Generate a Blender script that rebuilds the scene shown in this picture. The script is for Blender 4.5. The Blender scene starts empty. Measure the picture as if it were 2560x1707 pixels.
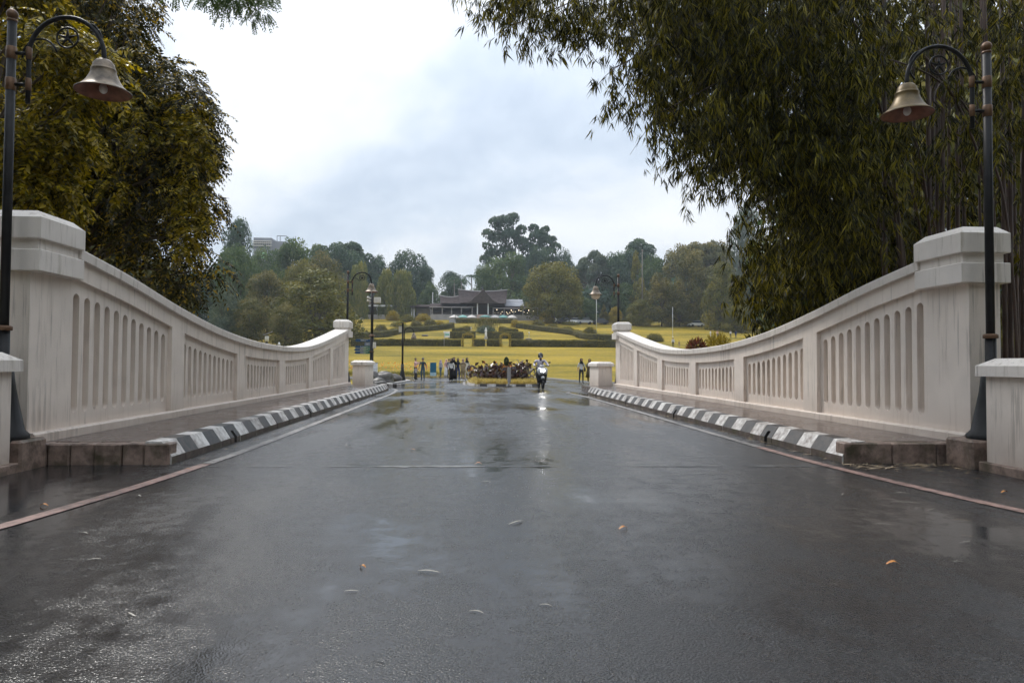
import bpy, bmesh, math, random
import numpy as np
from mathutils import Vector, Matrix

random.seed(7)
RNG = np.random.default_rng(7)
SC = bpy.context.scene
COL = SC.collection
PI = math.pi

# ------------------------------------------------------------------ camera
F_PX, YAW, PITCH, ROLL, CAM_H = 1801.0, 0.0576, 0.0300, 0.0058, 1.2   # focal length in pixels of a 2560 px wide picture
_fw = Vector((math.sin(YAW) * math.cos(PITCH), math.cos(YAW) * math.cos(PITCH), math.sin(PITCH)))
_rt = Vector((math.cos(YAW), -math.sin(YAW), 0))
_up = _rt.cross(_fw)
_rt2 = math.cos(ROLL) * _rt + math.sin(ROLL) * _up
_up2 = -math.sin(ROLL) * _rt + math.cos(ROLL) * _up
cam_d = bpy.data.cameras.new('camera')
cam = bpy.data.objects.new('camera', cam_d)
COL.objects.link(cam)
m = Matrix.Identity(4)
for i in range(3):
    m[i][0], m[i][1], m[i][2] = _rt2[i], _up2[i], -_fw[i]
m[2][3] = CAM_H
cam.matrix_world = m
cam_d.sensor_width = 36
cam_d.lens = 36 * F_PX / 2560
cam_d.clip_start, cam_d.clip_end = 0.05, 3000
SC.camera = cam

# ------------------------------------------------------------------ world, sun, exposure
SUN_EL, SUN_AZ = 50.0, -34.0          # degrees; azimuth from the road's far end, left is negative
world = bpy.data.worlds.new('World')
SC.world = world
world.use_nodes = True
nt = world.node_tree
for n in list(nt.nodes):
    nt.nodes.remove(n)


def N(tree, typ, **kw):
    n = tree.nodes.new(typ)
    for k, v in kw.items():
        if k.startswith('i_'):
            key = k[2:]
            key = int(key) if key.isdigit() else key.replace('_', ' ')
            n.inputs[key].default_value = v
        else:
            setattr(n, k, v)
    return n


def ramp(tree, stops, interp='LINEAR'):
    r = tree.nodes.new('ShaderNodeValToRGB')
    r.color_ramp.interpolation = interp
    els = r.color_ramp.elements
    while len(els) > 1:
        els.remove(els[-1])
    for i, (p, c) in enumerate(stops):
        e = els[0] if i == 0 else els.new(p)
        e.position = p
        e.color = (c[0], c[1], c[2], 1) if len(c) == 3 else c
    return r


out = N(nt, 'ShaderNodeOutputWorld')
bg = N(nt, 'ShaderNodeBackground', i_Strength=1.0)
sky = N(nt, 'ShaderNodeTexSky', sky_type='NISHITA', sun_disc=False)
sky.sun_elevation = math.radians(SUN_EL)
sky.sun_rotation = math.radians(SUN_AZ)
sky.air_density, sky.dust_density = 1.0, 2.0
tc = N(nt, 'ShaderNodeTexCoord')
sep = N(nt, 'ShaderNodeSeparateXYZ')
nt.links.new(tc.outputs['Generated'], sep.inputs[0])
addz = N(nt, 'ShaderNodeMath', operation='ADD', i_1=0.55)
absz = N(nt, 'ShaderNodeMath', operation='ABSOLUTE')
nt.links.new(sep.outputs['Z'], absz.inputs[0])
nt.links.new(absz.outputs[0], addz.inputs[0])
dx = N(nt, 'ShaderNodeMath', operation='DIVIDE')
dy = N(nt, 'ShaderNodeMath', operation='DIVIDE')
for d, s in ((dx, 'X'), (dy, 'Y')):
    nt.links.new(sep.outputs[s], d.inputs[0])
    nt.links.new(addz.outputs[0], d.inputs[1])
comb = N(nt, 'ShaderNodeCombineXYZ')
nt.links.new(dx.outputs[0], comb.inputs[0])
nt.links.new(dy.outputs[0], comb.inputs[1])
CLOUD_OFF = (29.05, 1.9, 0.0)
mp = N(nt, 'ShaderNodeMapping')
mp.inputs['Location'].default_value = CLOUD_OFF
nt.links.new(comb.outputs[0], mp.inputs[0])
nz = N(nt, 'ShaderNodeTexNoise', noise_dimensions='3D', i_Scale=2.1, i_Detail=8.0, i_Roughness=0.56, i_Distortion=0.25)
nt.links.new(mp.outputs[0], nz.inputs['Vector'])
cr = ramp(nt, [(0.32, (0.40, 0.475, 0.58)), (0.43, (0.53, 0.60, 0.69)), (0.53, (0.68, 0.72, 0.775)), (0.68, (0.81, 0.83, 0.85))])
nt.links.new(nz.outputs['Fac'], cr.inputs['Fac'])
sk2 = N(nt, 'ShaderNodeMixRGB', blend_type='MULTIPLY', i_Fac=1.0)
sk2.inputs['Color2'].default_value = (0.10, 0.10, 0.10, 1)
nt.links.new(sky.outputs[0], sk2.inputs['Color1'])
mixw = N(nt, 'ShaderNodeMixRGB', i_Fac=0.90)
nt.links.new(sk2.outputs[0], mixw.inputs['Color1'])
nt.links.new(cr.outputs[0], mixw.inputs['Color2'])
grad = N(nt, 'ShaderNodeMath', operation='MULTIPLY_ADD', i_1=0.75, i_2=0.74)
nt.links.new(absz.outputs[0], grad.inputs[0])
mulw = N(nt, 'ShaderNodeMixRGB', blend_type='MULTIPLY', i_Fac=1.0)
nt.links.new(mixw.outputs[0], mulw.inputs['Color1'])
nt.links.new(grad.outputs[0], mulw.inputs['Color2'])
nt.links.new(mulw.outputs[0], bg.inputs['Color'])
nt.links.new(bg.outputs[0], out.inputs['Surface'])

sun_d = bpy.data.lights.new('sun', 'SUN')
sun_d.energy = 1.5
sun_d.angle = math.radians(14)
sun_d.color = (1.0, 0.96, 0.90)
sun = bpy.data.objects.new('sun', sun_d)
COL.objects.link(sun)
_az, _el = math.radians(SUN_AZ), math.radians(SUN_EL)
_to = Vector((math.sin(_az) * math.cos(_el), math.cos(_az) * math.cos(_el), math.sin(_el)))
sun.rotation_euler = _to.to_track_quat('Z', 'Y').to_euler()
SC.view_settings.view_transform = 'Standard'
SC.view_settings.look = 'None'
SC.view_settings.exposure = 0.62
SC.view_settings.gamma = 1.0
SC.cycles.use_denoising = True
SC.cycles.max_bounces = 6
SC.cycles.diffuse_bounces = 3
SC.cycles.glossy_bounces = 3
SC.cycles.transmission_bounces = 3
SC.cycles.volume_bounces = 0
SC.cycles.transparent_max_bounces = 4
SC.cycles.sample_clamp_indirect = 6
SC.cycles.use_adaptive_sampling = True
SC.cycles.adaptive_threshold = 0.03

# ------------------------------------------------------------------ measuring helpers
K = 2560 / 2352.0


def ray(x, y):
    a, b = (x * K - 1280) / F_PX, (853.5 - y * K) / F_PX
    return _fw + a * _rt2 + b * _up2


def px(x, y, Y):
    r = ray(x, y)
    return Vector((0, 0, CAM_H)) + r * (Y / r.y)


PY = [-80, 31, 55, 72, 120, 145, 165, 190, 196, 215, 260, 320, 700]
PZ = [0, 0, -.14, -.14, 4.0, 6.2, 8.6, 11.9, 12.9, 13.1, 14.5, 18, 27]


def prof(Y):
    return float(np.interp(Y, PY, PZ))


def ter(x, y):
    r = ray(x, y)
    lo, hi = 5.0, 600.0
    f = lambda t: CAM_H + r.z / r.y * t - prof(t)
    t = lo
    while t < hi and f(t) > 0:
        t += 0.5
    a, b = t - 0.5, t
    for _ in range(20):
        c = (a + b) / 2
        if f(c) > 0:
            a = c
        else:
            b = c
    return Vector((r.x / r.y * a, a, prof(a)))


# ------------------------------------------------------------------ object helpers
def tag(o, label=None, cat=None, group=None, kind=None):
    if label: o['label'] = label
    if cat: o['category'] = cat
    if group: o['group'] = group
    if kind: o['kind'] = kind
    return o


def thing(name, loc=(0, 0, 0), rz=0.0, label=None, cat=None, group=None, kind=None):
    o = bpy.data.objects.new(name, None)
    o.empty_display_size = 0.2
    COL.objects.link(o)
    o.location = loc
    o.rotation_euler = (0, 0, rz)
    return tag(o, label, cat, group, kind)


def mesh_np(name, V, Fq, mat=None, parent=None, loc=None, smooth=False, n=4, tone=None):
    """many equal polygons at once (numpy)"""
    V = np.asarray(V, dtype=np.float32)
    Fq = np.asarray(Fq, dtype=np.int32)
    me = bpy.data.meshes.new(name)
    me.vertices.add(len(V))
    me.vertices.foreach_set('co', V.ravel())
    me.loops.add(Fq.size)
    me.loops.foreach_set('vertex_index', Fq.ravel())
    me.polygons.add(len(Fq))
    me.polygons.foreach_set('loop_start', np.arange(0, Fq.size, n, dtype=np.int32))
    me.polygons.foreach_set('loop_total', np.full(len(Fq), n, dtype=np.int32))
    if smooth:
        me.polygons.foreach_set('use_smooth', np.ones(len(Fq), dtype=bool))
    me.update(calc_edges=True)
    me.validate()
    if n == 4 and len(V) == 4 * len(Fq):
        if tone is None:
            c_ = V[::4]
            sp_ = np.maximum(np.ptp(c_, axis=0), 1e-3).max()
            f_ = 40.0 / sp_
            tone = 0.5 + 0.28 * np.sin(c_[:, 0] * f_ + 1.3) * np.sin(c_[:, 1] * f_ * .8 + .4) + 0.22 * np.sin(c_[:, 2] * f_ * 1.7 + c_[:, 0] * f_ * .6)
        at_ = me.attributes.new('tone', 'FLOAT', 'POINT')
        at_.data.foreach_set('value', np.repeat(np.asarray(tone, np.float32), 4))
    if mat: me.materials.append(mat)
    return link(name, me, parent, loc)


def link(name, me, parent=None, loc=None):
    o = bpy.data.objects.new(name, me)
    COL.objects.link(o)
    if parent is not None:
        o.parent = parent
    if loc is not None:
        o.location = loc
    return o


class MB:
    def __init__(s):
        s.v, s.f, s.mi, s.sm = [], [], [], []
        s.cur, s.smooth = 0, False

    def add(s, vs, fs, smooth=None):
        b = len(s.v)
        s.v += [tuple(p) for p in vs]
        for f in fs:
            s.f.append([b + i for i in f])
            s.mi.append(s.cur)
            s.sm.append(s.smooth if smooth is None else smooth)
        return s

    def box(s, x0, x1, y0, y1, z0, z1, ch=0.0):
        if x1 < x0: x0, x1 = x1, x0
        if y1 < y0: y0, y1 = y1, y0
        if ch <= 0:
            return s.add([(x0, y0, z0), (x1, y0, z0), (x1, y1, z0), (x0, y1, z0), (x0, y0, z1), (x1, y0, z1), (x1, y1, z1), (x0, y1, z1)],
                         [(0, 3, 2, 1), (4, 5, 6, 7), (0, 1, 5, 4), (1, 2, 6, 5), (2, 3, 7, 6), (3, 0, 4, 7)], False)
        bm = bmesh.new()
        bmesh.ops.create_cube(bm, size=1)
        for v in bm.verts:
            v.co = Vector(((x0 + x1) / 2 + v.co.x * (x1 - x0), (y0 + y1) / 2 + v.co.y * (y1 - y0), (z0 + z1) / 2 + v.co.z * (z1 - z0)))
        bmesh.ops.bevel(bm, geom=list(bm.edges), offset=ch, segments=1, affect='EDGES', profile=0.5)
        bm.verts.index_update()
        s.add([v.co[:] for v in bm.verts], [[v.index for v in f.verts] for f in bm.faces], False)
        bm.free()
        return s

    def tube(s, pts, rad, n=8, cap=True, closed=False):
        pts = [Vector(p) for p in pts]
        if not hasattr(rad, '__len__'): rad = [rad] * len(pts)
        vs, fs = [], []
        ref = None
        for i, p in enumerate(pts):
            a = pts[(i - 1) % len(pts)] if (closed or i > 0) else p
            b = pts[(i + 1) % len(pts)] if (closed or i < len(pts) - 1) else p
            t = (b - a)
            t = t.normalized() if t.length > 1e-9 else Vector((0, 0, 1))
            if ref is None:
                ref = t.orthogonal().normalized()
            ref = (ref - t * ref.dot(t))
            ref = ref.normalized() if ref.length > 1e-6 else t.orthogonal().normalized()
            bi = t.cross(ref)
            for k in range(n):
                a_ = 2 * PI * k / n
                vs.append(p + (ref * math.cos(a_) + bi * math.sin(a_)) * rad[i])
        m_ = len(pts)
        for i in range(m_ if closed else m_ - 1):
            j = (i + 1) % m_
            for k in range(n):
                k2 = (k + 1) % n
                fs.append((i * n + k, i * n + k2, j * n + k2, j * n + k))
        if cap and not closed:
            fs.append(tuple(range(n - 1, -1, -1)))
            fs.append(tuple((m_ - 1) * n + k for k in range(n)))
        return s.add(vs, fs, True)

    def lathe(s, prof_, n=16, c=(0, 0, 0), smooth=True, sx=1.0, sy=1.0):
        vs, fs = [], []
        for r, z in prof_:
            for k in range(n):
                a = 2 * PI * k / n
                vs.append((c[0] + r * sx * math.cos(a), c[1] + r * sy * math.sin(a), c[2] + z))
        for i in range(len(prof_) - 1):
            for k in range(n):
                k2 = (k + 1) % n
                fs.append((i * n + k, i * n + k2, (i + 1) * n + k2, (i + 1) * n + k))
        if prof_[0][0] > 1e-4: fs.append(tuple(range(n - 1, -1, -1)))
        if prof_[-1][0] > 1e-4: fs.append(tuple((len(prof_) - 1) * n + k for k in range(n)))
        return s.add(vs, fs, smooth)

    def ball(s, c, r, n=12, m_=8, sz=1.0, sx=1.0, sy=1.0):
        p = [(max(1e-5, r * math.sin(PI * i / m_)), -r * sz * math.cos(PI * i / m_)) for i in range(m_ + 1)]
        return s.lathe(p, n, c, True, sx, sy)

    def prism(s, poly, axis, a, b):
        """poly in the two other axes, extruded from a to b along axis 0/1/2"""
        n = len(poly)
        def mk(p, t):
            q = list(p)
            q.insert(axis, t)
            return tuple(q)
        vs = [mk(p, a) for p in poly] + [mk(p, b) for p in poly]
        fs = [tuple(range(n)), tuple(range(2 * n - 1, n - 1, -1))]
        fs += [(i, n + i, n + (i + 1) % n, (i + 1) % n) for i in range(n)]
        return s.add(vs, fs, False)

    def build(s, name, mats, parent=None, loc=None, fix=True):
        me = bpy.data.meshes.new(name)
        me.from_pydata(s.v, [], s.f)
        if not isinstance(mats, (list, tuple)): mats = [mats]
        for q in mats: me.materials.append(q)
        me.polygons.foreach_set('material_index', s.mi)
        me.polygons.foreach_set('use_smooth', s.sm)
        if fix and len(s.f) < 20000:
            bm = bmesh.new()
            bm.from_mesh(me)
            bmesh.ops.recalc_face_normals(bm, faces=bm.faces)
            bm.to_mesh(me)
            bm.free()
        me.update()
        return link(name, me, parent, loc)


def wl(parent):
    """location of a child whose vertices are in world coordinates"""
    return -Vector(parent.location)


def dup(root, loc, rz, label=None, scale=None, group=None):
    r = root.copy()
    COL.objects.link(r)
    r.location = loc
    r.rotation_euler = (0, 0, rz)
    if scale is not None: r.scale = scale
    if label: r['label'] = label
    if group: r['group'] = group
    for ch in list(root.children):
        c = ch.copy()
        COL.objects.link(c)
        c.parent = r
        for g in ch.children:
            d = g.copy()
            COL.objects.link(d)
            d.parent = c
    return r


# ------------------------------------------------------------------ materials
def newmat(name):
    mt = bpy.data.materials.new(name)
    mt.use_nodes = True
    t = mt.node_tree
    return mt, t, t.nodes['Principled BSDF']


def simple(name, c, rough=0.6, metal=0.0, var=0.12, scale=6.0, bump=0.0, bscale=40.0, spec=0.5):
    mt, t, b = newmat(name)
    b.inputs['Roughness'].default_value = rough
    b.inputs['Metallic'].default_value = metal
    b.inputs['Specular IOR Level'].default_value = spec
    tcn = N(t, 'ShaderNodeTexCoord')
    nz_ = N(t, 'ShaderNodeTexNoise', i_Scale=scale, i_Detail=4.0)
    t.links.new(tcn.outputs['Object'], nz_.inputs['Vector'])
    lo = tuple(max(0, q * (1 - var)) for q in c)
    hi = tuple(min(1, q * (1 + var)) for q in c)
    r = ramp(t, [(0.3, lo), (0.7, hi)])
    t.links.new(nz_.outputs['Fac'], r.inputs['Fac'])
    t.links.new(r.outputs[0], b.inputs['Base Color'])
    if bump > 0:
        n2 = N(t, 'ShaderNodeTexNoise', i_Scale=bscale, i_Detail=3.0)
        t.links.new(tcn.outputs['Object'], n2.inputs['Vector'])
        bp = N(t, 'ShaderNodeBump', i_Strength=bump, i_Distance=0.02)
        t.links.new(n2.outputs['Fac'], bp.inputs['Height'])
        t.links.new(bp.outputs[0], b.inputs['Normal'])
    return mt


def emis(name, c, s):
    mt, t, b = newmat(name)
    b.inputs['Base Color'].default_value = (*c, 1)
    b.inputs['Emission Color'].default_value = (*c, 1)
    b.inputs['Emission Strength'].default_value = s
    return mt


def leafmat(name, stops, rough=0.45, transl=0.35, spec=0.5, tone=False):
    """leaf colour differs from leaf to leaf; crown tone also paints lighter lobe tops"""
    mt, t, b = newmat(name)
    g = N(t, 'ShaderNodeNewGeometry')
    r = ramp(t, stops)
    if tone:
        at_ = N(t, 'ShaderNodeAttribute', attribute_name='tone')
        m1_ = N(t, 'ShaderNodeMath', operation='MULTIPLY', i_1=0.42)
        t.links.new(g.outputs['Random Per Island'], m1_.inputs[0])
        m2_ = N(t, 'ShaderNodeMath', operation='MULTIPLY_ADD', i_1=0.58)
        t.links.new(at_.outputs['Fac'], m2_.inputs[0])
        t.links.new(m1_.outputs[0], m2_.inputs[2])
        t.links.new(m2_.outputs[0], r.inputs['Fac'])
    else:
        t.links.new(g.outputs['Random Per Island'], r.inputs['Fac'])
    t.links.new(r.outputs[0], b.inputs['Base Color'])
    b.inputs['Roughness'].default_value = rough
    b.inputs['Specular IOR Level'].default_value = spec
    tr = N(t, 'ShaderNodeBsdfTranslucent')
    br = N(t, 'ShaderNodeMixRGB', blend_type='MULTIPLY', i_Fac=1.0)
    br.inputs['Color2'].default_value = (1.5, 1.35, 0.7, 1)
    t.links.new(r.outputs[0], br.inputs['Color1'])
    t.links.new(br.outputs[0], tr.inputs['Color'])
    mx = N(t, 'ShaderNodeMixShader', i_0=transl)
    t.links.new(b.outputs[0], mx.inputs[1])
    t.links.new(tr.outputs[0], mx.inputs[2])
    t.links.new(mx.outputs[0], t.nodes['Material Output'].inputs['Surface'])
    return mt


M = {}


def mat_asphalt():
    mt, t, b = newmat('wet_asphalt')
    L = t.links.new
    tcn = N(t, 'ShaderNodeTexCoord')
    big = N(t, 'ShaderNodeTexNoise', i_Scale=0.32, i_Detail=5.0, i_Roughness=0.55, i_Distortion=0.6)
    mpb = N(t, 'ShaderNodeMapping')
    mpb.inputs['Scale'].default_value = (1.0, 0.45, 1.0)
    L(tcn.outputs['Object'], mpb.inputs[0])
    L(mpb.outputs[0], big.inputs['Vector'])
    fine = N(t, 'ShaderNodeTexNoise', i_Scale=90.0, i_Detail=2.0, i_Roughness=0.6)
    L(tcn.outputs['Object'], fine.inputs['Vector'])
    vor = N(t, 'ShaderNodeTexVoronoi', i_Scale=85.0)
    L(tcn.outputs['Object'], vor.inputs['Vector'])
    mid = N(t, 'ShaderNodeTexNoise', i_Scale=5.0, i_Detail=6.0, i_Roughness=0.65)
    L(tcn.outputs['Object'], mid.inputs['Vector'])
    # colour: dark stone and bitumen with brownish patches
    c1 = ramp(t, [(0.34, (0.005, 0.005, 0.0055)), (0.66, (0.036, 0.036, 0.038))])
    L(fine.outputs['Fac'], c1.inputs['Fac'])
    c2 = ramp(t, [(0.45, (0, 0, 0)), (0.72, (0.4, 0.4, 0.4))])
    L(mid.outputs['Fac'], c2.inputs['Fac'])
    mixc = N(t, 'ShaderNodeMixRGB')
    mixc.inputs['Color2'].default_value = (0.034, 0.028, 0.027, 1)
    L(c2.outputs[0], mixc.inputs['Fac'])
    L(c1.outputs[0], mixc.inputs['Color1'])
    L(mixc.outputs[0], b.inputs['Base Color'])
    spk = ramp(t, [(0.0, (0.12, 0.12, 0.12)), (0.14, (0.02, 0.02, 0.021)), (0.26, (0, 0, 0))])
    L(vor.outputs['Distance'], spk.inputs['Fac'])
    addc = N(t, 'ShaderNodeMixRGB', blend_type='ADD', i_Fac=0.6)
    L(mixc.outputs[0], addc.inputs['Color1'])
    L(spk.outputs[0], addc.inputs['Color2'])
    L(addc.outputs[0], b.inputs['Base Color'])
    trk = N(t, 'ShaderNodeTexNoise', i_Scale=1.0, i_Detail=4.0, i_Roughness=0.6)
    mpt = N(t, 'ShaderNodeMapping')
    mpt.inputs['Scale'].default_value = (1.1, 0.10, 1.0)
    L(tcn.outputs['Object'], mpt.inputs[0])
    L(mpt.outputs[0], trk.inputs['Vector'])
    # wetness: standing film here, only damp stone there
    wet = ramp(t, [(0.38, (0.30, 0.30, 0.30)), (0.49, (0.19, 0.19, 0.19)), (0.58, (0.06, 0.06, 0.06))])
    addm = N(t, 'ShaderNodeMath', operation='MULTIPLY_ADD', i_1=0.30, i_2=-0.15)
    L(mid.outputs['Fac'], addm.inputs[0])
    wf = N(t, 'ShaderNodeMath', operation='ADD')
    L(addm.outputs[0], wf.inputs[0])
    tr2 = N(t, 'ShaderNodeMath', operation='MULTIPLY_ADD', i_1=0.45, i_2=-0.225)
    L(trk.outputs['Fac'], tr2.inputs[0])
    tr3 = N(t, 'ShaderNodeMath', operation='ADD')
    L(tr2.outputs[0], tr3.inputs[0])
    L(big.outputs['Fac'], tr3.inputs[1])
    L(tr3.outputs[0], wf.inputs[1])
    L(wf.outputs[0], wet.inputs['Fac'])
    gr = N(t, 'ShaderNodeMath', operation='MULTIPLY_ADD', i_1=0.22, i_2=-0.08)
    L(vor.outputs['Distance'], gr.inputs[0])
    rg = N(t, 'ShaderNodeMath', operation='ADD')
    L(gr.outputs[0], rg.inputs[0])
    L(wet.outputs[0], rg.inputs[1])
    L(rg.outputs[0], b.inputs['Roughness'])
    bs = ramp(t, [(0.42, (1, 1, 1)), (0.52, (0.6, 0.6, 0.6)), (0.60, (0.07, 0.07, 0.07))])
    L(wf.outputs[0], bs.inputs['Fac'])
    hgt = N(t, 'ShaderNodeMath', operation='MULTIPLY_ADD', i_1=-0.8)
    L(vor.outputs['Distance'], hgt.inputs[0])
    L(fine.outputs['Fac'], hgt.inputs[2])
    bp = N(t, 'ShaderNodeBump', i_Distance=0.005)
    mul = N(t, 'ShaderNodeMath', operation='MULTIPLY', i_1=0.66)
    L(bs.outputs[0], mul.inputs[0])
    L(mul.outputs[0], bp.inputs['Strength'])
    L(hgt.outputs[0], bp.inputs['Height'])
    L(bp.outputs[0], b.inputs['Normal'])
    b.inputs['Specular IOR Level'].default_value = 0.55
    return mt


def mat_plaster(name, c, stain=(0.36, 0.27, 0.22), amount=0.78, zlow=0.75):
    """painted plaster: rain streaks, rising damp at the foot, grime specks"""
    mt, t, b = newmat(name)
    L = t.links.new
    g = N(t, 'ShaderNodeNewGeometry')
    sp = N(t, 'ShaderNodeSeparateXYZ')
    L(g.outputs['Position'], sp.inputs[0])
    mpn = N(t, 'ShaderNodeMapping')
    mpn.inputs['Scale'].default_value = (6.0, 6.0, 0.55)
    L(g.outputs['Position'], mpn.inputs[0])
    streak = N(t, 'ShaderNodeTexNoise', i_Scale=1.6, i_Detail=6.0, i_Roughness=0.65)
    L(mpn.outputs[0], streak.inputs['Vector'])
    blot = N(t, 'ShaderNodeTexNoise', i_Scale=2.2, i_Detail=7.0, i_Roughness=0.6)
    L(g.outputs['Position'], blot.inputs['Vector'])
    base = ramp(t, [(0.3, tuple(q * 0.88 for q in c)), (0.7, c)])
    L(blot.outputs['Fac'], base.inputs['Fac'])
    sr = ramp(t, [(0.54, (0, 0, 0)), (0.72, (1, 1, 1))])
    L(streak.outputs['Fac'], sr.inputs['Fac'])
    s1 = N(t, 'ShaderNodeMath', operation='MULTIPLY', i_1=amount * 0.55)
    L(sr.outputs[0], s1.inputs[0])
    m1 = N(t, 'ShaderNodeMixRGB')
    m1.inputs['Color2'].default_value = (stain[0] * 1.1, stain[1] * 1.15, stain[2] * 1.1, 1)
    L(s1.outputs[0], m1.inputs['Fac'])
    L(base.outputs[0], m1.inputs['Color1'])
    mpd = N(t, 'ShaderNodeMapping')
    mpd.inputs['Scale'].default_value = (16.0, 16.0, 0.8)
    mpd.inputs['Location'].default_value = (5.0, 2.0, 1.0)
    L(g.outputs['Position'], mpd.inputs[0])
    drip = N(t, 'ShaderNodeTexNoise', i_Scale=1.1, i_Detail=4.0, i_Roughness=0.6)
    L(mpd.outputs[0], drip.inputs['Vector'])
    big_ = N(t, 'ShaderNodeTexNoise', i_Scale=0.9, i_Detail=3.0)
    L(g.outputs['Position'], big_.inputs['Vector'])
    dsum = N(t, 'ShaderNodeMath', operation='MULTIPLY_ADD', i_1=0.6)
    L(big_.outputs['Fac'], dsum.inputs[0])
    L(drip.outputs['Fac'], dsum.inputs[2])
    dr_ = ramp(t, [(0.91, (0, 0, 0)), (1.03, (0.38, 0.38, 0.38))])
    L(dsum.outputs[0], dr_.inputs['Fac'])
    m0 = N(t, 'ShaderNodeMixRGB')
    m0.inputs['Color2'].default_value = (0.17, 0.14, 0.115, 1)
    L(dr_.outputs[0], m0.inputs['Fac'])
    L(m1.outputs[0], m0.inputs['Color1'])
    m1 = m0
    # rising damp with a ragged upper edge
    mr = N(t, 'ShaderNodeMapRange')
    mr.inputs['From Min'].default_value = 0.10
    mr.inputs['From Max'].default_value = zlow
    mr.inputs['To Min'].default_value = 1.0
    mr.inputs['To Max'].default_value = 0.0
    L(sp.outputs['Z'], mr.inputs['Value'])
    dm = N(t, 'ShaderNodeMath', operation='MULTIPLY')
    rr = ramp(t, [(0.25, (0.25, 0.25, 0.25)), (0.7, (1, 1, 1))])
    L(blot.outputs['Fac'], rr.inputs['Fac'])
    L(mr.outputs[0], dm.inputs[0])
    L(rr.outputs[0], dm.inputs[1])
    d2 = N(t, 'ShaderNodeMath', operation='MULTIPLY', i_1=amount)
    L(dm.outputs[0], d2.inputs[0])
    m2 = N(t, 'ShaderNodeMixRGB')
    m2.inputs['Color2'].default_value = (*stain, 1)
    L(d2.outputs[0], m2.inputs['Fac'])
    L(m1.outputs[0], m2.inputs['Color1'])
    L(m2.outputs[0], b.inputs['Base Color'])
    b.inputs['Roughness'].default_value = 0.5
    n3 = N(t, 'ShaderNodeTexNoise', i_Scale=55.0, i_Detail=4.0)
    L(g.outputs['Position'], n3.inputs['Vector'])
    bp = N(t, 'ShaderNodeBump', i_Strength=0.18, i_Distance=0.012)
    L(n3.outputs['Fac'], bp.inputs['Height'])
    L(bp.outputs[0], b.inputs['Normal'])
    return mt


def mat_pave():
    mt, t, b = newmat('wet_ribbed_paving')
    L = t.links.new
    g = N(t, 'ShaderNodeNewGeometry')
    n1 = N(t, 'ShaderNodeTexNoise', i_Scale=1.4, i_Detail=6.0, i_Roughness=0.6)
    L(g.outputs['Position'], n1.inputs['Vector'])
    r1 = ramp(t, [(0.3, (0.075, 0.058, 0.052)), (0.7, (0.15, 0.115, 0.10))])
    L(n1.outputs['Fac'], r1.inputs['Fac'])
    L(r1.outputs[0], b.inputs['Base Color'])
    wv = N(t, 'ShaderNodeTexWave', wave_type='BANDS', bands_direction='Y', i_Scale=7.0, i_Distortion=1.2, i_Detail=2.0)
    L(g.outputs['Position'], wv.inputs['Vector'])
    r2 = ramp(t, [(0.35, (0.09, 0.09, 0.09)), (0.65, (0.32, 0.32, 0.32))])
    L(n1.outputs['Fac'], r2.inputs['Fac'])
    L(r2.outputs[0], b.inputs['Roughness'])
    bp = N(t, 'ShaderNodeBump', i_Strength=0.16, i_Distance=0.01)
    L(wv.outputs['Fac'], bp.inputs['Height'])
    L(bp.outputs[0], b.inputs['Normal'])
    return mt


def mat_lawn():
    mt, t, b = newmat('yellowed_lawn')
    L = t.links.new
    g = N(t, 'ShaderNodeNewGeometry')
    n1 = N(t, 'ShaderNodeTexNoise', i_Scale=0.09, i_Detail=8.0, i_Roughness=0.62)
    mpn = N(t, 'ShaderNodeMapping')
    mpn.inputs['Scale'].default_value = (0.6, 1.6, 1.0)
    L(g.outputs['Position'], mpn.inputs[0])
    L(mpn.outputs[0], n1.inputs['Vector'])
    n2 = N(t, 'ShaderNodeTexNoise', i_Scale=3.0, i_Detail=6.0, i_Roughness=0.7)
    L(g.outputs['Position'], n2.inputs['Vector'])
    r1 = ramp(t, [(0.36, (0.14, 0.122, 0.016)), (0.48, (0.27, 0.20, 0.022)), (0.62, (0.40, 0.28, 0.034))])
    L(n1.outputs['Fac'], r1.inputs['Fac'])
    r2 = ramp(t, [(0.3, (0.5, 0.56, 0.55)), (0.7, (1.2, 1.16, 1.08))])
    L(n2.outputs['Fac'], r2.inputs['Fac'])
    mx = N(t, 'ShaderNodeMixRGB', blend_type='MULTIPLY', i_Fac=1.0)
    L(r1.outputs[0], mx.inputs['Color1'])
    L(r2.outputs[0], mx.inputs['Color2'])
    L(mx.outputs[0], b.inputs['Base Color'])
    b.inputs['Roughness'].default_value = 0.9
    b.inputs['Specular IOR Level'].default_value = 0.15
    bp = N(t, 'ShaderNodeBump', i_Strength=0.7, i_Distance=0.05)
    n3 = N(t, 'ShaderNodeTexNoise', i_Scale=14.0, i_Detail=4.0)
    L(g.outputs['Position'], n3.inputs['Vector'])
    L(n3.outputs['Fac'], bp.inputs['Height'])
    L(bp.outputs[0], b.inputs['Normal'])
    return mt


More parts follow.
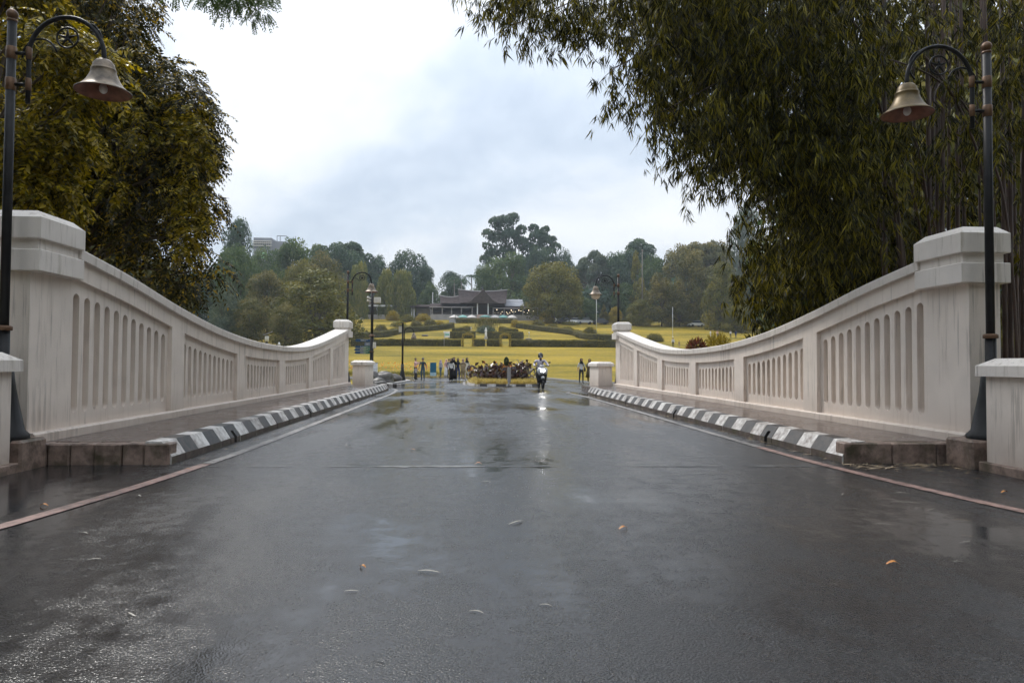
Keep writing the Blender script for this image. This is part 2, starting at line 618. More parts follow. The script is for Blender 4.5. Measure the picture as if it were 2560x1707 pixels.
def mat_stone(name, a, c, moss=(0.06, 0.055, 0.02), sc=5.0):
    mt, t, b = newmat(name)
    L = t.links.new
    g = N(t, 'ShaderNodeNewGeometry')
    n1 = N(t, 'ShaderNodeTexNoise', i_Scale=sc, i_Detail=8.0, i_Roughness=0.68)
    L(g.outputs['Position'], n1.inputs['Vector'])
    n2 = N(t, 'ShaderNodeTexNoise', i_Scale=sc * 0.55, i_Detail=6.0, i_Roughness=0.6)
    mpn = N(t, 'ShaderNodeMapping')
    mpn.inputs['Location'].default_value = (3.3, 1.7, 9.1)
    L(g.outputs['Position'], mpn.inputs[0])
    L(mpn.outputs[0], n2.inputs['Vector'])
    r1 = ramp(t, [(0.32, a), (0.68, c)])
    L(n1.outputs['Fac'], r1.inputs['Fac'])
    r2 = ramp(t, [(0.5, (0, 0, 0)), (0.66, (0.85, 0.85, 0.85))])
    L(n2.outputs['Fac'], r2.inputs['Fac'])
    mx = N(t, 'ShaderNodeMixRGB')
    mx.inputs['Color2'].default_value = (*moss, 1)
    L(r2.outputs[0], mx.inputs['Fac'])
    L(r1.outputs[0], mx.inputs['Color1'])
    L(mx.outputs[0], b.inputs['Base Color'])
    b.inputs['Roughness'].default_value = 0.5
    bp = N(t, 'ShaderNodeBump', i_Strength=0.6, i_Distance=0.03)
    L(n1.outputs['Fac'], bp.inputs['Height'])
    L(bp.outputs[0], b.inputs['Normal'])
    return mt


def mat_paint_worn(name, c, dirt, amt):
    mt, t, b = newmat(name)
    L = t.links.new
    g = N(t, 'ShaderNodeNewGeometry')
    n1 = N(t, 'ShaderNodeTexNoise', i_Scale=9.0, i_Detail=8.0, i_Roughness=0.7)
    L(g.outputs['Position'], n1.inputs['Vector'])
    n2 = N(t, 'ShaderNodeTexNoise', i_Scale=1.3, i_Detail=4.0)
    L(g.outputs['Position'], n2.inputs['Vector'])
    ad = N(t, 'ShaderNodeMath', operation='MULTIPLY_ADD', i_1=0.5)
    L(n2.outputs['Fac'], ad.inputs[0])
    L(n1.outputs['Fac'], ad.inputs[2])
    r = ramp(t, [(0.62, c), (0.92, tuple(c[i] * (1 - amt) + dirt[i] * amt for i in range(3)))])
    L(ad.outputs[0], r.inputs['Fac'])
    L(r.outputs[0], b.inputs['Base Color'])
    b.inputs['Roughness'].default_value = 0.5
    bp = N(t, 'ShaderNodeBump', i_Strength=0.35, i_Distance=0.01)
    n3 = N(t, 'ShaderNodeTexNoise', i_Scale=45.0, i_Detail=4.0)
    L(g.outputs['Position'], n3.inputs['Vector'])
    L(n3.outputs['Fac'], bp.inputs['Height'])
    L(bp.outputs[0], b.inputs['Normal'])
    return mt


M['asphalt'] = mat_asphalt()
M['plaster'] = mat_plaster('painted_plaster', (0.88, 0.78, 0.69))
M['cap'] = mat_plaster('weathered_plaster', (0.83, 0.765, 0.70), stain=(0.28, 0.225, 0.16), amount=0.95, zlow=0.2)
M['pave'] = mat_pave()
M['lawn'] = mat_lawn()
M['stone'] = mat_stone('stained_concrete', (0.10, 0.068, 0.052), (0.36, 0.26, 0.21), moss=(0.045, 0.04, 0.015), sc=6.5)
M['boulder'] = mat_stone('dark_boulder', (0.035, 0.033, 0.032), (0.13, 0.115, 0.105), sc=2.5)
M['kwhite'] = mat_paint_worn('kerb_white_paint', (0.72, 0.70, 0.67), (0.15, 0.11, 0.09), 0.9)
M['kblack'] = mat_paint_worn('kerb_black_paint', (0.026, 0.027, 0.028), (0.10, 0.08, 0.066), 0.8)
M['kbase'] = mat_stone('kerb_wet_foot', (0.045, 0.035, 0.03), (0.16, 0.12, 0.10), sc=7.0)
M['linew'] = mat_paint_worn('road_line_white', (0.34, 0.315, 0.30), (0.035, 0.033, 0.032), 0.97)
M['linep'] = mat_paint_worn('road_line_pink', (0.38, 0.24, 0.205), (0.07, 0.05, 0.045), 0.9)
M['grey'] = simple('grey_concrete', (0.33, 0.32, 0.31), 0.55, var=0.2, bump=0.3)
M['hole'] = simple('drain_dark', (0.01, 0.01, 0.01), 0.8)
M['iron'] = simple('black_iron', (0.014, 0.014, 0.015), 0.48, 0.0, 0.3, 9.0, spec=0.28)
M['copper'] = simple('rusted_copper_band', (0.13, 0.07, 0.035), 0.5, 0.3, 0.4, 14.0)
M['bronze'] = simple('patinated_bell', (0.21, 0.165, 0.12), 0.45, 0.25, 0.7, 7.0)
M['bronzed'] = simple('bronze_bell_dark', (0.12, 0.08, 0.026), 0.42, 0.3, 0.5, 7.0)
M['rustin'] = simple('rust_red_inside', (0.22, 0.085, 0.05), 0.6, 0.0, 0.35, 10.0)
M['glassb'] = simple('frosted_bulb', (0.75, 0.72, 0.70), 0.15, var=0.03)
M['globe'] = simple('cream_globe', (0.72, 0.60, 0.45), 0.25, var=0.1)
M['white'] = simple('white_paint', (0.74, 0.74, 0.73), 0.45, var=0.06)
M['offwhite'] = simple('off_white', (0.60, 0.57, 0.52), 0.55, var=0.1)
M['bark'] = simple('bark', (0.085, 0.065, 0.05), 0.85, var=0.35, scale=3.0, bump=0.6, bscale=6.0)
M['barkpale'] = simple('pale_bark', (0.20, 0.175, 0.15), 0.8, var=0.3, scale=2.0)
M['roof'] = simple('weathered_shingle', (0.06, 0.047, 0.046), 0.95, var=0.3, scale=1.2, bump=0.5, bscale=6.0, spec=0.1)
M['roofg'] = simple('grey_metal_roof', (0.20, 0.21, 0.235), 0.5, var=0.15, scale=0.6)
M['woodd'] = simple('dark_timber', (0.07, 0.055, 0.05), 0.6, var=0.25)
M['wallg'] = simple('grey_wall', (0.36, 0.34, 0.33), 0.6, var=0.15, scale=0.8)
M['dark'] = simple('interior_shade', (0.018, 0.02, 0.024), 0.6)  # near-black: shade inside hall and pavilion put into the colour
M['glass'] = simple('dark_glass', (0.03, 0.04, 0.05), 0.08, var=0.1)
M['teal'] = simple('teal_canvas', (0.20, 0.42, 0.38), 0.7, var=0.08)
M['canvas'] = simple('pale_canvas', (0.62, 0.58, 0.55), 0.7, var=0.08)
M['pinkw'] = simple('pinkish_steps', (0.62, 0.42, 0.35), 0.6)
M['conc'] = simple('hotel_concrete', (0.21, 0.22, 0.25), 0.7, var=0.12, scale=0.2)
M['greenroof'] = simple('bright_green_roof', (0.12, 0.50, 0.16), 0.6)
M['brick'] = simple('garden_wall_brown', (0.20, 0.15, 0.14), 0.7, var=0.25)
M['bulb'] = emis('warm_bulb', (1.0, 0.82, 0.55), 3)

GREENS = {
    'teal': [(0.0, (0.018, 0.044, 0.034)), (0.5, (0.044, 0.088, 0.056)), (1.0, (0.115, 0.165, 0.075))],
    'green': [(0.0, (0.026, 0.056, 0.026)), (0.5, (0.068, 0.118, 0.042)), (1.0, (0.17, 0.215, 0.06))],
    'olive': [(0.0, (0.044, 0.056, 0.014)), (0.5, (0.136, 0.138, 0.028)), (1.0, (0.32, 0.26, 0.05))],
    'brown': [(0.0, (0.042, 0.052, 0.022)), (0.5, (0.112, 0.114, 0.036)), (1.0, (0.28, 0.22, 0.065))],
    'yellow': [(0.0, (0.12, 0.105, 0.016)), (0.5, (0.30, 0.235, 0.032)), (1.0, (0.48, 0.36, 0.055))],
    'grey': [(0.0, (0.045, 0.074, 0.060)), (0.5, (0.095, 0.130, 0.092)), (1.0, (0.19, 0.21, 0.125))],
    'weep': [(0.0, (0.060, 0.088, 0.028)), (0.5, (0.18, 0.20, 0.055)), (1.0, (0.40, 0.34, 0.09))],
    'hedge': [(0.0, (0.04, 0.046, 0.010)), (0.5, (0.14, 0.125, 0.018)), (1.0, (0.30, 0.235, 0.035))],
}
for k_, s_ in GREENS.items():
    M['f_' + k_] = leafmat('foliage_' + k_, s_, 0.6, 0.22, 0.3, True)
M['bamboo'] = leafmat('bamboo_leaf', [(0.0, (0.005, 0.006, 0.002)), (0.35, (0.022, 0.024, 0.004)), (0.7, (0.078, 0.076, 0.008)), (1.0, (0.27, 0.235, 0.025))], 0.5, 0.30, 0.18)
M['pinyel'] = leafmat('pinnate_leaf_yellow', [(0.0, (0.026, 0.028, 0.004)), (0.5, (0.155, 0.132, 0.008)), (0.85, (0.42, 0.325, 0.014)), (1.0, (0.36, 0.31, 0.12))], 0.45, 0.35, 0.22)
M['pindark'] = leafmat('pinnate_leaf_dark', [(0.0, (0.009, 0.011, 0.004)), (0.5, (0.036, 0.037, 0.009)), (0.82, (0.10, 0.088, 0.018)), (0.93, (0.36, 0.25, 0.015)), (1.0, (0.40, 0.28, 0.02))], 0.45, 0.3, 0.22)
M['culm'] = simple('bamboo_culm', (0.065, 0.038, 0.028), 0.5, var=0.4, scale=2.0)
M['canna'] = leafmat('canna_leaf', [(0.0, (0.022, 0.010, 0.016)), (0.6, (0.065, 0.028, 0.036)), (0.85, (0.14, 0.065, 0.065)), (1.0, (0.10, 0.11, 0.03))], 0.3, 0.2, 0.7)
M['petal'] = leafmat('orange_petal', [(0.0, (0.75, 0.20, 0.02)), (0.5, (0.8, 0.36, 0.02)), (1.0, (0.75, 0.30, 0.12))], 0.5, 0.3)
M['straw'] = leafmat('straw_grass', [(0.0, (0.30, 0.24, 0.07)), (0.5, (0.52, 0.42, 0.16)), (1.0, (0.70, 0.60, 0.30))], 0.6, 0.3)
M['croton'] = leafmat('croton_leaf', [(0.0, (0.10, 0.02, 0.02)), (0.5, (0.22, 0.05, 0.03)), (1.0, (0.10, 0.11, 0.03))], 0.4, 0.25)

# ------------------------------------------------------------------ leaf builders (numpy)
def unit(a):
    return a / np.maximum(np.linalg.norm(a, axis=-1, keepdims=True), 1e-9)


def blades(P, D, Ln, W, S=None, bend=0.0):
    """one rhombic leaf per row: base P, direction D, length, width"""
    n = len(P)
    if S is None:
        S = unit(np.cross(D, unit(RNG.normal(size=(n, 3)))))
    Ln = np.broadcast_to(np.asarray(Ln, float).reshape(-1, 1), (n, 1))
    W = np.broadcast_to(np.asarray(W, float).reshape(-1, 1), (n, 1))
    mid = P + D * Ln * 0.42
    tip = P + D * Ln
    if bend:
        tip = tip + np.array([0, 0, -1.0]) * Ln * bend
    V = np.stack([P, mid + S * W / 2, tip, mid - S * W / 2], axis=1).reshape(-1, 3)
    return V, np.arange(4 * n).reshape(-1, 4)


def sphere_dirs(n):
    return unit(RNG.normal(size=(n, 3)))


def in_poly(x, y, poly):
    inside = np.zeros(len(x), bool)
    j = len(poly) - 1
    for i in range(len(poly)):
        xi, yi = poly[i]
        xj, yj = poly[j]
        c = ((yi > y) != (yj > y)) & (x < (xj - xi) * (y - yi) / (yj - yi + 1e-12) + xi)
        inside ^= c
        j = i
    return inside


def px_np(x, y, Y):
    a, b = (x * K - 1280) / F_PX, (853.5 - y * K) / F_PX
    R = np.array(_fw)[None] + a[:, None] * np.array(_rt2)[None] + b[:, None] * np.array(_up2)[None]
    return np.array([[0, 0, CAM_H]]) + R * (Y / R[:, 1])[:, None]


def sample_poly(poly, n, y0, y1):
    xs = [p[0] for p in poly]
    ys = [p[1] for p in poly]
    out_ = []
    while sum(len(o) for o in out_) < n:
        x = RNG.uniform(min(xs), max(xs), 4 * n)
        y = RNG.uniform(min(ys), max(ys), 4 * n)
        k = in_poly(x, y, poly)
        Y = RNG.uniform(y0, y1, k.sum())
        out_.append(px_np(x[k], y[k], Y))
    return np.concatenate(out_)[:n]


# ------------------------------------------------------------------ ground, road
def grid_lines(spec):
    o = []
    for a, b, st in spec:
        o += list(np.arange(a, b, st))
    return np.array(sorted(set([round(float(q), 3) for q in o])))


def tz(X, Y):
    z = np.interp(Y, PY, PZ) - 0.035
    sm = lambda t: np.clip(t, 0, 1) ** 2 * (3 - 2 * np.clip(t, 0, 1))
    z = z - 4.2 * sm((Y - 8.9) / 2.2) * sm((30.2 - Y) / 2.2)
    return z


gx = grid_lines([(-420, -60, 20), (-60, 60, 2.0), (60, 421, 20)])
gy = grid_lines([(-60, -10, 5), (-10, 80, 1.0), (80, 230, 2.5), (230, 700.1, 10)])
GX, GY = np.meshgrid(gx, gy)
GZ = tz(GX, GY)
nxg = len(gx)
idx = np.arange(len(gx) * len(gy)).reshape(len(gy), nxg)
Fg = np.stack([idx[:-1, :-1], idx[:-1, 1:], idx[1:, 1:], idx[1:, :-1]], -1).reshape(-1, 4)
tag(mesh_np('ground', np.stack([GX, GY, GZ], -1).reshape(-1, 3), Fg, M['lawn'], smooth=True), kind='structure')

# asphalt: straight over the bridge, then spreading into the ring road and the cross path
EL = [(-12, -14), (7.9, -14), (8.0, -5.0), (31.0, -4.4), (33.5, -4.6), (40, -4.55), (46, -4.3), (50, -4.2), (54, -5.2), (57, -8), (58.5, -40), (60, -70), (69, -70)]
ER = [(-12, 14), (7.9, 14), (8.0, 6.0), (31.0, 5.6), (33, 7), (33.5, 40), (36, 34), (40, 16), (44, 11.2), (49, 8.9), (55, 7.6), (62, 6.9), (66, 6.0), (69, 4.5)]
ys_ = sorted(set([round(float(v), 2) for v in np.arange(-12, 69.01, 1.0)] + [7.9, 8.0, 33.5, 58.5]))
V_, Q_ = [], []
for i, y in enumerate(ys_):
    a = np.interp(y, [p[0] for p in EL], [p[1] for p in EL])
    b_ = np.interp(y, [p[0] for p in ER], [p[1] for p in ER])
    for k in range(9):
        V_.append((a + (b_ - a) * k / 8, y, prof(y) + 0.004))
for i in range(len(ys_) - 1):
    for k in range(8):
        Q_.append((i * 9 + k, i * 9 + k + 1, (i + 1) * 9 + k + 1, (i + 1) * 9 + k))
tag(mesh_np('road', V_, Q_, M['asphalt']), kind='structure')
mb = MB()
mb.box(-5.6, 6.75, 8.62, 30.9, -0.9, -0.012)
mb.box(-5.6, 6.75, 8.0, 8.61, -5, -0.05)
mb.box(-5.6, 6.75, 30.2, 31.0, -5, -0.013)
tag(mb.build('bridge_deck', M['stone']), kind='structure')
mb = MB()
mb.add([(-120, 13.5, -3.6), (120, 13.5, -3.6), (120, 26, -3.6), (-120, 26, -3.6)], [(0, 1, 2, 3)])
tag(mb.build('river_water', simple('river_water', (0.06, 0.055, 0.035), 0.1, bump=0.2, bscale=3)), kind='structure')


def strip(name, pts, w, mat, dz=0.010):
    """thin painted sheet along a polyline on the road"""
    vs, fs = [], []
    pts = [Vector((p[0], p[1], 0)) for p in pts]
    for i, p in enumerate(pts):
        a, b = pts[max(0, i - 1)], pts[min(len(pts) - 1, i + 1)]
        t = (b - a).normalized()
        nrm = Vector((-t.y, t.x, 0))
        ww = w[i] if hasattr(w, '__len__') else w
        for s in (-1, 1):
            q = p + nrm * s * ww / 2
            vs.append((q.x, q.y, prof(q.y) + dz))
        if i: fs.append((2 * i - 2, 2 * i - 1, 2 * i + 1, 2 * i))
    mbq = MB()
    mbq.add(vs, fs)
    return mbq.build(name, mat)


def smooth_line(pts, step=0.4):
    pts = [Vector((p[0], p[1], p[2] if len(p) > 2 else 0)) for p in pts]
    o = []
    for i in range(len(pts) - 1):
        p0, p1, p2, p3 = pts[max(0, i - 1)], pts[i], pts[i + 1], pts[min(len(pts) - 1, i + 2)]
        n = max(1, int((p2 - p1).length / step))
        for k in range(n):
            t = k / n
            o.append(0.5 * ((2 * p1) + (-p0 + p2) * t + (2 * p0 - 5 * p1 + 4 * p2 - p3) * t * t + (-p0 + 3 * p1 - 3 * p2 + p3) * t ** 3))
    o.append(pts[-1])
    return o


tag(strip('road_line', smooth_line([(-5.6, -3), (-4.5, 0.5), (-3.62, 4.2), (-3.37, 5.3), (-3.16, 7.0), (-3.06, 8.6)]), 0.13, M['linep']), kind='structure')
tag(strip('road_line', smooth_line([(6.6, -3), (5.7, 0.5), (4.97, 3.6), (4.60, 5.4), (4.34, 7.2), (4.20, 9.0), (4.18, 10.2)]), 0.13, M['linep']), kind='structure')
tag(strip('road_line', smooth_line([(-3.055, 8.66), (-3.0, 11), (-3.0, 20), (-2.98, 27), (-3.05, 29.5), (-3.25, 32), (-3.6, 33.6)]), 0.13, M['linew']), kind='structure')
tag(strip('road_line', smooth_line([(4.18, 10.26), (4.18, 14), (4.2, 20), (4.15, 26), (4.0, 28.3), (3.95, 29.4), (4.15, 30.1), (4.9, 30.6)]), 0.13, M['linew']), kind='structure')
# expansion joint across the near end of the bridge: a pale, patched cement band
jm = mat_stone('joint_cement', (0.035, 0.035, 0.036), (0.20, 0.20, 0.20), moss=(0.03, 0.03, 0.032), sc=3.0)
jm2 = mat_stone('joint_cement_pale', (0.10, 0.10, 0.10), (0.30, 0.30, 0.30), moss=(0.04, 0.04, 0.042), sc=4.0)
for a, b, w, mt_ in ((-3.35, -2.75, .07, jm), (-2.6, -1.95, .04, jm), (-1.7, -1.2, .05, jm), (-1.15, 0.18, .12, jm2), (0.35, 0.95, .05, jm), (1.1, 1.5, .03, jm), (1.8, 3.0, .06, jm), (3.15, 4.3, .09, jm)):
    n_ = max(3, int((b - a) / .08))
    ww = [w * random.uniform(.35, 1.25) * min(1, 4 * k / n_ + .15, 4 * (n_ - k) / n_ + .15) for k in range(n_ + 1)]
    tag(strip('road_joint', [(a + (b - a) * k / n_, 8.36 - .01 * a + random.uniform(-.012, .012)) for k in range(n_ + 1)], ww, mt_, 0.0085), kind='structure')

# ------------------------------------------------------------------ pavements and kerbs of the bridge
KL, KR = -3.45, 4.55            # foot of the kerbs
SIDE = {'left': (-1, KL, -5.01, 32.0), 'right': (1, KR, 6.12, 28.4)}
BL = 0.418
for sname, (s, kx, fx, yend) in SIDE.items():
    pv = MB()
    pv.box(kx + s * 0.30, fx + s * 0.45, 8.78, 31.2, -0.05, 0.25)
    tag(pv.build('pavement_' + sname, M['pave']), kind='structure')
    kb = thing('kerb_' + sname, (kx, 8.6, 0), kind='structure')
    # kerb blocks: upright foot, sloping painted face, flat top
    prof_b = [(0, 0), (0, 0.09), (s * 0.115, 0.262), (s * 0.30, 0.268), (s * 0.30, 0)]
    def blockmesh(mat, y0, y1):
        q = MB()
        n = 5
        vs = [(p[0], y0, p[1]) for p in prof_b] + [(p[0], y1, p[1]) for p in prof_b]
        q.add(vs, [(0, 1, 2, 3, 4), (9, 8, 7, 6, 5)])
        q.add(vs, [(1, 6, 7, 2), (2, 7, 8, 3), (3, 8, 9, 4)])
        q.cur = 1
        q.add(vs, [(0, 5, 6, 1)])
        return q, [mat, M['kbase']]
    protos = {}
    for key in ('kwhite', 'kblack'):
        q, ms = blockmesh(M[key], 0.004, BL - 0.004)
        o = q.build('kerb_block', ms, kb)
        protos[key] = o.data
        bpy.data.objects.remove(o)
        # block with a drain slot through its foot
        q = MB()
        for a, b in ((0.004, 0.15), (0.26, BL - 0.004)):
            q2, ms = blockmesh(M[key], a, b)
            q.v += [] ; base = len(q.v)
            q.v += q2.v
            q.f += [[base + i for i in f] for f in q2.f]
            q.mi += q2.mi
            q.sm += q2.sm
        q.cur = 0
        q.add([(s * 0.06, 0.15, 0.18), (s * 0.06, 0.26, 0.18), (s * 0.115, 0.26, 0.262), (s * 0.115, 0.15, 0.262)], [(0, 1, 2, 3)])
        q.add([(s * 0.115, 0.15, 0.262), (s * 0.115, 0.26, 0.262), (s * 0.30, 0.26, 0.268), (s * 0.30, 0.15, 0.268)], [(0, 1, 2, 3)])
        q.cur = 2
        q.add([(s * 0.22, 0.15, 0), (s * 0.22, 0.26, 0), (s * 0.22, 0.26, 0.26), (s * 0.22, 0.15, 0.26)], [(0, 1, 2, 3)])
        q.add([(s * 0.061, 0.15, 0.179), (s * 0.061, 0.26, 0.179), (s * 0.22, 0.26, 0.179), (s * 0.22, 0.15, 0.179)], [(0, 1, 2, 3)])
        o = q.build('kerb_block', ms + [M['hole']], kb)
        protos[key + 'h'] = o.data
        bpy.data.objects.remove(o)
    nb = int((yend - 8.6) / BL)
    holes = [int((h - 8.6) / BL) for h in (11.05, 15.9, 20.8, 25.9)]
    for i in range(nb):
        y = 8.6 + i * BL
        far = max(0, y - 29.0) if sname == 'left' else max(0, y - 25.5)
        o = link('kerb_block', protos[('kwhite' if i % 2 == 0 else 'kblack') + ('h' if i in holes else '')], kb,
                 (s * 0.012 * far * far + random.uniform(-.004, .004), i * BL, random.uniform(-.003, .003)))
        o.rotation_euler = (0, 0, -s * 0.024 * far + random.uniform(-.006, .006))
    # stone blocks of the pavement's end towards the camera
    pe = thing('pavement_end_' + sname, (fx, 8.6, 0), kind='structure')
    xs = [kx + s * 0.012, kx + s * 0.30, kx + s * 0.55, kx + s * 0.86, kx + s * 1.13, kx + s * 1.38, fx + s * 0.02]
    if sname == 'right': xs = [kx + s * 0.012, kx + s * 0.62, kx + s * 1.18, fx + s * 0.02]
    for a, b in zip(xs[:-1], xs[1:]):
        q = MB()
        q.box(min(a, b) + 0.005 - fx, max(a, b) - 0.005 - fx, -0.03 + random.uniform(-.012, .006), 0.20, -0.02, 0.247 + random.uniform(-.004, .004), 0.014)
        q.build('stone_block', M['stone'], pe)

# ------------------------------------------------------------------ parapets
RY = [8.6, 9.5, 10.8, 12.5, 14.2, 15.8, 17.4, 19.3, 20.6, 22.4, 24.4, 27.0, 29.6, 30.5]
RZ = [2.74, 2.61, 2.43, 2.14, 1.90, 1.745, 1.655, 1.615, 1.62, 1.68, 1.86, 2.18, 2.53, 2.65]
_rl = smooth_line([(a, b) for a, b in zip(RY, RZ)], 0.15)
_ry, _rz = np.array([p.x for p in _rl]), np.array([p.y for p in _rl])


def zr(Y):
    return float(np.interp(Y, _ry, _rz))


POSTS = [(12.42, 12.95), (15.85, 16.42), (19.30, 19.85), (22.75, 23.30), (26.2, 26.75)]
BAYS = [(9.40, 12.42), (12.95, 15.85), (16.42, 19.30), (19.85, 22.75), (23.30, 26.2), (26.75, 29.62)]


def make_parapet(sname, label):
    s, kx, fx, _ = SIDE[sname]
    root = thing('parapet', (fx, 8.6, 0), label=label, cat='parapet', group='bridge parapets')
    X = lambda d: s * d            # d grows away from the road, local
    # low plinth
    q = MB()
    q.prism([(X(-0.045), 0.22), (X(-0.045), 0.345), (X(-0.02), 0.365), (X(0.42), 0.365), (X(0.42), 0.22)], 1, -0.035, 21.86)
    q.build('plinth', M['plaster'], root)
    # core wall
    q = MB()
    ysn = np.arange(9.38, 29.64, 0.25)
    for i in range(len(ysn) - 1):
        a, b = ysn[i] - 8.6, ysn[i + 1] - 8.6
        za, zb = zr(ysn[i]) - 0.36, zr(ysn[i + 1]) - 0.36
        q.add([(X(.37), a, .36), (X(.27), b, .36), (X(.27), b, zb), (X(.27), a, za), (X(.42), a, .36), (X(.42), b, .36), (X(.42), b, zb), (X(.42), a, za)],
              [(0, 1, 2, 3), (5, 4, 7, 6)])
    q.build('core_wall', M['plaster'], root)
    # fluted panels: eleven round-ended flutes sunk into each
    for a, b in BAYS:
        nf = 11
        lo, hi = a + 0.05, b - 0.05
        pitch = (hi - lo) / nf
        q = MB()
        q.smooth = True
        zb0 = 0.36
        for i in range(nf):
            c = lo + pitch * (i + 0.5)
            r = min(0.075, pitch * 0.30)
            ztop, zbot = zr(c) - 0.38 - 0.155, 0.53
            rows = []
            nn = 6
            for k in range(nn + 1):
                an = -PI / 2 + (PI / 2) * k / nn
                rows.append((zbot + r * 1.15 + r * 1.15 * math.sin(an), r * math.cos(an)))
            for k in range(nn + 1):
                an = (PI / 2) * k / nn
                rows.append((ztop - r + r * math.sin(an), r * math.cos(an)))
            phis = np.linspace(0, PI, 9)
            L_, R_ = (a - 8.6 if i == 0 else lo + pitch * i - 8.6), (b - 8.6 if i == nf - 1 else lo + pitch * (i + 1) - 8.6)
            vs, fs = [], []
            cols = 11
            allrows = [(zb0, None)] + rows + [('top', None)]
            for z, w in allrows:
                w_ = 0.0 if w is None else w
                yy = [L_] + [c - 8.6 - w_ * math.cos(p) for p in phis] + [R_]
                dd = [0.07] + [0.07 + 3.6 * w_ * math.sin(p) ** 0.35 for p in phis] + [0.07]
                for y_, d_ in zip(yy, dd):
                    zz = zr(y_ + 8.6) - 0.37 if z == 'top' else z
                    vs.append((X(d_), y_, zz))
            for ri in range(len(allrows) - 1):
                for ci in range(cols - 1):
                    fs.append((ri * cols + ci, ri * cols + ci + 1, (ri + 1) * cols + ci + 1, (ri + 1) * cols + ci))
            flat = []
            bent = []
            for f in fs:
                ci = f[0] % cols
                (flat if ci in (0, cols - 2) else bent).append(f)
            q.add(vs, bent, True)
            q.add(vs, flat, False)
        bmx = q.build('panel', M['plaster'], root, fix=False)
        me = bmx.data
        bm = bmesh.new()
        bm.from_mesh(me)
        bmesh.ops.remove_doubles(bm, verts=bm.verts, dist=1e-5)
        bmesh.ops.dissolve_degenerate(bm, edges=bm.edges, dist=1e-6)
        bmesh.ops.recalc_face_normals(bm, faces=bm.faces)
        # normals must look to the road
        tot = sum(f.normal.x * f.calc_area() for f in bm.faces)
        if tot * s > 0:
            bmesh.ops.reverse_faces(bm, faces=bm.faces)
        bm.to_mesh(me)
        bm.free()
        me.set_sharp_from_angle(angle=math.radians(38))
    for a, b in POSTS:
        q = MB()
        q.prism([(a - 8.6, .362), (b - 8.6, .362), (b - 8.6, zr(b) - .372), (a - 8.6, zr(a) - .372)], 0, X(0.0), X(0.40))
        q.build('post', M['plaster'], root)

    def sweep(name, section, y0, y1, mat):
        q = MB()
        ys = np.arange(y0, y1 + 1e-6, (y1 - y0) / 90)
        n = len(section)
        vs, fs = [], []
        for y in ys:
            for d, dz in section:
                vs.append((X(d), y - 8.6, zr(y) + dz))
        for i in range(len(ys) - 1):
            for k in range(n):
                k2 = (k + 1) % n
                fs.append((i * n + k, i * n + k2, (i + 1) * n + k2, (i + 1) * n + k))
        q.add(vs, fs, False)
        q.add(vs, [tuple(range(n)), tuple((len(ys) - 1) * n + k for k in range(n - 1, -1, -1))], False)
        o = q.build(name, mat, root)
        for p in o.data.polygons: p.use_smooth = True
        o.data.set_sharp_from_angle(angle=math.radians(25))
        return o
    sweep('frieze', [(0.003, -0.128), (0.003, -0.375), (0.41, -0.375), (0.41, -0.128)], 9.41, 29.6, M['plaster'])
    sweep('coping', [(-0.062, -0.13), (-0.068, -0.015), (-0.055, 0.0), (0.47, 0.012), (0.485, -0.003), (0.48, -0.13)], 9.43, 29.58, M['cap'])
    # end pillars
    for y0, y1 in ((8.6, 9.40), (29.62, 30.42)):
        a, b = y0 - 8.6, y1 - 8.6
        q = MB()
        q.box(X(0.068), X(0.47), a, b, 0.363, 2.235)
        pl = q.build('pillar', M['plaster'], root)
        q = MB()
        q.box(X(-0.09), X(0.55), a - 0.09, b + 0.055, 2.225, 2.475, 0.008)
        q.build('lower_band', M['cap'], pl)
        q = MB()
        q.box(X(-0.03), X(0.50), a - 0.03, b + 0.02, 2.47, 2.61)
        q.build('neck', M['cap'], pl)
        q = MB()
        x0, x1 = sorted((X(-0.09), X(0.55)))
        ya, yb = a - 0.09, b + 0.06
        vs = []
        for z, ins in ((2.60, 0.004), (2.61, 0), (2.845, 0), (2.935, 0.10)):
            vs += [(x0 + ins, ya + ins, z), (x1 - ins, ya + ins, z), (x1 - ins, yb - ins, z), (x0 + ins, yb - ins, z)]
        fs = [(3, 2, 1, 0), (12, 13, 14, 15)]
        for r in range(3):
            for k in range(4):
                fs.append((r * 4 + k, r * 4 + (k + 1) % 4, r * 4 + 4 + (k + 1) % 4, r * 4 + 4 + k))
        q.add(vs, fs)
        q.build('capstone', M['cap'], pl)
    return root


make_parapet('left', 'white fluted bridge parapet along the brown puddled pavement, in front of the tall leafy trees')
make_parapet('right', 'white fluted bridge parapet in front of the dark bamboo')


def wing_wall(x0, x1, y0, y1, label, foot=True, roadside=0):
    root = thing('wing_wall', ((x0 + x1) / 2, (y0 + y1) / 2, 0), label=label, cat='wall', group='low wing walls')
    hx, hy = (x1 - x0) / 2, (y1 - y0) / 2
    q = MB()
    q.box(-hx, hx, -hy, hy, 0.0, 1.085)
    q.build('wall_body', M['plaster'], root)
    q = MB()
    o_ = 0.075
    vs = []
    for z, ins in ((1.08, 0), (1.20, 0), (1.285, 0.14)):
        vs += [(-hx - o_ + ins, -hy - o_ + ins, z), (hx + o_ - ins, -hy - o_ + ins, z), (hx + o_ - ins, hy + o_ - ins, z), (-hx - o_ + ins, hy + o_ - ins, z)]
    fs = [(3, 2, 1, 0), (8, 9, 10, 11)]
    for r in range(2):
        for k in range(4):
            fs.append((r * 4 + k, r * 4 + (k + 1) % 4, r * 4 + 4 + (k + 1) % 4, r * 4 + 4 + k))
    q.add(vs, fs)
    q.build('cap', M['cap'], root)
    if foot:
        q = MB()
        q.box(-hx - 0.07, hx + 0.07, -hy - 0.06, hy + 0.05, -0.02, 0.105, 0.01)
        q.build('foot', M['stone'], root)
    return root


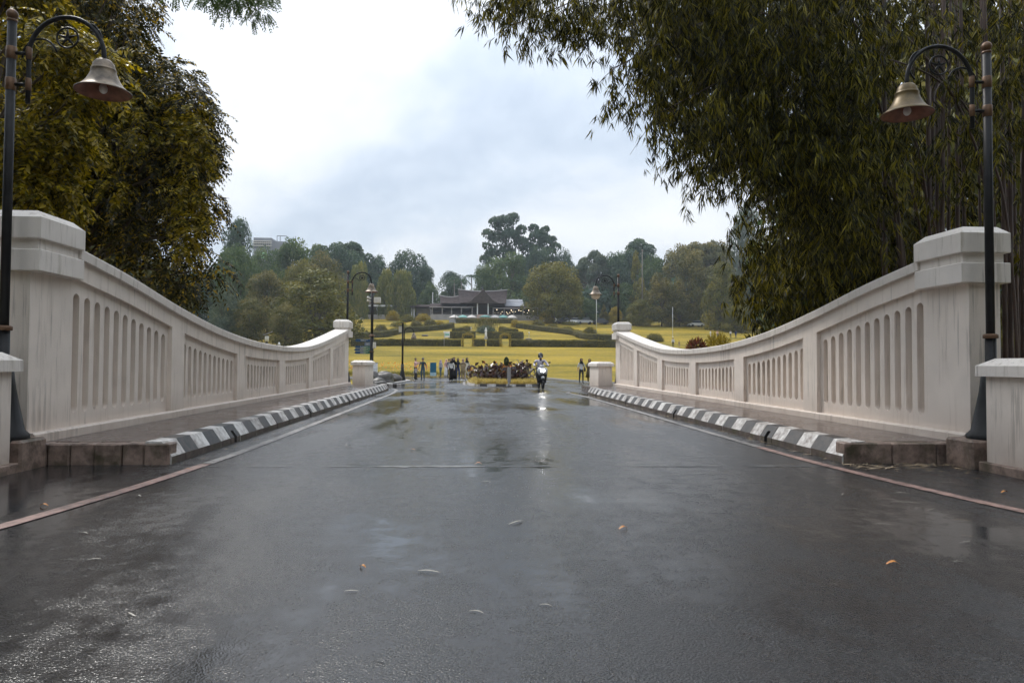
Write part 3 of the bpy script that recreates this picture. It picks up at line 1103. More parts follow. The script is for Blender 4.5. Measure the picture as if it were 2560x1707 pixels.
wing_wall(5.91, 6.43, -1.0, 7.95, 'low white wall with stained foot beside the bamboo parapet, next to the rusty lamp post')
wing_wall(-5.40, -4.88, -1.0, 7.98, 'low white wall at the picture edge beside the black lamp post under the yellow tree')
wing_wall(-5.06, -4.52, 31.4, 34.0, 'short white wall beyond the parapet by the blue direction boards', foot=False)
wing_wall(5.50, 6.10, 30.75, 33.0, 'short white wall at the far end of the parapet near the couple on the lawn edge', foot=False)
for x0, x1, lab in ((5.80, 6.45, 'mossy concrete block between the bamboo side parapet and its low wall'), (-5.45, -4.80, 'mossy concrete block between the tree side parapet and its low wall')):
    q = MB()
    q.box(-(x1 - x0) / 2, (x1 - x0) / 2, -0.24, 0.24, -0.02, 0.335, 0.025)
    tag(q.build('concrete_block', M['stone'], loc=((x0 + x1) / 2, 8.28, 0)), lab, 'block', 'concrete blocks beside the lamp posts')


# ------------------------------------------------------------------ lamp posts
def make_lamp(loc, sdir, label, bell, globe=False, zb=0.0, scroll=True):
    root = thing('lamp_post', loc, label=label, cat='lamp post', group='bell lamp posts')
    A = lambda d: sdir * d
    q = MB()
    q.tube([(0, 0, zb), (0, 0, 1.55)], 0.060, 14)
    q.tube([(0, 0, 1.55), (0, 0, 4.98)], 0.048, 14)
    q.build('pole', M['iron'], root)
    q = MB()
    q.lathe([(0.27, zb - 0.02), (0.27, zb + 0.05), (0.22, zb + 0.10), (0.13, zb + 0.55), (0.105, zb + 0.75), (0.085, zb + 0.78)], 16)
    q.build('flared_base', M['iron'], root)
    q = MB()
    q.ball((0, 0, 5.045), 0.060, 14, 10)
    q.lathe([(0.04, 4.95), (0.055, 4.965), (0.055, 4.985), (0.04, 4.99)], 14)
    q.build('finial', M['copper'], root)
    for z, r, h in ((1.55, 0.082, 0.04),):
        q = MB()
        q.lathe([(r * .8, z - h * .6), (r, z - h / 2), (r, z + h / 2), (r * .75, z + h * .8)], 16)
        q.build('collar', M['copper'], root)
    for z in (4.26, 4.61):
        q = MB()
        q.lathe([(0.049, z - .07), (0.054, z - .065), (0.054, z + .065), (0.049, z + .07)], 14)
        q.build('band', M['copper'], root)
        q = MB()
        q.lathe([(0.027, z - .07), (0.031, z - .065), (0.031, z + .065), (0.027, z + .07)], 12, (A(0.19), 0, 0))
        q.build('band', M['copper'], root)
        q = MB()
        q.tube([(A(0.045), 0, z), (A(0.17), 0, z)], 0.02, 8)
        q.build('bracket', M['iron'], root)
    pts = [(A(0.19), 0, 4.05), (A(0.19), 0, 4.30), (A(0.19), 0, 4.60)]
    for k in range(1, 22):
        a = PI - PI * k / 21
        pts.append((A(0.595 + 0.405 * math.cos(a)), 0, 4.60 + 0.43 * math.sin(a)))
    pts.append((A(1.0), 0, 4.54))
    q = MB()
    q.tube(pts, 0.025, 10)
    q.build('hook_arm', M['iron'], root)
    if scroll:
        q = MB()
        q.tube([(A(0.60 + 0.115 * math.cos(2 * PI * k / 24)), 0, 4.80 + 0.115 * math.sin(2 * PI * k / 24)) for k in range(24)], 0.011, 6, closed=True)
        q.tube([(A(0.78 + 0.19 * math.cos(t)), 0, 4.78 + 0.20 * math.sin(t)) for t in np.linspace(-0.9, 1.2, 14)], 0.011, 6)
        q.tube([(A(0.31 + 0.19 * math.cos(t)), 0, 4.56 + 0.22 * math.sin(t)) for t in np.linspace(PI, 0.35, 14)], 0.011, 6)
        for k in range(5):
            a = PI / 2 + 2 * PI * k / 5
            q.tube([(A(0.60), 0, 4.80), (A(0.60 + 0.10 * math.cos(a)), 0, 4.80 + 0.10 * math.sin(a))], [0.022, 0.006], 5)
        q.build('scroll', M['iron'], root)
    q = MB()
    bellp = [(0.034, 4.565), (0.075, 4.555), (0.105, 4.52), (0.12, 4.47), (0.124, 4.455), (0.132, 4.45), (0.132, 4.438), (0.127, 4.43), (0.147, 4.375), (0.176, 4.315), (0.215, 4.262), (0.262, 4.22), (0.292, 4.203), (0.293, 4.196)]
    q.lathe(bellp, 28, (A(1.0), 0, 0))
    q.f.pop(); q.mi.pop(); q.sm.pop()
    q.cur = 1
    q.lathe([(max(0.01, r - 0.008), z - 0.006) for r, z in bellp[2:]], 28, (A(1.0), 0, 0))
    q.f.pop(); q.mi.pop(); q.sm.pop()
    sh = q.build('bell_shade', [bell, M['rustin']], root, fix=False)
    q = MB()
    if globe:
        q.ball((A(1.0), 0, 4.14), 0.20, 18, 12, 0.8)
        q.build('globe', M['globe'], sh)
    else:
        q.ball((A(1.0), 0, 4.235), 0.045, 12, 8, 1.25)
        q.tube([(A(1.0), 0, 4.27), (A(1.0), 0, 4.45)], 0.03, 8)
        q.build('bulb', M['glassb'], sh)
    return root


make_lamp((-5.12, 8.22, 0), 1, 'black bell lamp post at the picture edge before the yellow-leaved tree', M['bronze'], zb=0.33)
make_lamp((6.19, 8.24, 0), -1, 'rusty bell lamp post standing before the dark bamboo', M['bronzed'], zb=0.33)
make_lamp((-5.24, 31.0, 0), 1, 'bell lamp post rising behind the far end of the tree side parapet', M['bronze'])
make_lamp((6.42, 31.0, 0), -1, 'bell lamp post with cream globe at the far end of the bamboo side parapet', M['bronze'], globe=True)


# ------------------------------------------------------------------ tall trees beside the bridge
def twig_tube(q, a, b, r0, r1, sag=0.15, n=6, seg=6):
    a, b = Vector(a), Vector(b)
    d = b - a
    pts = []
    side = Vector((random.uniform(-1, 1), random.uniform(-1, 1), 0)) * d.length * 0.06
    for k in range(n + 1):
        t = k / n
        p = a + d * t + Vector((0, 0, math.sin(t * PI) * sag * d.length)) + side * math.sin(t * PI)
        pts.append(p)
    q.tube(pts, [r0 + (r1 - r0) * k / n for k in range(n + 1)], seg, cap=False)


def fronds(P, D, ln, leaflets=7, ll=0.12, lw=0.05):
    """pinnate leaves: paired leaflets along a drooping midrib"""
    n = len(P)
    up = np.array([[0, 0, 1.0]]) + RNG.normal(size=(n, 3)) * 0.35
    S = unit(np.cross(D, up))
    Nn = unit(np.cross(S, D))
    Vs, Fs, off = [], [], 0
    for k in range(leaflets):
        t = (k + 0.8) / leaflets
        base = P + D * (ln * t)[:, None] - np.array([[0, 0, 1.0]]) * (ln * 0.35 * t * t)[:, None]
        for sg in (-1, 1):
            dd = unit(D * 0.55 + S * sg - np.array([[0, 0, 0.35]]) + RNG.normal(size=(n, 3)) * 0.14)
            sd = unit(np.cross(dd, Nn + RNG.normal(size=(n, 3)) * 0.25))
            sc = (1.0 - 0.45 * abs(t - 0.5)) * RNG.uniform(0.8, 1.2, n)
            V, Fq = blades(base, dd, ll * sc, lw * sc, sd, 0.12)
            Vs.append(V)
            Fs.append(Fq + off)
            off += len(V)
    return np.concatenate(Vs), np.concatenate(Fs)


def pinnate_tree(name, root_loc, lobes, nf, mat, label, leaf=(0.42, 0.12, 0.05), trunk_r=0.28):
    base = Vector(root_loc)
    root = thing(name, base, label=label, cat='tree')
    cs = np.array([l[0] for l in lobes])
    rs = np.array([l[1] for l in lobes])
    w = rs ** 2 / (rs ** 2).sum()
    pick = RNG.choice(len(lobes), nf, p=w)
    dirs = sphere_dirs(nf)
    rad = rs[pick] * RNG.uniform(0.35, 1.0, nf) ** 0.6
    P = cs[pick] + dirs * rad[:, None] * np.array([[1, 1, 0.85]])
    D = unit(dirs * np.array([[1, 1, 0.5]]) + np.array([[0, 0, -0.55]]) + RNG.normal(size=(nf, 3)) * 0.3)
    V, Fq = fronds(P, D, leaf[0] * RNG.uniform(0.7, 1.25, nf), 7, leaf[1], leaf[2])
    o = mesh_np('crown', V, Fq, mat, root, wl(root))
    o['kind'] = 'stuff'
    q = MB()
    top = Vector(cs.mean(0))
    fork = Vector((base.x * 0.8 + top.x * 0.2, base.y * 0.8 + top.y * 0.2, base.z + (top.z - base.z) * 0.55))
    q.tube([base, base.lerp(fork, 0.5) + Vector((.15, 0, 0)), fork, fork.lerp(top, 0.6)], [trunk_r * 1.3, trunk_r, trunk_r * 0.8, trunk_r * 0.5], 10)
    for c, r in lobes:
        twig_tube(q, fork.lerp(top, random.uniform(0, 0.6)), c, trunk_r * 0.22, 0.012, random.uniform(-0.02, 0.12))
    q.build('trunk', M['bark'], root, wl(root))
    return root


def lobes_in(poly, n, y0, y1, r0, r1):
    P = sample_poly(poly, n, y0, y1)
    return [(p, random.uniform(r0, r1)) for p in P]


# dark pinnate tree whose crown hangs over the parapet
polyA = [(60, -160), (300, -160), (310, 10), (290, 110), (360, 140), (425, 150), (450, 200), (455, 300), (460, 400), (455, 520), (455, 600), (440, 660), (410, 650), (385, 600), (300, 560), (180, 500), (60, 480)]
lob = lobes_in(polyA, 120, 14.5, 18.5, 0.38, 0.72)
for x, y in ((490, 200), (500, 260), (505, 330), (492, 400), (505, 470), (485, 540), (470, 610), (455, 660), (440, 150), (380, 140), (330, 60), (500, 360)):
    lob.append((np.array(px(x - 38, y, random.uniform(14.5, 17.0))), random.uniform(0.24, 0.36)))
pinnate_tree('rain_tree', (-10.5, 17.0, tz(0, 17.0)), lob, 7200, M['pindark'], 'tall dark leafy tree hanging down behind the parapet opposite the bamboo', (0.36, 0.115, 0.05), 0.3)
dt = [o for o in bpy.data.objects if o.name == 'rain_tree'][0]
yl = [(np.array(px(x, y, 14.0 + random.uniform(-.3, .3))), r) for x, y, r in ((430, 250, .2), (420, 300, .2), (440, 340, .24), (450, 400, .22), (425, 440, .2), (432, 480, .22), (445, 300, .18), (310, 230, .22), (330, 300, .2), (440, 520, .2), (420, 560, .16), (250, 330, .2), (260, 420, .2))]
pk = RNG.integers(0, len(yl), 420)
dd_ = sphere_dirs(420)
V, Fq = fronds(np.array([c[0] for c in yl])[pk] + dd_ * np.array([c[1] for c in yl])[pk][:, None], unit(dd_ + np.array([[0.2, -.3, -.5]])), .3 * RNG.uniform(.7, 1.2, 420), 7, .11, .05)
mesh_np('young_leaf_sprays', V, Fq, M['pinyel'], dt, wl(dt))['kind'] = 'stuff'
# yellow leaved tree nearer to the lamp post
polyB = [(-260, -140), (120, -140), (180, 20), (215, 130), (200, 260), (190, 380), (165, 470), (100, 520), (-260, 520)]
lob = lobes_in(polyB, 44, 11.0, 13.0, 0.30, 0.52)
for x, y in ((60, 300), (110, 330), (140, 420), (100, 440), (40, 430), (30, 330), (150, 240), (120, 80), (60, 60), (170, 120)):
    lob.append((np.array(px(x, y, random.uniform(10.6, 11.6))), random.uniform(0.26, 0.4)))
tr = pinnate_tree('yellow_tree', (-9.6, 12.6, tz(0, 12.6)), lob, 2600, M['pinyel'], 'yellow-leaved tree right behind the black lamp post at the picture edge', (0.36, 0.12, 0.052), 0.2)
# yellow sprays in the middle of the dark tree
# overhanging branch above the road: crown end of a tree standing beside the camera
q = MB()
root = thing('overhanging_tree', (-8.5, 5.5, 0), label='tree out of view whose leafy branch tips hang into the top of the sky', cat='tree')
cl = []
for x, y, r in ((418, -8, .10), (470, -12, .2), (495, 14, .12), (520, -10, .2), (560, -5, .22), (530, 42, .13), (575, 42, .13), (600, -2, .2), (612, 48, .16), (585, -22, .3), (640, -20, .16), (540, -30, .35), (590, 60, .12), (625, 20, .10), (480, 5, .12), (545, 15, .14)):
    cl.append((np.array(px(x - 12, y * .8 - 14, 9.0 + random.uniform(-.4, .4))), r * .8))
cs = np.array([c[0] for c in cl])
rs = np.array([c[1] for c in cl])
pick = RNG.choice(len(cl), 330, p=rs ** 1.5 / (rs ** 1.5).sum())
dirs = sphere_dirs(330)
V, Fq = fronds(cs[pick] + dirs * rs[pick][:, None] * 0.7, unit(dirs + np.array([[0.1, 0, -0.5]])), 0.14 * RNG.uniform(0.7, 1.2, 330), 7, 0.045, 0.02)
mesh_np('crown', V, Fq, M['f_green'], root, wl(root))['kind'] = 'stuff'
hub = px(520, -120, 9.0)
q.tube([(-8.5, 5.5, 0), (-8.3, 5.6, 4), (-7.2, 6.4, 7.0), hub], [.26, .2, .13, .05], 8)
for c, r in cl: twig_tube(q, hub, c, 0.02, 0.004, 0.03, 5, 5)
q.build('trunk', M['bark'], root, wl(root))

# ------------------------------------------------------------------ bamboo
def bamboo():
    root = thing('bamboo_clump', (11.5, 14.5, tz(0, 14.5)), label='huge dark bamboo clump arching over the pavement and road', cat='bamboo')
    Vs, Fs, off = [], [], 0

    def fan(C, n_bl, ln, w, spread, drop):
        nonlocal off
        n = len(C)
        az = RNG.uniform(0, 2 * PI, n)
        H = np.stack([np.cos(az), np.sin(az), np.zeros(n)], -1)
        for k in range(n_bl):
            a2 = az + RNG.normal(size=n) * spread
            H2 = np.stack([np.cos(a2), np.sin(a2), np.zeros(n)], -1)
            dd = unit(H2 * RNG.uniform(0.15, 0.9, n)[:, None] + np.array([[0, 0, -1.0]]) * RNG.uniform(drop * .5, drop * 1.2, n)[:, None])
            L_ = ln * RNG.uniform(0.65, 1.25, n)
            V, Fq = blades(C + RNG.normal(size=(n, 3)) * 0.025, dd, L_, w * RNG.uniform(0.8, 1.2, n), None, 0.10)
            Vs.append(V)
            Fs.append(Fq + off)
            off += len(V)
    # the body of the clump
    body = [(1400, -120), (2480, -120), (2480, 600), (2250, 470), (2100, 500), (1985, 545), (1880, 595), (1800, 640), (1800, 600), (1800, 550), (1820, 500), (1780, 440), (1730, 380), (1660, 330), (1600, 280), (1550, 230), (1520, 170), (1480, 90)]
    bodyA = [(1450, -120), (1980, -120), (1980, 510), (1900, 560), (1860, 600), (1840, 560), (1860, 520), (1830, 460), (1780, 395), (1700, 340), (1625, 285), (1570, 240), (1535, 190), (1490, 100)]
    bodyB = [(1900, -120), (2480, -120), (2480, 400), (2380, 400), (2250, 420), (2220, 440), (2100, 475), (1985, 510), (1900, 550)]
    # branch sprays: leaf fans strung along drooping branchlets
    def sprays(poly, n, y0, y1, per, reach, down, bl, ln, w, jit=.42):
        nc = max(20, n // 9)
        Cc = sample_poly(poly, nc, y0, y1)
        A = Cc[RNG.integers(0, nc, n)] + RNG.normal(size=(n, 3)) * np.array([[jit, jit, jit * .8]])
        if poly is bodyB or poly is body:
            keep = ~((A[:, 0] / A[:, 1] > 0.56) & (A[:, 2] / A[:, 1] > 0.30) & (RNG.uniform(size=n) < 0.6))
            A = A[keep]
            n = len(A)
        az = RNG.uniform(0, 2 * PI, n)
        H = np.stack([np.cos(az), np.sin(az), np.zeros(n)], -1)
        t = RNG.uniform(0, 1, (n, per))
        R = reach * RNG.uniform(0.5, 1.2, (n, 1))
        C = A[:, None, :] + H[:, None, :] * (t * R)[:, :, None] + np.array([0, 0, -1.0])[None, None] * (t * t * R * down)[:, :, None]
        C = C.reshape(-1, 3) + RNG.normal(size=(n * per, 3)) * 0.06
        fan(C, bl, ln, w, 0.7, 1.0)
    sprays(bodyA, 1500, 11.0, 15.5, 8, 0.75, 0.9, 7, 0.20, 0.024)
    sprays(bodyB, 900, 12.0, 17.0, 8, 0.8, 0.9, 7, 0.21, 0.026)
    sprays(body, 750, 15.5, 19.5, 8, 1.0, 0.8, 7, 0.30, 0.045)
    low = [(1735, 560), (2160, 470), (2160, 660), (2000, 700), (1900, 725), (1790, 720)]
    sprays(low, 420, 16.5, 20.0, 8, 0.8, 0.9, 7, 0.24, 0.034)
    # open fringe over the road
    fr = [(1050, -60), (1420, -60), (1420, 90), (1330, 75), (1270, 70), (1180, 95), (1120, 70), (1075, 15)]
    sprays(fr, 120, 10.5, 12.5, 7, 0.32, 0.9, 6, 0.15, 0.019, .12)
    tips = [(1062, 5), (1088, 40), (1110, 60), (1140, 75), (1172, 100), (1190, 115), (1215, 80), (1250, 60), (1288, 60), (1300, 90), (1345, 60), (1362, 90), (1385, 125), (1405, 160),
            (1412, 215), (1425, 262), (1452, 288), (1492, 312), (1520, 330), (1545, 372), (1553, 400), (1590, 410), (1610, 420), (1632, 430), (1645, 462), (1620, 462), (1665, 455), (1690, 450), (1690, 575), (1705, 545), (1730, 585),
            (1700, 605), (1745, 640), (1575, 385), (1560, 345), (1230, 30), (1150, 25), (1320, 40)]
    C = []
    for x, y in tips:
        p = np.array(px(x, y - 12, RNG.uniform(10.8, 12.8)))
        for _ in range(6):
            C.append(p + RNG.normal(size=3) * np.array([0.12, 0.2, 0.10]))
        p2 = np.array(px(x + 45, y - 45, RNG.uniform(11.0, 13.0)))
        for _ in range(13):
            C.append(p2 + RNG.normal(size=3) * np.array([0.24, 0.3, 0.2]))
    fan(np.array(C), 6, 0.19, 0.022, 0.8, 1.1)
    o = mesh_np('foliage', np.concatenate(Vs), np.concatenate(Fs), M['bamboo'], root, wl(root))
    o['kind'] = 'stuff'
    # culms: the straight ones at the back, the arching ones over the road
    zb = tz(0, 14.5)
    for i in range(34):
        x = random.choice([random.uniform(1960, 2360), random.uniform(2060, 2400)])
        Y = random.uniform(13.0, 18.5)
        p0 = px(x + random.uniform(-15, 25), 760, Y)
        p1 = px(x + random.uniform(-40, 40), 0, Y)
        p0.z = float(zb)
        d = p1 - Vector((p0.x, p0.y, 2.0))
        top = Vector((p1.x + d.x * 0.4, p1.y, p1.z + 3.0))
        mid = Vector((p0.x * .5 + p1.x * .5, Y, (p0.z + p1.z) / 2))
        q = MB()
        pts = smooth_line([p0, mid, p1, top], 0.32)
        r = random.uniform(0.035, 0.062)
        rr = []
        for k, p in enumerate(pts):
            rr.append(r * (1 - 0.4 * k / len(pts)) * (1.18 if k % 2 == 0 else 0.96))
        q.tube(pts, rr, 7)
        q.build('culm', M['culm'], root, wl(root))
    arcs = [((1075, 0), 11.2), ((1170, 60), 11.4), ((1290, 40), 11.6), ((1400, 160), 11.8), ((1490, 270), 12.0), ((1560, 370), 12.2), ((1630, 430), 12.0), ((1700, 520), 12.6), ((1450, 60), 12.5), ((1600, 200), 13.0), ((1700, 330), 13.0)]
    for (x, y), Y in arcs:
        tip = px(x, y, Y)
        b0 = Vector((random.uniform(8.6, 10.5), random.uniform(13, 15.5), float(zb)))
        m1 = Vector((b0.x - 0.3, b0.y, tip.z * 0.5 + 2.0))
        m2 = Vector((tip.x * .5 + b0.x * .5, (Y + b0.y) / 2, tip.z + 1.7))
        q = MB()
        pts = smooth_line([b0, m1, m2, tip], 0.4)
        q.tube(pts, [0.045 * (1 - 0.88 * k / len(pts)) * (1.12 if k % 2 == 0 else .98) for k in range(len(pts))], 6)
        for k in range(len(pts) // 2, len(pts) - 1):
            for _ in range(2):
                e = pts[k] + Vector((random.uniform(-.5, .3), random.uniform(-.5, .5), random.uniform(-.7, -.1)))
                twig_tube(q, pts[k], e, 0.008, 0.003, 0.08, 4, 4)
        q.build('culm', M['culm'], root, wl(root))
    return root


bamboo()


# ------------------------------------------------------------------ park trees
def crown_mesh(name, lobes, nl, size, drop=0.0, flat=1.0, hang=False):
    cs = np.array([l[0] for l in lobes], float)
    rs = np.array([l[1] for l in lobes], float)
    w = rs ** 2 / (rs ** 2).sum()
    pick = RNG.choice(len(lobes), nl, p=w)
    d = sphere_dirs(nl)
    d[:, 2] = np.where((d[:, 2] < 0) & (RNG.uniform(size=nl) < 0.55), -d[:, 2], d[:, 2])
    rad = rs[pick] * (0.55 + 0.5 * RNG.uniform(0, 1, nl) ** 0.5)
    P = cs[pick] + d * rad[:, None] * np.array([[1, 1, flat]])
    if hang:
        P[:, 2] -= RNG.uniform(0, 1, nl) ** 2 * drop
        D = unit(np.array([[0, 0, -1.0]]) + RNG.normal(size=(nl, 3)) * 0.25)
        V, Fq = blades(P, D, size * RNG.uniform(1.2, 2.6, nl), size * 0.75)
    else:
        t = unit(np.cross(d, RNG.normal(size=(nl, 3))))
        D = unit(t + d * RNG.uniform(-0.2, 0.7, nl)[:, None] + RNG.normal(size=(nl, 3)) * 0.3)
        S = unit(np.cross(D, d + RNG.normal(size=(nl, 3)) * 0.55))
        sz = size * RNG.uniform(0.6, 1.35, nl)
        V, Fq = blades(P - D * (sz / 2)[:, None], D, sz, sz * 0.72, S)
    o = mesh_np(name, V, Fq, tone=np.clip(RNG.uniform(0, 1, len(lobes))[pick] * 0.75 + 0.32 * d[:, 2], 0, 1))  # random tint per lobe, plus painted light: paler on top, darker beneath
    me = o.data
    bpy.data.objects.remove(o)
    return me


def trunk_mesh(name, lobes, r, fork, bare=False):
    q = MB()
    q.tube([(0, 0, -0.06), (0.005, 0, fork * 0.5), (0, 0.004, fork)], [r * 1.4, r, r * 0.85], 8)
    for c, rr in lobes[::2 if not bare else 1]:
        twig_tube(q, (0, 0, fork * random.uniform(0.75, 1.0)), c, r * 0.5, r * 0.1, 0.03, 5, 5)
    o = q.build(name, M['bark'])
    me = o.data
    bpy.data.objects.remove(o)
    return me


def lobes_dome(n, hw, z0, z1, r0, r1, seed):
    rs = random.Random(seed)
    L = []
    for i in range(n):
        t = rs.random()
        z = z0 + (z1 - z0) * t
        env = math.sqrt(max(0.02, 1 - ((t - 0.38) / 0.64) ** 2))
        a = rs.uniform(0, 2 * PI)
        rr = hw * env * math.sqrt(rs.uniform(0.15, 1)) * 0.86
        L.append(((rr * math.cos(a), rr * math.sin(a), z), rs.uniform(r0, r1)))
    return L


def lobes_umbrella(n, hw, z0, z1, r0, r1, seed):
    rs = random.Random(seed)
    L = []
    for i in range(n):
        a = rs.uniform(0, 2 * PI)
        u = math.sqrt(rs.random())
        z = z1 - r1 * 0.6 - (z1 - z0) * (u ** 2.2) * 0.75 - rs.uniform(0, 0.12)
        L.append(((hw * u * math.cos(a) * 0.9, hw * u * math.sin(a) * 0.9, z), rs.uniform(r0, r1)))
    return L


def lobes_cone(n, hw, z0, z1, r0, r1, seed):
    rs = random.Random(seed)
    L = []
    for i in range(n):
        t = rs.random() ** 1.3
        a = rs.uniform(0, 2 * PI)
        rr = hw * (1 - t) ** 0.8 * math.sqrt(rs.uniform(0.2, 1)) * 0.9
        L.append(((rr * math.cos(a), rr * math.sin(a), z0 + (z1 - z0) * t), rs.uniform(r0, r1) * (1 - 0.4 * t)))
    return L


VAR = {}
for i in range(4):
    lb = lobes_dome(60, 0.5, 0.10, 0.93, 0.10, 0.19, 100 + i)
    VAR['dome%d' % i] = (crown_mesh('crown', lb, 13000, 0.032), trunk_mesh('trunk', lb, 0.022, 0.3))
for i in range(2):
    lb = lobes_dome(52, 0.5, -0.02, 0.90, 0.12, 0.20, 140 + i)
    VAR['low%d' % i] = (crown_mesh('crown', lb, 13500, 0.032), trunk_mesh('trunk', lb, 0.025, 0.2))
for i in range(3):
    lb = lobes_umbrella(60, 0.52, 0.42, 0.98, 0.08, 0.14, 200 + i)
    VAR['umb%d' % i] = (crown_mesh('crown', lb, 12000, 0.030, flat=0.6), trunk_mesh('trunk', lb, 0.02, 0.5, True))
for i in range(2):
    lb = lobes_cone(56, 0.5, 0.05, 0.95, 0.10, 0.17, 300 + i)
    VAR['cone%d' % i] = (crown_mesh('crown', lb, 11000, 0.034), trunk_mesh('trunk', lb, 0.022, 0.2))
for i in range(2):
    lb = lobes_dome(46, 0.42, 0.30, 0.92, 0.09, 0.16, 400 + i)
    VAR['weep%d' % i] = (crown_mesh('crown', lb, 13000, 0.034, drop=0.42, hang=True), trunk_mesh('trunk', lb, 0.02, 0.3))
lbR = [((-0.22, 0, .86), .13), ((-.3, .05, .74), .12), ((-.36, 0, .60), .10), ((-.15, -.1, .74), .12), ((-.1, .1, .93), .08), ((.22, 0, .74), .13), ((.34, 0, .62), .10), ((.36, .06, .48), .10), ((.2, -.08, .55), .12), ((.1, 0, .65), .10), ((-.28, 0, .44), .09), ((-.38, .03, .38), .08), ((.28, 0, .36), .09), ((-.05, 0, .45), .12), ((.05, -.1, .36), .14), ((-.12, .05, .34), .13), ((.16, .08, .84), .07), ((-.33, -.05, .87), .08), ((.3, 0, .82), .06), ((-.06, 0, .78), .06), ((.40, 0, .74), .05), ((-.44, 0, .68), .05), ((.0, .05, .56), .07), ((.0, 0, .70), .10), ((-.18, 0, .62), .11), ((.10, 0, .52), .12), ((.40, .0, .55), .08), ((.42, 0, .68), .07), ((-.42, 0, .78), .07), ((-.45, 0, .56), .07), ((.0, 0, .82), .07), ((.3, 0, .72), .10), ((-.2, .1, .52), .11), ((.44, 0, .44), .06), ((-.4, 0, .30), .06)]
VAR['giant0'] = (crown_mesh('crown', [(c, r * 1.0) for c, r in lbR], 13000, 0.028, flat=0.62), trunk_mesh('trunk', lbR, 0.022, 0.30, True))


def tree(kind, cx, ytop, width, Y, mat, label, zbase=None, rz=None, depth=1.0, group='park trees', name='park_tree', bark='bark'):
    cm, tm = VAR[kind]
    p = px(cx, ytop, Y)
    zb = prof(Y) if zbase is None else zbase
    h = p.z - zb
    w = width / 2352 * 2560 / F_PX * Y
    root = thing(name, (p.x, Y, zb), random.uniform(0, 6.28) if rz is None else rz, label, 'tree', group)
    root.scale = (w, w * depth, h)
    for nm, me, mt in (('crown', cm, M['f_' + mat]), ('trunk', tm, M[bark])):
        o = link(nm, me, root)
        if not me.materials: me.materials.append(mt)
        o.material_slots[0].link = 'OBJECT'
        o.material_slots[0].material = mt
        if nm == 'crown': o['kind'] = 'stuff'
    return root


T = tree
# left of the road, back to front
T('dome0', 546, 512, 84, 190, 'teal', 'tall grey-green tree beside the concrete hotel, nearest to the hanging dark tree')
T('dome1', 545, 575, 105, 150, 'green', 'broad green tree behind the parapet below the tall tree by the hotel')
T('dome2', 676, 562, 112, 185, 'green', 'round green tree directly under the concrete hotel')
T('umb0', 800, 540, 165, 240, 'teal', 'dark broad tree rising highest behind the bell lamp, with rounded top')
T('dome3', 790, 575, 130, 225, 'teal', 'dark tree filling under the highest rounded crown behind the bell lamp')
T('dome1', 935, 584, 110, 245, 'teal', 'dark tree behind the light trailing trees above the pavilion')
T('dome0', 975, 615, 60, 240, 'teal', 'dark low tree touching the bright sky gap over the pavilion')
T('low0', 745, 585, 110, 175, 'brown', 'brownish tree between the round green tree and the bell lamp')
T('dome3', 690, 605, 90, 165, 'olive', 'olive tree above the big olive dome tree')
T('weep0', 823, 598, 56, 200, 'weep', 'pale trailing tree right behind the hooked bell lamp arm')
T('weep1', 888, 619, 50, 205, 'weep', 'shorter pale trailing tree above the open pavilion roof')
T('weep0', 928, 617, 66, 207, 'weep', 'taller pale trailing tree beside the white flagpole')
T('low1', 872, 668, 40, 208, 'olive', 'small yellowish tree at the foot of the trailing trees')
T('dome2', 615, 633, 105, 140, 'brown', 'brown-olive tree left of the big olive dome tree')
T('low0', 522, 654, 80, 120, 'grey', 'blue-grey tree behind the lowest part of the parapet')
T('low1', 728, 628, 205, 125, 'olive', 'big olive dome tree spreading behind the parapet before the garden')
T('low0', 655, 700, 80, 112, 'brown', 'low brown tree at the side of the big olive dome tree')
T('dome1', 580, 690, 90, 118, 'brown', 'dim brown tree above the small white floodlights')
# middle and right
T('giant0', 1198, 480, 186, 270, 'teal', 'giant two-headed tree towering over the long-roofed hall', rz=0.0)
T('dome0', 1040, 628, 80, 240, 'teal', 'dark rounded tree left of the long-roofed hall beneath the palms')
T('dome3', 1165, 592, 140, 235, 'green', 'green tree massed right behind the long-roofed hall')
T('dome2', 1110, 618, 70, 232, 'green', 'smaller green tree behind the hall ridge near the palms')
T('dome1', 1235, 575, 90, 262, 'teal', 'dark tree at the foot of the giant two-headed tree')
T('dome3', 1272, 608, 146, 191, 'olive', 'large orange-olive tree at the right end of the long-roofed hall')
T('low0', 1310, 640, 70, 192, 'olive', 'lower olive tree leaning against the large orange-olive tree')
T('umb1', 1366, 560, 112, 240, 'grey', 'wide grey-green tree above the cream globe lamp')
T('umb2', 1462, 540, 150, 250, 'teal', 'dark flat-topped tree behind the tall thin mast')
T('dome1', 1296, 582, 60, 265, 'teal', 'small dark tree between the giant tree and the grey-green one')
T('cone0', 1462, 578, 66, 205, 'olive', 'narrow creeper-covered tree beside the tall thin mast')
T('umb0', 1600, 538, 178, 225, 'brown', 'brown flat-topped tree with open branches near the bamboo')
T('dome0', 1520, 632, 84, 183, 'brown', 'brown-olive tree standing right of the lamp with globe')
T('dome2', 1588, 588, 90, 185, 'brown', 'taller brown-olive tree under the brown flat-topped one')
T('low1', 1662, 612, 96, 172, 'olive', 'yellow-olive drooping tree behind the rising parapet')
T('dome1', 1735, 625, 104, 172, 'grey', 'grey-green tree behind the bamboo leaf tips')
T('dome3', 1715, 478, 90, 270, 'grey', 'tall pale grey tree peeping out beside the bamboo')
T('low1', 1468, 692, 72, 184, 'olive', 'low olive tree by the parked cars')
T('cone1', 1387, 700, 30, 188, 'brown', 'small brown conical tree by the parked cars')
T('low0', 1412, 706, 32, 187, 'yellow', 'small yellow tree next to the brown conical one')
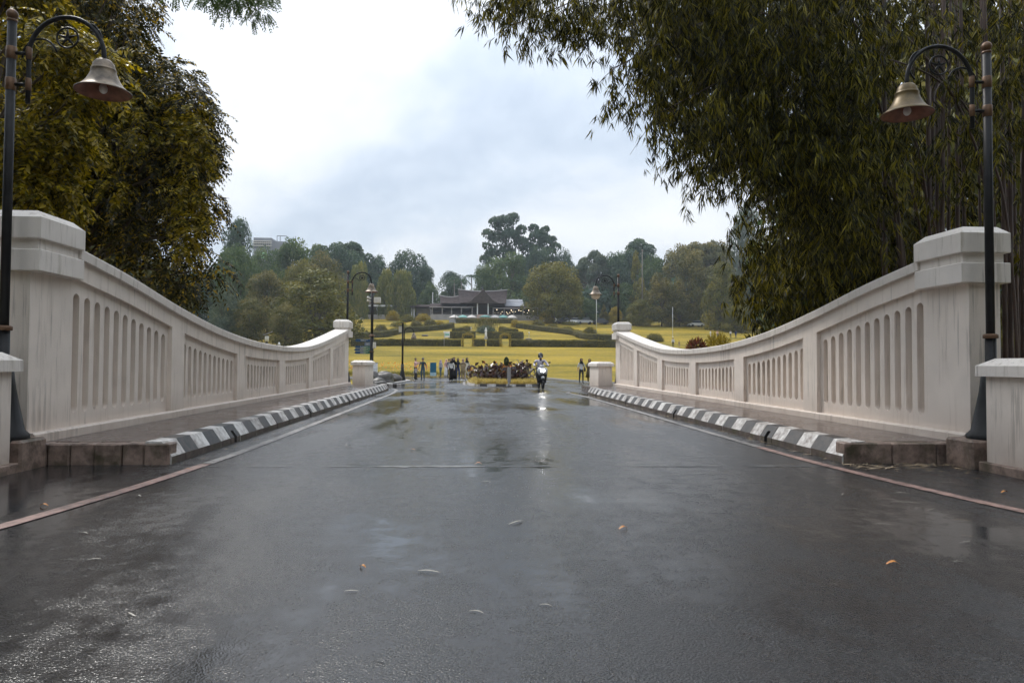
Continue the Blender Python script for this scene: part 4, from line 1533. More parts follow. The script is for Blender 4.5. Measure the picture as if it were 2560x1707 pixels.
T('low1', 1255, 714, 38, 189, 'yellow', 'bright yellow bush-like tree before the orange-olive tree')
T('low0', 1345, 685, 64, 196, 'green', 'dim green tree in the shade behind the parked cars')
T('low1', 1560, 680, 74, 182, 'brown', 'dark brown low tree at the top of the slope')
T('low0', 1690, 700, 74, 166, 'olive', 'low olive tree nearest the slope behind the parapet')
T('low0', 1790, 660, 90, 140, 'green', 'green tree half hidden behind the bamboo and the parapet')
extra = [('dome1', 606, 576, 80, 215, 'green', 'green tree just below the concrete hotel on its pavilion side'), ('umb2', 735, 552, 110, 235, 'green', 'green spreading tree between the round green tree and the highest rounded crown'), ('dome3', 862, 596, 86, 238, 'teal', 'dark tree filling behind the lamp bell and pale trailing trees'),
         ('dome0', 905, 640, 70, 222, 'green', 'low green tree behind the pavilion roof'), ('low0', 990, 652, 54, 228, 'green', 'low green tree behind the white flagpole'), ('umb0', 1330, 596, 90, 255, 'grey', 'hazy grey tree right of the giant two-headed tree'), ('dome2', 1415, 592, 90, 235, 'teal', 'teal tree filling under the dark flat-topped tree'),
         ('dome1', 1500, 596, 84, 232, 'green', 'green tree right of the tall thin mast'), ('dome3', 1556, 574, 90, 238, 'brown', 'brownish tree left under the brown flat-topped one'), ('dome0', 1645, 560, 100, 236, 'brown', 'brownish hazy tree right under the brown flat-topped one'), ('low1', 1440, 655, 80, 205, 'green', 'green underwood behind the far lamp pole'),
         ('low0', 1620, 655, 90, 195, 'green', 'green underwood behind the yellow-olive drooping tree'), ('low1', 1215, 668, 60, 214, 'green', 'green underwood at the end wing of the hall')]
for k_, cx_, yt_, w_, Y_, m_, l_ in extra: T(k_, cx_, yt_, w_, Y_, m_, l_)
# dim trees close behind the bamboo
T('dome0', 2250, 20, 900, 27, 'olive', 'yellowish tree glimpsed between the bamboo stems', zbase=-3.0)
T('dome2', 1960, 260, 460, 34, 'green', 'dull dark tree behind the lower bamboo leaves', zbase=-1.0)
T('dome1', 150, 120, 560, 30, 'brown', 'dim brown tree seen through the gaps of the hanging dark tree', zbase=-2.0)
for k, (x, y, w, h, lab) in enumerate(((13.5, 3.5, 11, 13, 'tree out of view beside the near road on the bamboo side'), (-13.5, 3.0, 10, 14, 'tree out of view beside the near road on the black lamp side'), (15, -5, 12, 13, 'tree out of view behind the viewer on the bamboo side'), (-12.5, -6, 12, 14, 'tree out of view behind the viewer on the black lamp side'))):
    cm_, tm_ = VAR['dome%d' % k]
    rt_ = thing('park_tree', (x, y, -.1), k * 1.3, lab, 'tree', 'park trees')
    rt_.scale = (w, w, h)
    for nm_, me_, mt_ in (('crown', cm_, M['f_olive']), ('trunk', tm_, M['bark'])):
        o = link(nm_, me_, rt_)
        o.material_slots[0].link = 'OBJECT'
        o.material_slots[0].material = mt_
        if nm_ == 'crown': o['kind'] = 'stuff'
# far wood that closes the view behind the park
mbV, mbF, off = [], [], 0
for X0, X1, Yw, h in ((-220, -22, 290, 27), (22, 230, 285, 27), (-130, -50, 150, 17), (30, 160, 205, 14), (82, 180, 190, 26)):
    n = 9000
    P = np.stack([RNG.uniform(X0, X1, n), RNG.uniform(Yw, Yw + 18, n), np.zeros(n)], -1)
    env = 0.72 + 0.28 * np.sin(P[:, 0] * 0.17) * np.sin(P[:, 0] * 0.063 + 1)
    P[:, 2] = np.interp(P[:, 1], PY, PZ) + h * env * RNG.uniform(0, 1, n) ** 0.7
    D = sphere_dirs(n)
    V, Fq = blades(P, D, RNG.uniform(1.0, 2.2, n), RNG.uniform(0.8, 1.6, n))
    mbV.append(V); mbF.append(Fq + off); off += len(V)
tag(mesh_np('far_wood', np.concatenate(mbV), np.concatenate(mbF), M['f_teal']), 'hazy dark wood far behind the park trees', 'wood', kind='stuff')

n = 9000
P = np.stack([RNG.uniform(-34, 34, n), RNG.uniform(-26, -11, n), np.zeros(n)], -1)
P[:, 2] = (15 + 4 * np.sin(P[:, 0] * .3) * np.sin(P[:, 0] * .11 + 2)) * RNG.uniform(.12, 1, n) ** .8
P = P[(np.abs(P[:, 0]) > 5) | (P[:, 2] > 5)]
V, Fq = blades(P, sphere_dirs(len(P)), RNG.uniform(.8, 1.8, len(P)), RNG.uniform(.6, 1.2, len(P)))
tag(mesh_np('near_wood', V, Fq, M['f_green']), 'leafy wood out of view behind the viewer, mirrored in the wet road', 'wood', kind='stuff')
# palms beside the hall
def palm(cx, ytop, Y, label):
    p = px(cx, ytop, Y)
    zb = prof(Y)
    root = thing('palm_tree', (p.x, Y, zb), label=label, cat='palm tree', group='palms beside the hall')
    h = p.z - zb
    q = MB()
    q.tube([(0, 0, 0), (0.2, 0, h * .5), (0, 0, h - 1.2)], [.28, .2, .16], 7)
    q.build('trunk', M['barkpale'], root)
    P, D, n = [], [], 11
    for k in range(n):
        a = 2 * PI * k / n
        for t in np.linspace(0, 1, 12):
            r = 3.0 * t
            b = np.array([r * math.cos(a), r * math.sin(a), h - 1.2 + 1.9 * t - 3.2 * t * t])
            for sg in (-1, 1):
                P.append(b)
                D.append(np.array([math.cos(a) * .4 - sg * math.sin(a), math.sin(a) * .4 + sg * math.cos(a), -0.8]))
    V, Fq = blades(np.array(P), unit(np.array(D)), 0.95, 0.16)
    mesh_np('crown', V, Fq, M['f_teal'], root)['kind'] = 'stuff'


palm(1083, 624, 215, 'palm with drooping fronds just left of the hall ridge')
palm(1043, 630, 225, 'palm sticking up from the dark rounded tree left of the hall')
palm(1060, 634, 222, 'smaller palm between the other two beside the hall')


# ------------------------------------------------------------------ hedges, bushes
def hedge(pts, w, h, label, name='hedge', group='clipped garden hedges', mat='f_hedge'):
    pts = smooth_line([(p.x, p.y) for p in pts], 0.9)
    c = pts[len(pts) // 2]
    root = thing(name, (c.x, c.y, prof(c.y)), label=label, cat='hedge', group=group)
    vs, fs = [], []
    sec = [(-.5, -.1), (-.52, .35), (-.5, .85), (-.38, 1.0), (0, 1.03), (.38, 1.0), (.5, .85), (.52, .35), (.5, -.1)]
    n = len(sec)
    for i, p in enumerate(pts):
        a, b = pts[max(0, i - 1)], pts[min(len(pts) - 1, i + 1)]
        t = (b - a).normalized()
        nr = Vector((-t.y, t.x, 0))
        for u, v in sec:
            j = 0.05
            P_ = p + nr * (u * w + random.uniform(-j, j))
            vs.append((P_.x - c.x, P_.y - c.y, prof(p.y) - prof(c.y) + v * h + random.uniform(-j, j)))
    for i in range(len(pts) - 1):
        for k in range(n - 1):
            fs.append((i * n + k, i * n + k + 1, (i + 1) * n + k + 1, (i + 1) * n + k))
    fs.append(tuple(range(n)))
    fs.append(tuple((len(pts) - 1) * n + k for k in range(n - 1, -1, -1)))
    q = MB()
    q.add(vs, fs)
    q.build('hedge_body', M['hedgein'], root)
    # leaves over it
    A = np.array(vs)
    nl = int(min(6000, 260 * len(pts)))
    i = RNG.integers(0, len(pts) - 1, nl)
    k = RNG.integers(0, n - 1, nl)
    u, v = RNG.uniform(size=nl)[:, None], RNG.uniform(size=nl)[:, None]
    P00, P01, P10 = A[i * n + k], A[i * n + k + 1], A[(i + 1) * n + k]
    P = P00 + (P01 - P00) * u + (P10 - P00) * v
    nrm = unit(np.cross(P10 - P00, P01 - P00))
    out_dir = unit(np.where((nrm * (P - np.array([0, 0, h / 2]))).sum(1)[:, None] > 0, nrm, -nrm))
    D = unit(RNG.normal(size=(nl, 3)) + out_dir * 0.5 + np.array([[0, 0, .3]]))
    V, Fq = blades(P, D, RNG.uniform(.10, .20, nl), RNG.uniform(.08, .14, nl))
    mesh_np('foliage', V, Fq, M[mat], root)['kind'] = 'stuff'
    return root


M['hedgein'] = simple('hedge_inside', (0.045, 0.042, 0.010), 0.9, var=0.4, scale=2.0)
G = lambda *pp: [ter(x, y) for x, y in pp]
hedge(G((806, 794), (900, 793.5), (980, 794), (1059, 794.5)), 1.4, 1.0, 'long straight dark hedge at the top of the lawn, on the direction board side')
hedge(G((1173, 795), (1260, 796), (1340, 796.5), (1440, 797.5)), 1.4, 1.05, 'long straight dark hedge at the top of the lawn, on the globe lamp side')
hedge(G((1089, 794.5), (1110, 794)), 1.4, 1.05, 'short clipped hedge between the leafy arch and the stone bench, arch on its left')
hedge(G((1122, 794), (1147, 795)), 1.4, 1.05, 'short clipped hedge between the stone bench and the leafy arch on its right')
hedge(G((1034, 777), (1088, 776)), 1.8, 1.3, 'second-row clipped hedge above the leafy arch near the garden sign')
hedge(G((1124, 778), (1160, 777), (1199, 778)), 1.8, 1.3, 'second-row clipped hedge ending at the open lawn on the globe lamp side')
hedge(G((1038, 764), (1058, 763.5), (1074, 759)), 1.3, 0.95, 'small bent hedge high on the lawn left of the brown shrub')
hedge(G((1186, 766), (1166, 764), (1152, 760)), 1.3, 0.95, 'small bent hedge high on the lawn right of the brown shrub')
hedge(G((812, 777), (874, 774), (900, 769), (920, 764), (968, 760.5), (1015, 756), (1037, 752)), 1.6, 1.1, 'long winding hedge climbing towards the pavilion')
hedge(G((1191, 753), (1207, 755), (1247, 760), (1318, 769), (1336, 776), (1366, 780), (1412, 782)), 1.6, 1.1, 'long winding hedge running down from the hall to the far pillar')
hedge(G((1047, 741.5), (1112, 741.5), (1178, 742.5)), 1.2, 1.0, 'straight hedge along the terrace edge below the parasols')


def bush(cx, cy, wpx, hpx, label, mat='f_hedge', name='round_bush', cat='bush', group='clipped round bushes', size=0.12, inner=True, dense=1.0):
    p = ter(cx, cy)
    w = wpx * K / F_PX * p.y / 2
    h = hpx * K / F_PX * p.y
    root = thing(name, (p.x, p.y, p.z), label=label, cat=cat, group=group)
    n = int(min(5000, 900 * dense * w * h))
    n = max(n, 500)
    d = sphere_dirs(n)
    d[:, 2] = np.abs(d[:, 2])
    lump = 1 + 0.10 * np.sin(d[:, 0] * 7 + cx) * np.sin(d[:, 1] * 6 + cy)
    P = d * np.array([[w, w, h]]) * (lump * RNG.uniform(0.8 if inner else 0.3, 1.03, n))[:, None]
    D = unit(RNG.normal(size=(n, 3)) + d * 0.6)
    V, Fq = blades(P, D, size * RNG.uniform(.8, 1.8, n), size * RNG.uniform(.6, 1.2, n))
    mesh_np('foliage', V, Fq, M[mat], root)['kind'] = 'stuff'
    q = MB()
    if inner:
        q.lathe([(w * .86 * math.cos(t), h * .88 * math.sin(t)) for t in np.linspace(-0.05, PI / 2, 7)], 12)
        q.build('bush_body', M['hedgein'], root)
    else:
        for _ in range(6):
            q.tube([(0, 0, -.1), (random.uniform(-.5, .5) * w, random.uniform(-.5, .5) * w, h * .8)], [.05, .01], 5)
        q.build('stem', M['bark'], root)
    return root


bush(875, 765, 33, 19, 'round clipped bush nearest the direction boards, on the left lawn')
bush(862, 766.5, 18, 8, 'small flat bush touching the round bush near the direction boards')
bush(957, 749, 28, 12, 'round clipped bush left of its twin below the pavilion')
bush(988, 748, 31, 15, 'larger round clipped bush below the pavilion, next to the terrace stairs')
bush(1236, 750.5, 31, 16, 'round clipped bush with bright top nearest the hall')
bush(1269, 753, 26, 9, 'low flat bush between the bright-topped round bush and the winding hedge')
bush(1302, 758.5, 31, 8, 'flattest bush in the middle of the right lawn')
bush(1355, 770, 34, 19, 'big dark round bush beside the far pillar')
bush(1503, 784, 44, 18, 'wide round bush just over the parapet coping')
bush(902, 735, 32, 22, 'loose yellowish shrub under the open pavilion', 'f_yellow', 'loose_shrub', 'shrub', 'loose shrubs on the slope', .16, False)
bush(936, 738, 36, 16, 'loose yellowish shrub in the middle of the row under the pavilion', 'f_olive', 'loose_shrub', 'shrub', 'loose shrubs on the slope', .16, False)
bush(972, 737, 38, 17, 'loose yellowish shrub at the hall end of the row', 'f_yellow', 'loose_shrub', 'shrub', 'loose shrubs on the slope', .16, False)
bush(1010, 747, 26, 10, 'low yellowish shrub beside the terrace stairs', 'f_yellow', 'loose_shrub', 'shrub', 'loose shrubs on the slope', .16, False)
bush(915, 750, 40, 12, 'sparse shrub on the open left slope', 'f_olive', 'loose_shrub', 'shrub', 'loose shrubs on the slope', .14, False)
bush(1183, 751, 22, 18, 'yellowish upright shrub at the end of the terrace wall', 'f_yellow', 'loose_shrub', 'shrub', 'loose shrubs on the slope', .16, False)
bush(1310, 746, 44, 8, 'spiky low shrub under the orange-olive tree', 'f_olive', 'loose_shrub', 'shrub', 'loose shrubs on the slope', .16, False)
bush(1116, 764, 48, 16, 'grey-brown twiggy shrub in the middle of the garden', 'f_grey', 'twiggy_shrub', 'shrub', None, .15, False, 1.6)
# upright brown stems of the middle shrub
p = ter(1114, 757)
root = thing('feather_grass_shrub', p, label='tall brown feathery shrub behind the grey twiggy one', cat='shrub')
n = 900
b = np.stack([RNG.normal(size=n) * 1.5, RNG.normal(size=n) * .8, np.zeros(n)], -1)
V, Fq = blades(b + np.array([[0, 0, 1.0]]) * RNG.uniform(0, 2.2, n)[:, None], unit(np.array([[0, 0, 1.0]]) + RNG.normal(size=(n, 3)) * .22), RNG.uniform(.5, 1.2, n), .09)
mesh_np('foliage', V, Fq, M['f_brown'], root)['kind'] = 'stuff'
# leafy arches
for (x0, x1), lab in (((1061, 1088), 'leafy garden arch nearer the blue banner'), ((1148, 1172), 'leafy garden arch behind the rider')):
    a, b_ = ter(x0 + 2, 795), ter(x1 - 2, 795)
    c = (a + b_) / 2
    c.y -= 1.0
    c.z = prof(c.y)
    root = thing('leafy_arch', c, label=lab, cat='arch', group='leafy garden arches')
    hw = (b_.x - a.x) / 2
    P = []
    path = [(-hw, 0, 0), (-hw, 0, 1.5), (-hw * .8, 0, 1.95), (0, 0, 2.05), (hw * .8, 0, 1.95), (hw, 0, 1.5), (hw, 0, 0)]
    q = MB()
    for dy_ in (-.35, .35):
        q.tube([(p_[0], dy_, p_[2]) for p_ in path], .035, 6)
    q.build('frame', M['iron'], root)
    sp = smooth_line(path, .1)
    n = 1100
    ii = RNG.integers(0, len(sp), n)
    P = np.array([sp[k] for k in ii]) + RNG.normal(size=(n, 3)) * np.array([[.10, .25, .10]])
    V, Fq = blades(P, sphere_dirs(n), RNG.uniform(.1, .2, n), .1)
    mesh_np('foliage', V, Fq, M['f_yellow'], root)['kind'] = 'stuff'
# bright croton bushes showing above the parapet
def croton(cx, cy, Y, w, h, mat, label):
    p = px(cx, cy, Y)
    root = thing('croton_bush', (p.x, Y, prof(Y)), label=label, cat='bush', group='croton bushes behind the parapet')
    n = 700
    d = sphere_dirs(n)
    P = d * np.array([[w, w, h]]) * RNG.uniform(.4, 1, n)[:, None] + np.array([[0, 0, p.z - prof(Y) - h]])
    D = unit(d + np.array([[0, 0, .7]]) + RNG.normal(size=(n, 3)) * .35)
    V, Fq = blades(P, D, RNG.uniform(.16, .32, n), .075)
    mesh_np('foliage', V, Fq, mat, root)['kind'] = 'stuff'
    q = MB()
    for _ in range(7):
        q.tube([(random.uniform(-.1, .1), random.uniform(-.1, .1), 0), (random.uniform(-.5, .5) * w, random.uniform(-.5, .5) * w, p.z - prof(Y) - h)], [.03, .015], 5)
    q.build('stem', M['bark'], root)


croton(1648, 767, 40, .72, .75, M['f_yellow'], 'bright yellow croton bush just above the parapet coping')
croton(1600, 780, 40, .50, .5, M['croton'], 'dark red croton bush beside the yellow one over the parapet')

# ------------------------------------------------------------------ the long-roofed hall and its wings
BY = 200.0
def Bp(u, v, Y=BY):
    return px(992.3 + .1289 * u, 606.4 + .1289 * v, Y)


def hall():
    c = Bp(905, 960)
    root = thing('hall', (c.x, BY, prof(BY)), label='long dark-roofed hall with upswept saddle roof above the garden', cat='building')
    W = wl(root)
    ux = lambda u: Bp(u, 800).x
    vz = lambda v: Bp(905, v).z
    zf = vz(905)
    # terrace base
    q = MB()
    q.box(ux(-20), ux(1900), BY - 1.2, BY + 14, prof(BY) - 1.5, zf)
    q.build('base', M['wallg'], root, W)
    # balustrade rails
    for a, b in ((0, 800), (1000, 1890)):
        q = MB()
        q.box(ux(a), ux(b), BY - 1.35, BY - 1.2, zf + 0.42, zf + 0.52)
        n = int((ux(b) - ux(a)) / 0.5)
        for k in range(n + 1):
            x = ux(a) + (ux(b) - ux(a)) * k / n
            q.box(x - .05, x + .05, BY - 1.33, BY - 1.22, zf, zf + .42)
        q.build('balustrade', M['woodd'], root, W)['kind'] = 'stuff'
    # back wall and openings, inner shade of the veranda painted in near-black
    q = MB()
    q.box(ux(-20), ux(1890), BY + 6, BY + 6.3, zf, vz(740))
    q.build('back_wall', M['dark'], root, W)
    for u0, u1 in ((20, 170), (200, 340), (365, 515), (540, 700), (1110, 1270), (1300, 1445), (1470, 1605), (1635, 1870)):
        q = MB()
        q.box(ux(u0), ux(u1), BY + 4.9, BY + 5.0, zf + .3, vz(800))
        w_ = q.build('window', M['dark'], root, W)  # dark sheet painting the shade of an opening, no glazing
    # columns
    for u in (185, 350, 525, 715, 1090, 1285, 1455, 1620, 1880, 10):
        q = MB()
        q.box(ux(u) - .17, ux(u) + .17, BY - .9, BY - .56, zf, vz(775))
        q.build('column', M['wallg'], root, W)
    for u in (808, 997):
        q = MB()
        q.box(ux(u) - .16, ux(u) + .16, BY - 1.9, BY - 1.58, zf, vz(712))
        q.build('column', M['white'], root, W)
    # veranda roofs
    for u0, u1, v0, v1 in ((-40, 722, 712, 782), (1092, 1720, 735, 792), (1700, 1930, 770, 798)):
        q = MB()
        q.prism([(BY - 2.2, vz(v1)), (BY - 2.2, vz(v1) - .12), (BY + 7, vz(v1) - .12), (BY + 7, vz(v0) + .6), (BY + 5, vz(v0) + .4)], 0, ux(u0), ux(u1))
        q.build('veranda_roof', M['roof'], root, W)
        q = MB()
        q.box(ux(u0) + .02, ux(u1) - .02, BY - 2.32, BY - 2.203, vz(v1) - .16, vz(v1) + .02)
        q.build('fascia', M['wallg'], root, W)

    def saddle(name, ul, ur, vtip, vmid, ulb, urb, vbot, dep, mat):
        """ridge along x, sagging in the middle, gable tips thrown outward"""
        vs, fs = [], []
        n = 16
        for k in range(n + 1):
            t = k / n
            s_ = abs(2 * t - 1)
            zt = vz(vmid) + (vz(vtip) - vz(vmid)) * s_ ** 2
            xt = ux(ul) + (ux(ur) - ux(ul)) * t
            xb = ux(ulb) + (ux(urb) - ux(ulb)) * t
            zb = vz(vbot)
            vs += [(xb, BY - dep * .15, zb), ((xb * .45 + xt * .55), BY + dep * .22, zb + (zt - zb) * .48), (xt, BY + dep * .5, zt), ((xb * .45 + xt * .55), BY + dep * .78, zb + (zt - zb) * .48), (xb, BY + dep * 1.15, zb)]
        for k in range(n):
            for j in range(4):
                fs.append((k * 5 + j, k * 5 + j + 1, (k + 1) * 5 + j + 1, (k + 1) * 5 + j))
        fs.append((0, 1, 2, 3, 4))
        fs.append(tuple(n * 5 + j for j in (4, 3, 2, 1, 0)))
        q = MB()
        q.add(vs, fs)
        r = q.build(name, mat, root, W)
        q = MB()
        q.tube([(vs[k * 5 + 2][0], vs[k * 5 + 2][1], vs[k * 5 + 2][2] + .1) for k in range(n + 1)], .16, 6)
        q.build('ridge', M['wallg'], r)
        return r
    saddle('main_roof', 455, 1360, 430, 462, 492, 1312, 705, 10, M['roof'])
    saddle('side_roof', 120, 505, 548, 578, 160, 505, 712, 8, M['roof'])
    q = MB()
    q.prism([(BY + .5, vz(742)), (BY + 4, vz(642)), (BY + 4, vz(640)), (BY + 7, vz(585)), (BY + 10, vz(640)), (BY + 10, vz(742))], 0, ux(1310), ux(1640))
    q.build('side_roof', M['roofg'], root, W)
    # front gable and porch
    q = MB()
    ap = (ux(905), vz(468))
    l, r = (ux(712), vz(668)), (ux(1080), vz(668))
    vs = [(l[0], BY - 2.6, l[1]), (r[0], BY - 2.6, r[1]), (ap[0], BY - 2.6, ap[1]), (l[0], BY + 4, l[1]), (r[0], BY + 4, r[1]), (ap[0], BY + 4, ap[1])]
    q.add(vs, [(0, 1, 2), (0, 2, 5, 3), (1, 4, 5, 2), (3, 5, 4), (0, 3, 4, 1)])
    M['roof_lightened'] = simple('shingle_lightened', (0.085, 0.068, 0.064), 0.95, var=0.25, scale=1.2, bump=0.4, bscale=6.0, spec=0.1)  # roof shingle lightened in colour to offset shade on upright faces
    g = q.build('gable', M['roof_lightened'], root, W)
    q = MB()
    for a, b in ((l, ap), (r, ap)):
        q.tube([(a[0], BY - 2.66, a[1]), (b[0], BY - 2.66, b[1])], .11, 5)
    for k in range(5):
        t = .12 + k * .15
        q.box(l[0] + (ap[0] - l[0]) * t, r[0] + (ap[0] - r[0]) * t, BY - 2.64, BY - 2.605, l[1] + (ap[1] - l[1]) * t - .03, l[1] + (ap[1] - l[1]) * t + .03)
    q.build('bargeboard', M['woodd'], g)
    q = MB()
    q.prism([(ux(625), vz(712)), (ux(1195), vz(712)), (ux(1090), vz(668)), (ux(705), vz(668))], 1, BY - 3.0, BY + 3)
    q.build('porch_roof', M['roof_lightened'], root, W)
    q = MB()
    q.box(ux(812), ux(992), BY + 3.5, BY + 3.7, zf, vz(715))
    q.build('porch_wall', M['woodd'], root, W)
    q = MB()
    for k in range(4):
        q.box(ux(805), ux(993), BY - 2.8 + k * .4, BY - 1.3, zf - 1.7 + k * .42, zf - 1.28 + k * .42)
    q.build('stair', M['pinkw'], root, W)
    # hanging bulbs
    for u, v in ((1155, 812), (1412, 820), (1545, 820), (1722, 818), (1805, 825), (1120, 872), (1178, 868), (1228, 880), (1290, 855), (1330, 858), (1385, 862), (1437, 848), (1487, 842), (1585, 832), (1640, 850), (1700, 865), (1350, 880), (1250, 850)):
        q = MB()
        q.ball((ux(u), BY - .2, vz(v)), .075 if v > 840 else .11, 8, 6)
        q.build('light_bulb', M['bulb'], root, W)
    q = MB()
    q.tube([(ux(900), BY + 4, vz(462)), (ux(900), BY + 4, vz(352))], .06, 5)
    q.build('roof_rod', M['iron'], root, W)


hall()


def pavilion():
    def Pp(u, v): return px(871.0 - 62.5 + .1055 * u, 588 + .1055 * v, 206)
    # zoom of 880..1120 : u,v in that picture
    c = Pp(500, 1250)
    root = thing('pavilion', (c.x, 206, prof(206)), label='low open pavilion with white fascia and dark shaded inside, behind the lamp posts', cat='building')
    W = wl(root)
    x = lambda u: Pp(u, 1000).x
    z = lambda v: Pp(500, v).z
    q = MB()
    q.prism([(203.5, z(1085)), (203.5, z(1110)), (214, z(1110)), (214, z(1085)), (209, z(955))], 0, x(-60), x(890))
    q.build('roof', M['roof'], root, W)
    q = MB()
    q.box(x(-60), x(895), 203.3, 203.5, z(1115), z(1078))
    q.build('fascia', M['white'], root, W)
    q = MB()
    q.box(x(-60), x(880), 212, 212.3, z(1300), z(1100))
    q.build('back_wall', M['dark'], root, W)  # shade under the pavilion roof painted as a near-black wall
    q = MB()
    q.box(x(-60), x(890), 203.6, 213, prof(206) - .5, z(1285))
    q.build('base', M['wallg'], root, W)
    for u in (85, 325, 570, 810):
        q = MB()
        q.box(x(u) - .16, x(u) + .16, 204, 204.3, z(1285), z(1110))
        q.build('column', M['white'], root, W)
    c = Pp(1300, 1250)
    root = thing('link_building', (c.x, 207, prof(207)), label='low grey building joining the open pavilion to the hall', cat='building')
    W = wl(root)
    q = MB()
    q.prism([(205, z(1110)), (205, z(1090)), (209, z(1030)), (214, z(1090)), (214, z(1110))], 0, x(900), x(1720))
    q.build('roof', M['roof'], root, W)
    q = MB()
    q.box(x(900), x(1700), 209, 213, prof(207) - .5, z(1108))
    q.build('wall', M['wallg'], root, W)
    for a, b in ((1010, 1130), (1150, 1290), (1310, 1340)):
        q = MB()
        q.box(x(a), x(b), 208.9, 209.02, z(1260), z(1140))
        w = q.build('window', M['glass'], root, W)
        q = MB()
        q.box(x(a), x(b), 208.84, 208.9, z(1212), z(1204))
        q.build('window_bar', M['white'], w)
    for u in (992, 1300, 1352):
        q = MB()
        q.box(x(u) - .16, x(u) + .16, 206, 206.3, prof(206), z(1110))
        q.build('column', M['white'], root, W)


pavilion()
for (u, v, cc) in ((395, 955, 0), (550, 950, 1), (706, 953, 0), (945, 945, 1), (1120, 957, 0), (1268, 955, 1), (1425, 960, 0)):
    p = Bp(u, v, 195.0)
    zt = Bp(u, 905, 195.0).z
    zb = prof(195.0)
    nm = {395: 'first white parasol from the pavilion side, below the hall', 550: 'first teal parasol from the pavilion side, below the hall', 706: 'white parasol between the two teal ones left of the hall stairs', 945: 'biggest teal parasol before the hall stairs',
          1120: 'white parasol just right of the hall stairs', 1268: 'teal parasol below the hanging bulbs', 1425: 'last white parasol at the orange-olive tree end'}[u]
    root = thing('parasol', (p.x, 195.0, zb), label=nm, cat='parasol', group='terrace parasols')
    q = MB()
    q.tube([(0, 0, 0), (0, 0, zt - zb)], .035, 6)
    q.build('pole', M['iron'], root)
    q = MB()
    r = 1.5 if u != 945 else 1.75
    q.lathe([(r, p.z - zb - .06), (r, p.z - zb), (r * .5, (p.z + zt) / 2 - zb + .1), (.03, zt - zb)], 8, smooth=False)
    q.build('canopy', M['teal'] if cc else M['canvas'], root)
# terrace wall, stairs
a, b_ = ter(1046, 750), ter(1178, 751)
q = MB()
q.box(a.x, b_.x, 188.6, 189.2, prof(189) - 1.2, prof(189) + 1.0)
tag(q.build('retaining_wall', M['brick']), 'brown retaining wall under the terrace hedge', 'wall')
p = ter(1045, 750)
root = thing('garden_stair', (p.x - .6, 188.0, prof(188) - .2), label='grey garden stair at the left end of the terrace wall', cat='stair')
for k in range(6):
    q = MB()
    q.box(-1.2, 1.2, k * .45 - 1.4, k * .45 - .9, -.6, .02 + k * .2)
    q.build('step', M['grey'], root)
# garden ornaments
p = ter(1116, 779)
root = thing('statue', p, label='small white statue in the gap between the clipped hedges', cat='statue')
q = MB()
q.box(-.35, .35, -.35, .35, 0, .5, .03)
q.build('pedestal', M['wallg'], root)
q = MB()
q.lathe([(.22, .5), (.2, .9), (.24, 1.15), (.15, 1.3), (.17, 1.45), (.26, 1.6), (.22, 1.85), (.10, 1.98), (.13, 2.1), (.11, 2.25), (.01, 2.3)], 12)
q.build('figure', M['white'], root)
p = ter(1115, 793)
root = thing('stone_bench', p, label='grey stone bench in the middle of the hedge line', cat='bench')
q = MB()
q.box(-1.0, 1.0, -.3, .3, .42, .54, .02)
q.build('seat', M['wallg'], root)
for s in (-1, 1):
    q = MB()
    q.box(s * .7 - .12, s * .7 + .12, -.25, .25, 0, .419)
    q.build('leg', M['wallg'], root)
for x, y0, y1, lab in ((1020, 795, 763, 'thin garden light pole by the garden sign'), (1215, 796, 764, 'thin garden light pole on the right before the straight hedge'), (1082, 765, 753, 'thin garden light pole up near the brown shrub')):
    p = ter(x, y0)
    t = px(x, y1, p.y)
    root = thing('garden_light', p, label=lab, cat='lamp', group='thin garden lights')
    h = t.z - p.z
    q = MB()
    q.tube([(0, 0, 0), (0, 0, h)], .04, 6)
    q.build('pole', M['wallg'], root)
    q = MB()
    q.ball((0, 0, h), .13, 10, 8)
    q.build('globe', M['white'], root)
p = ter(1027, 779)
root = thing('garden_sign', p, label='small white and green sign left of the clipped hedges', cat='sign')
q = MB(); q.box(-.5, .5, -.03, .03, .35, 1.5); q.build('board', M['white'], root)
q = MB(); q.box(-.45, .45, -.045, -.031, .7, 1.1); q.build('green_band', M['teal'], root)
for s in (-1, 1):
    q = MB(); q.box(s * .42 - .03, s * .42 + .03, .031, .09, 0, 1.5); q.build('leg', M['wallg'], root)
for x, y in ((976, 772), (1214, 781)):
    p = ter(x, y)
    root = thing('lawn_plinth', p, label='low dark stone plinth lying on the ' + ('left' if x < 1000 else 'right') + ' sloping lawn', cat='plinth')
    q = MB(); q.box(-.65, .65, -.3, .3, 0, .22, .03); q.build('slab', M['boulder'], root)
    q = MB(); q.box(-.5, .5, -.22, .22, .221, .34, .02); q.build('top', M['grey'], root)

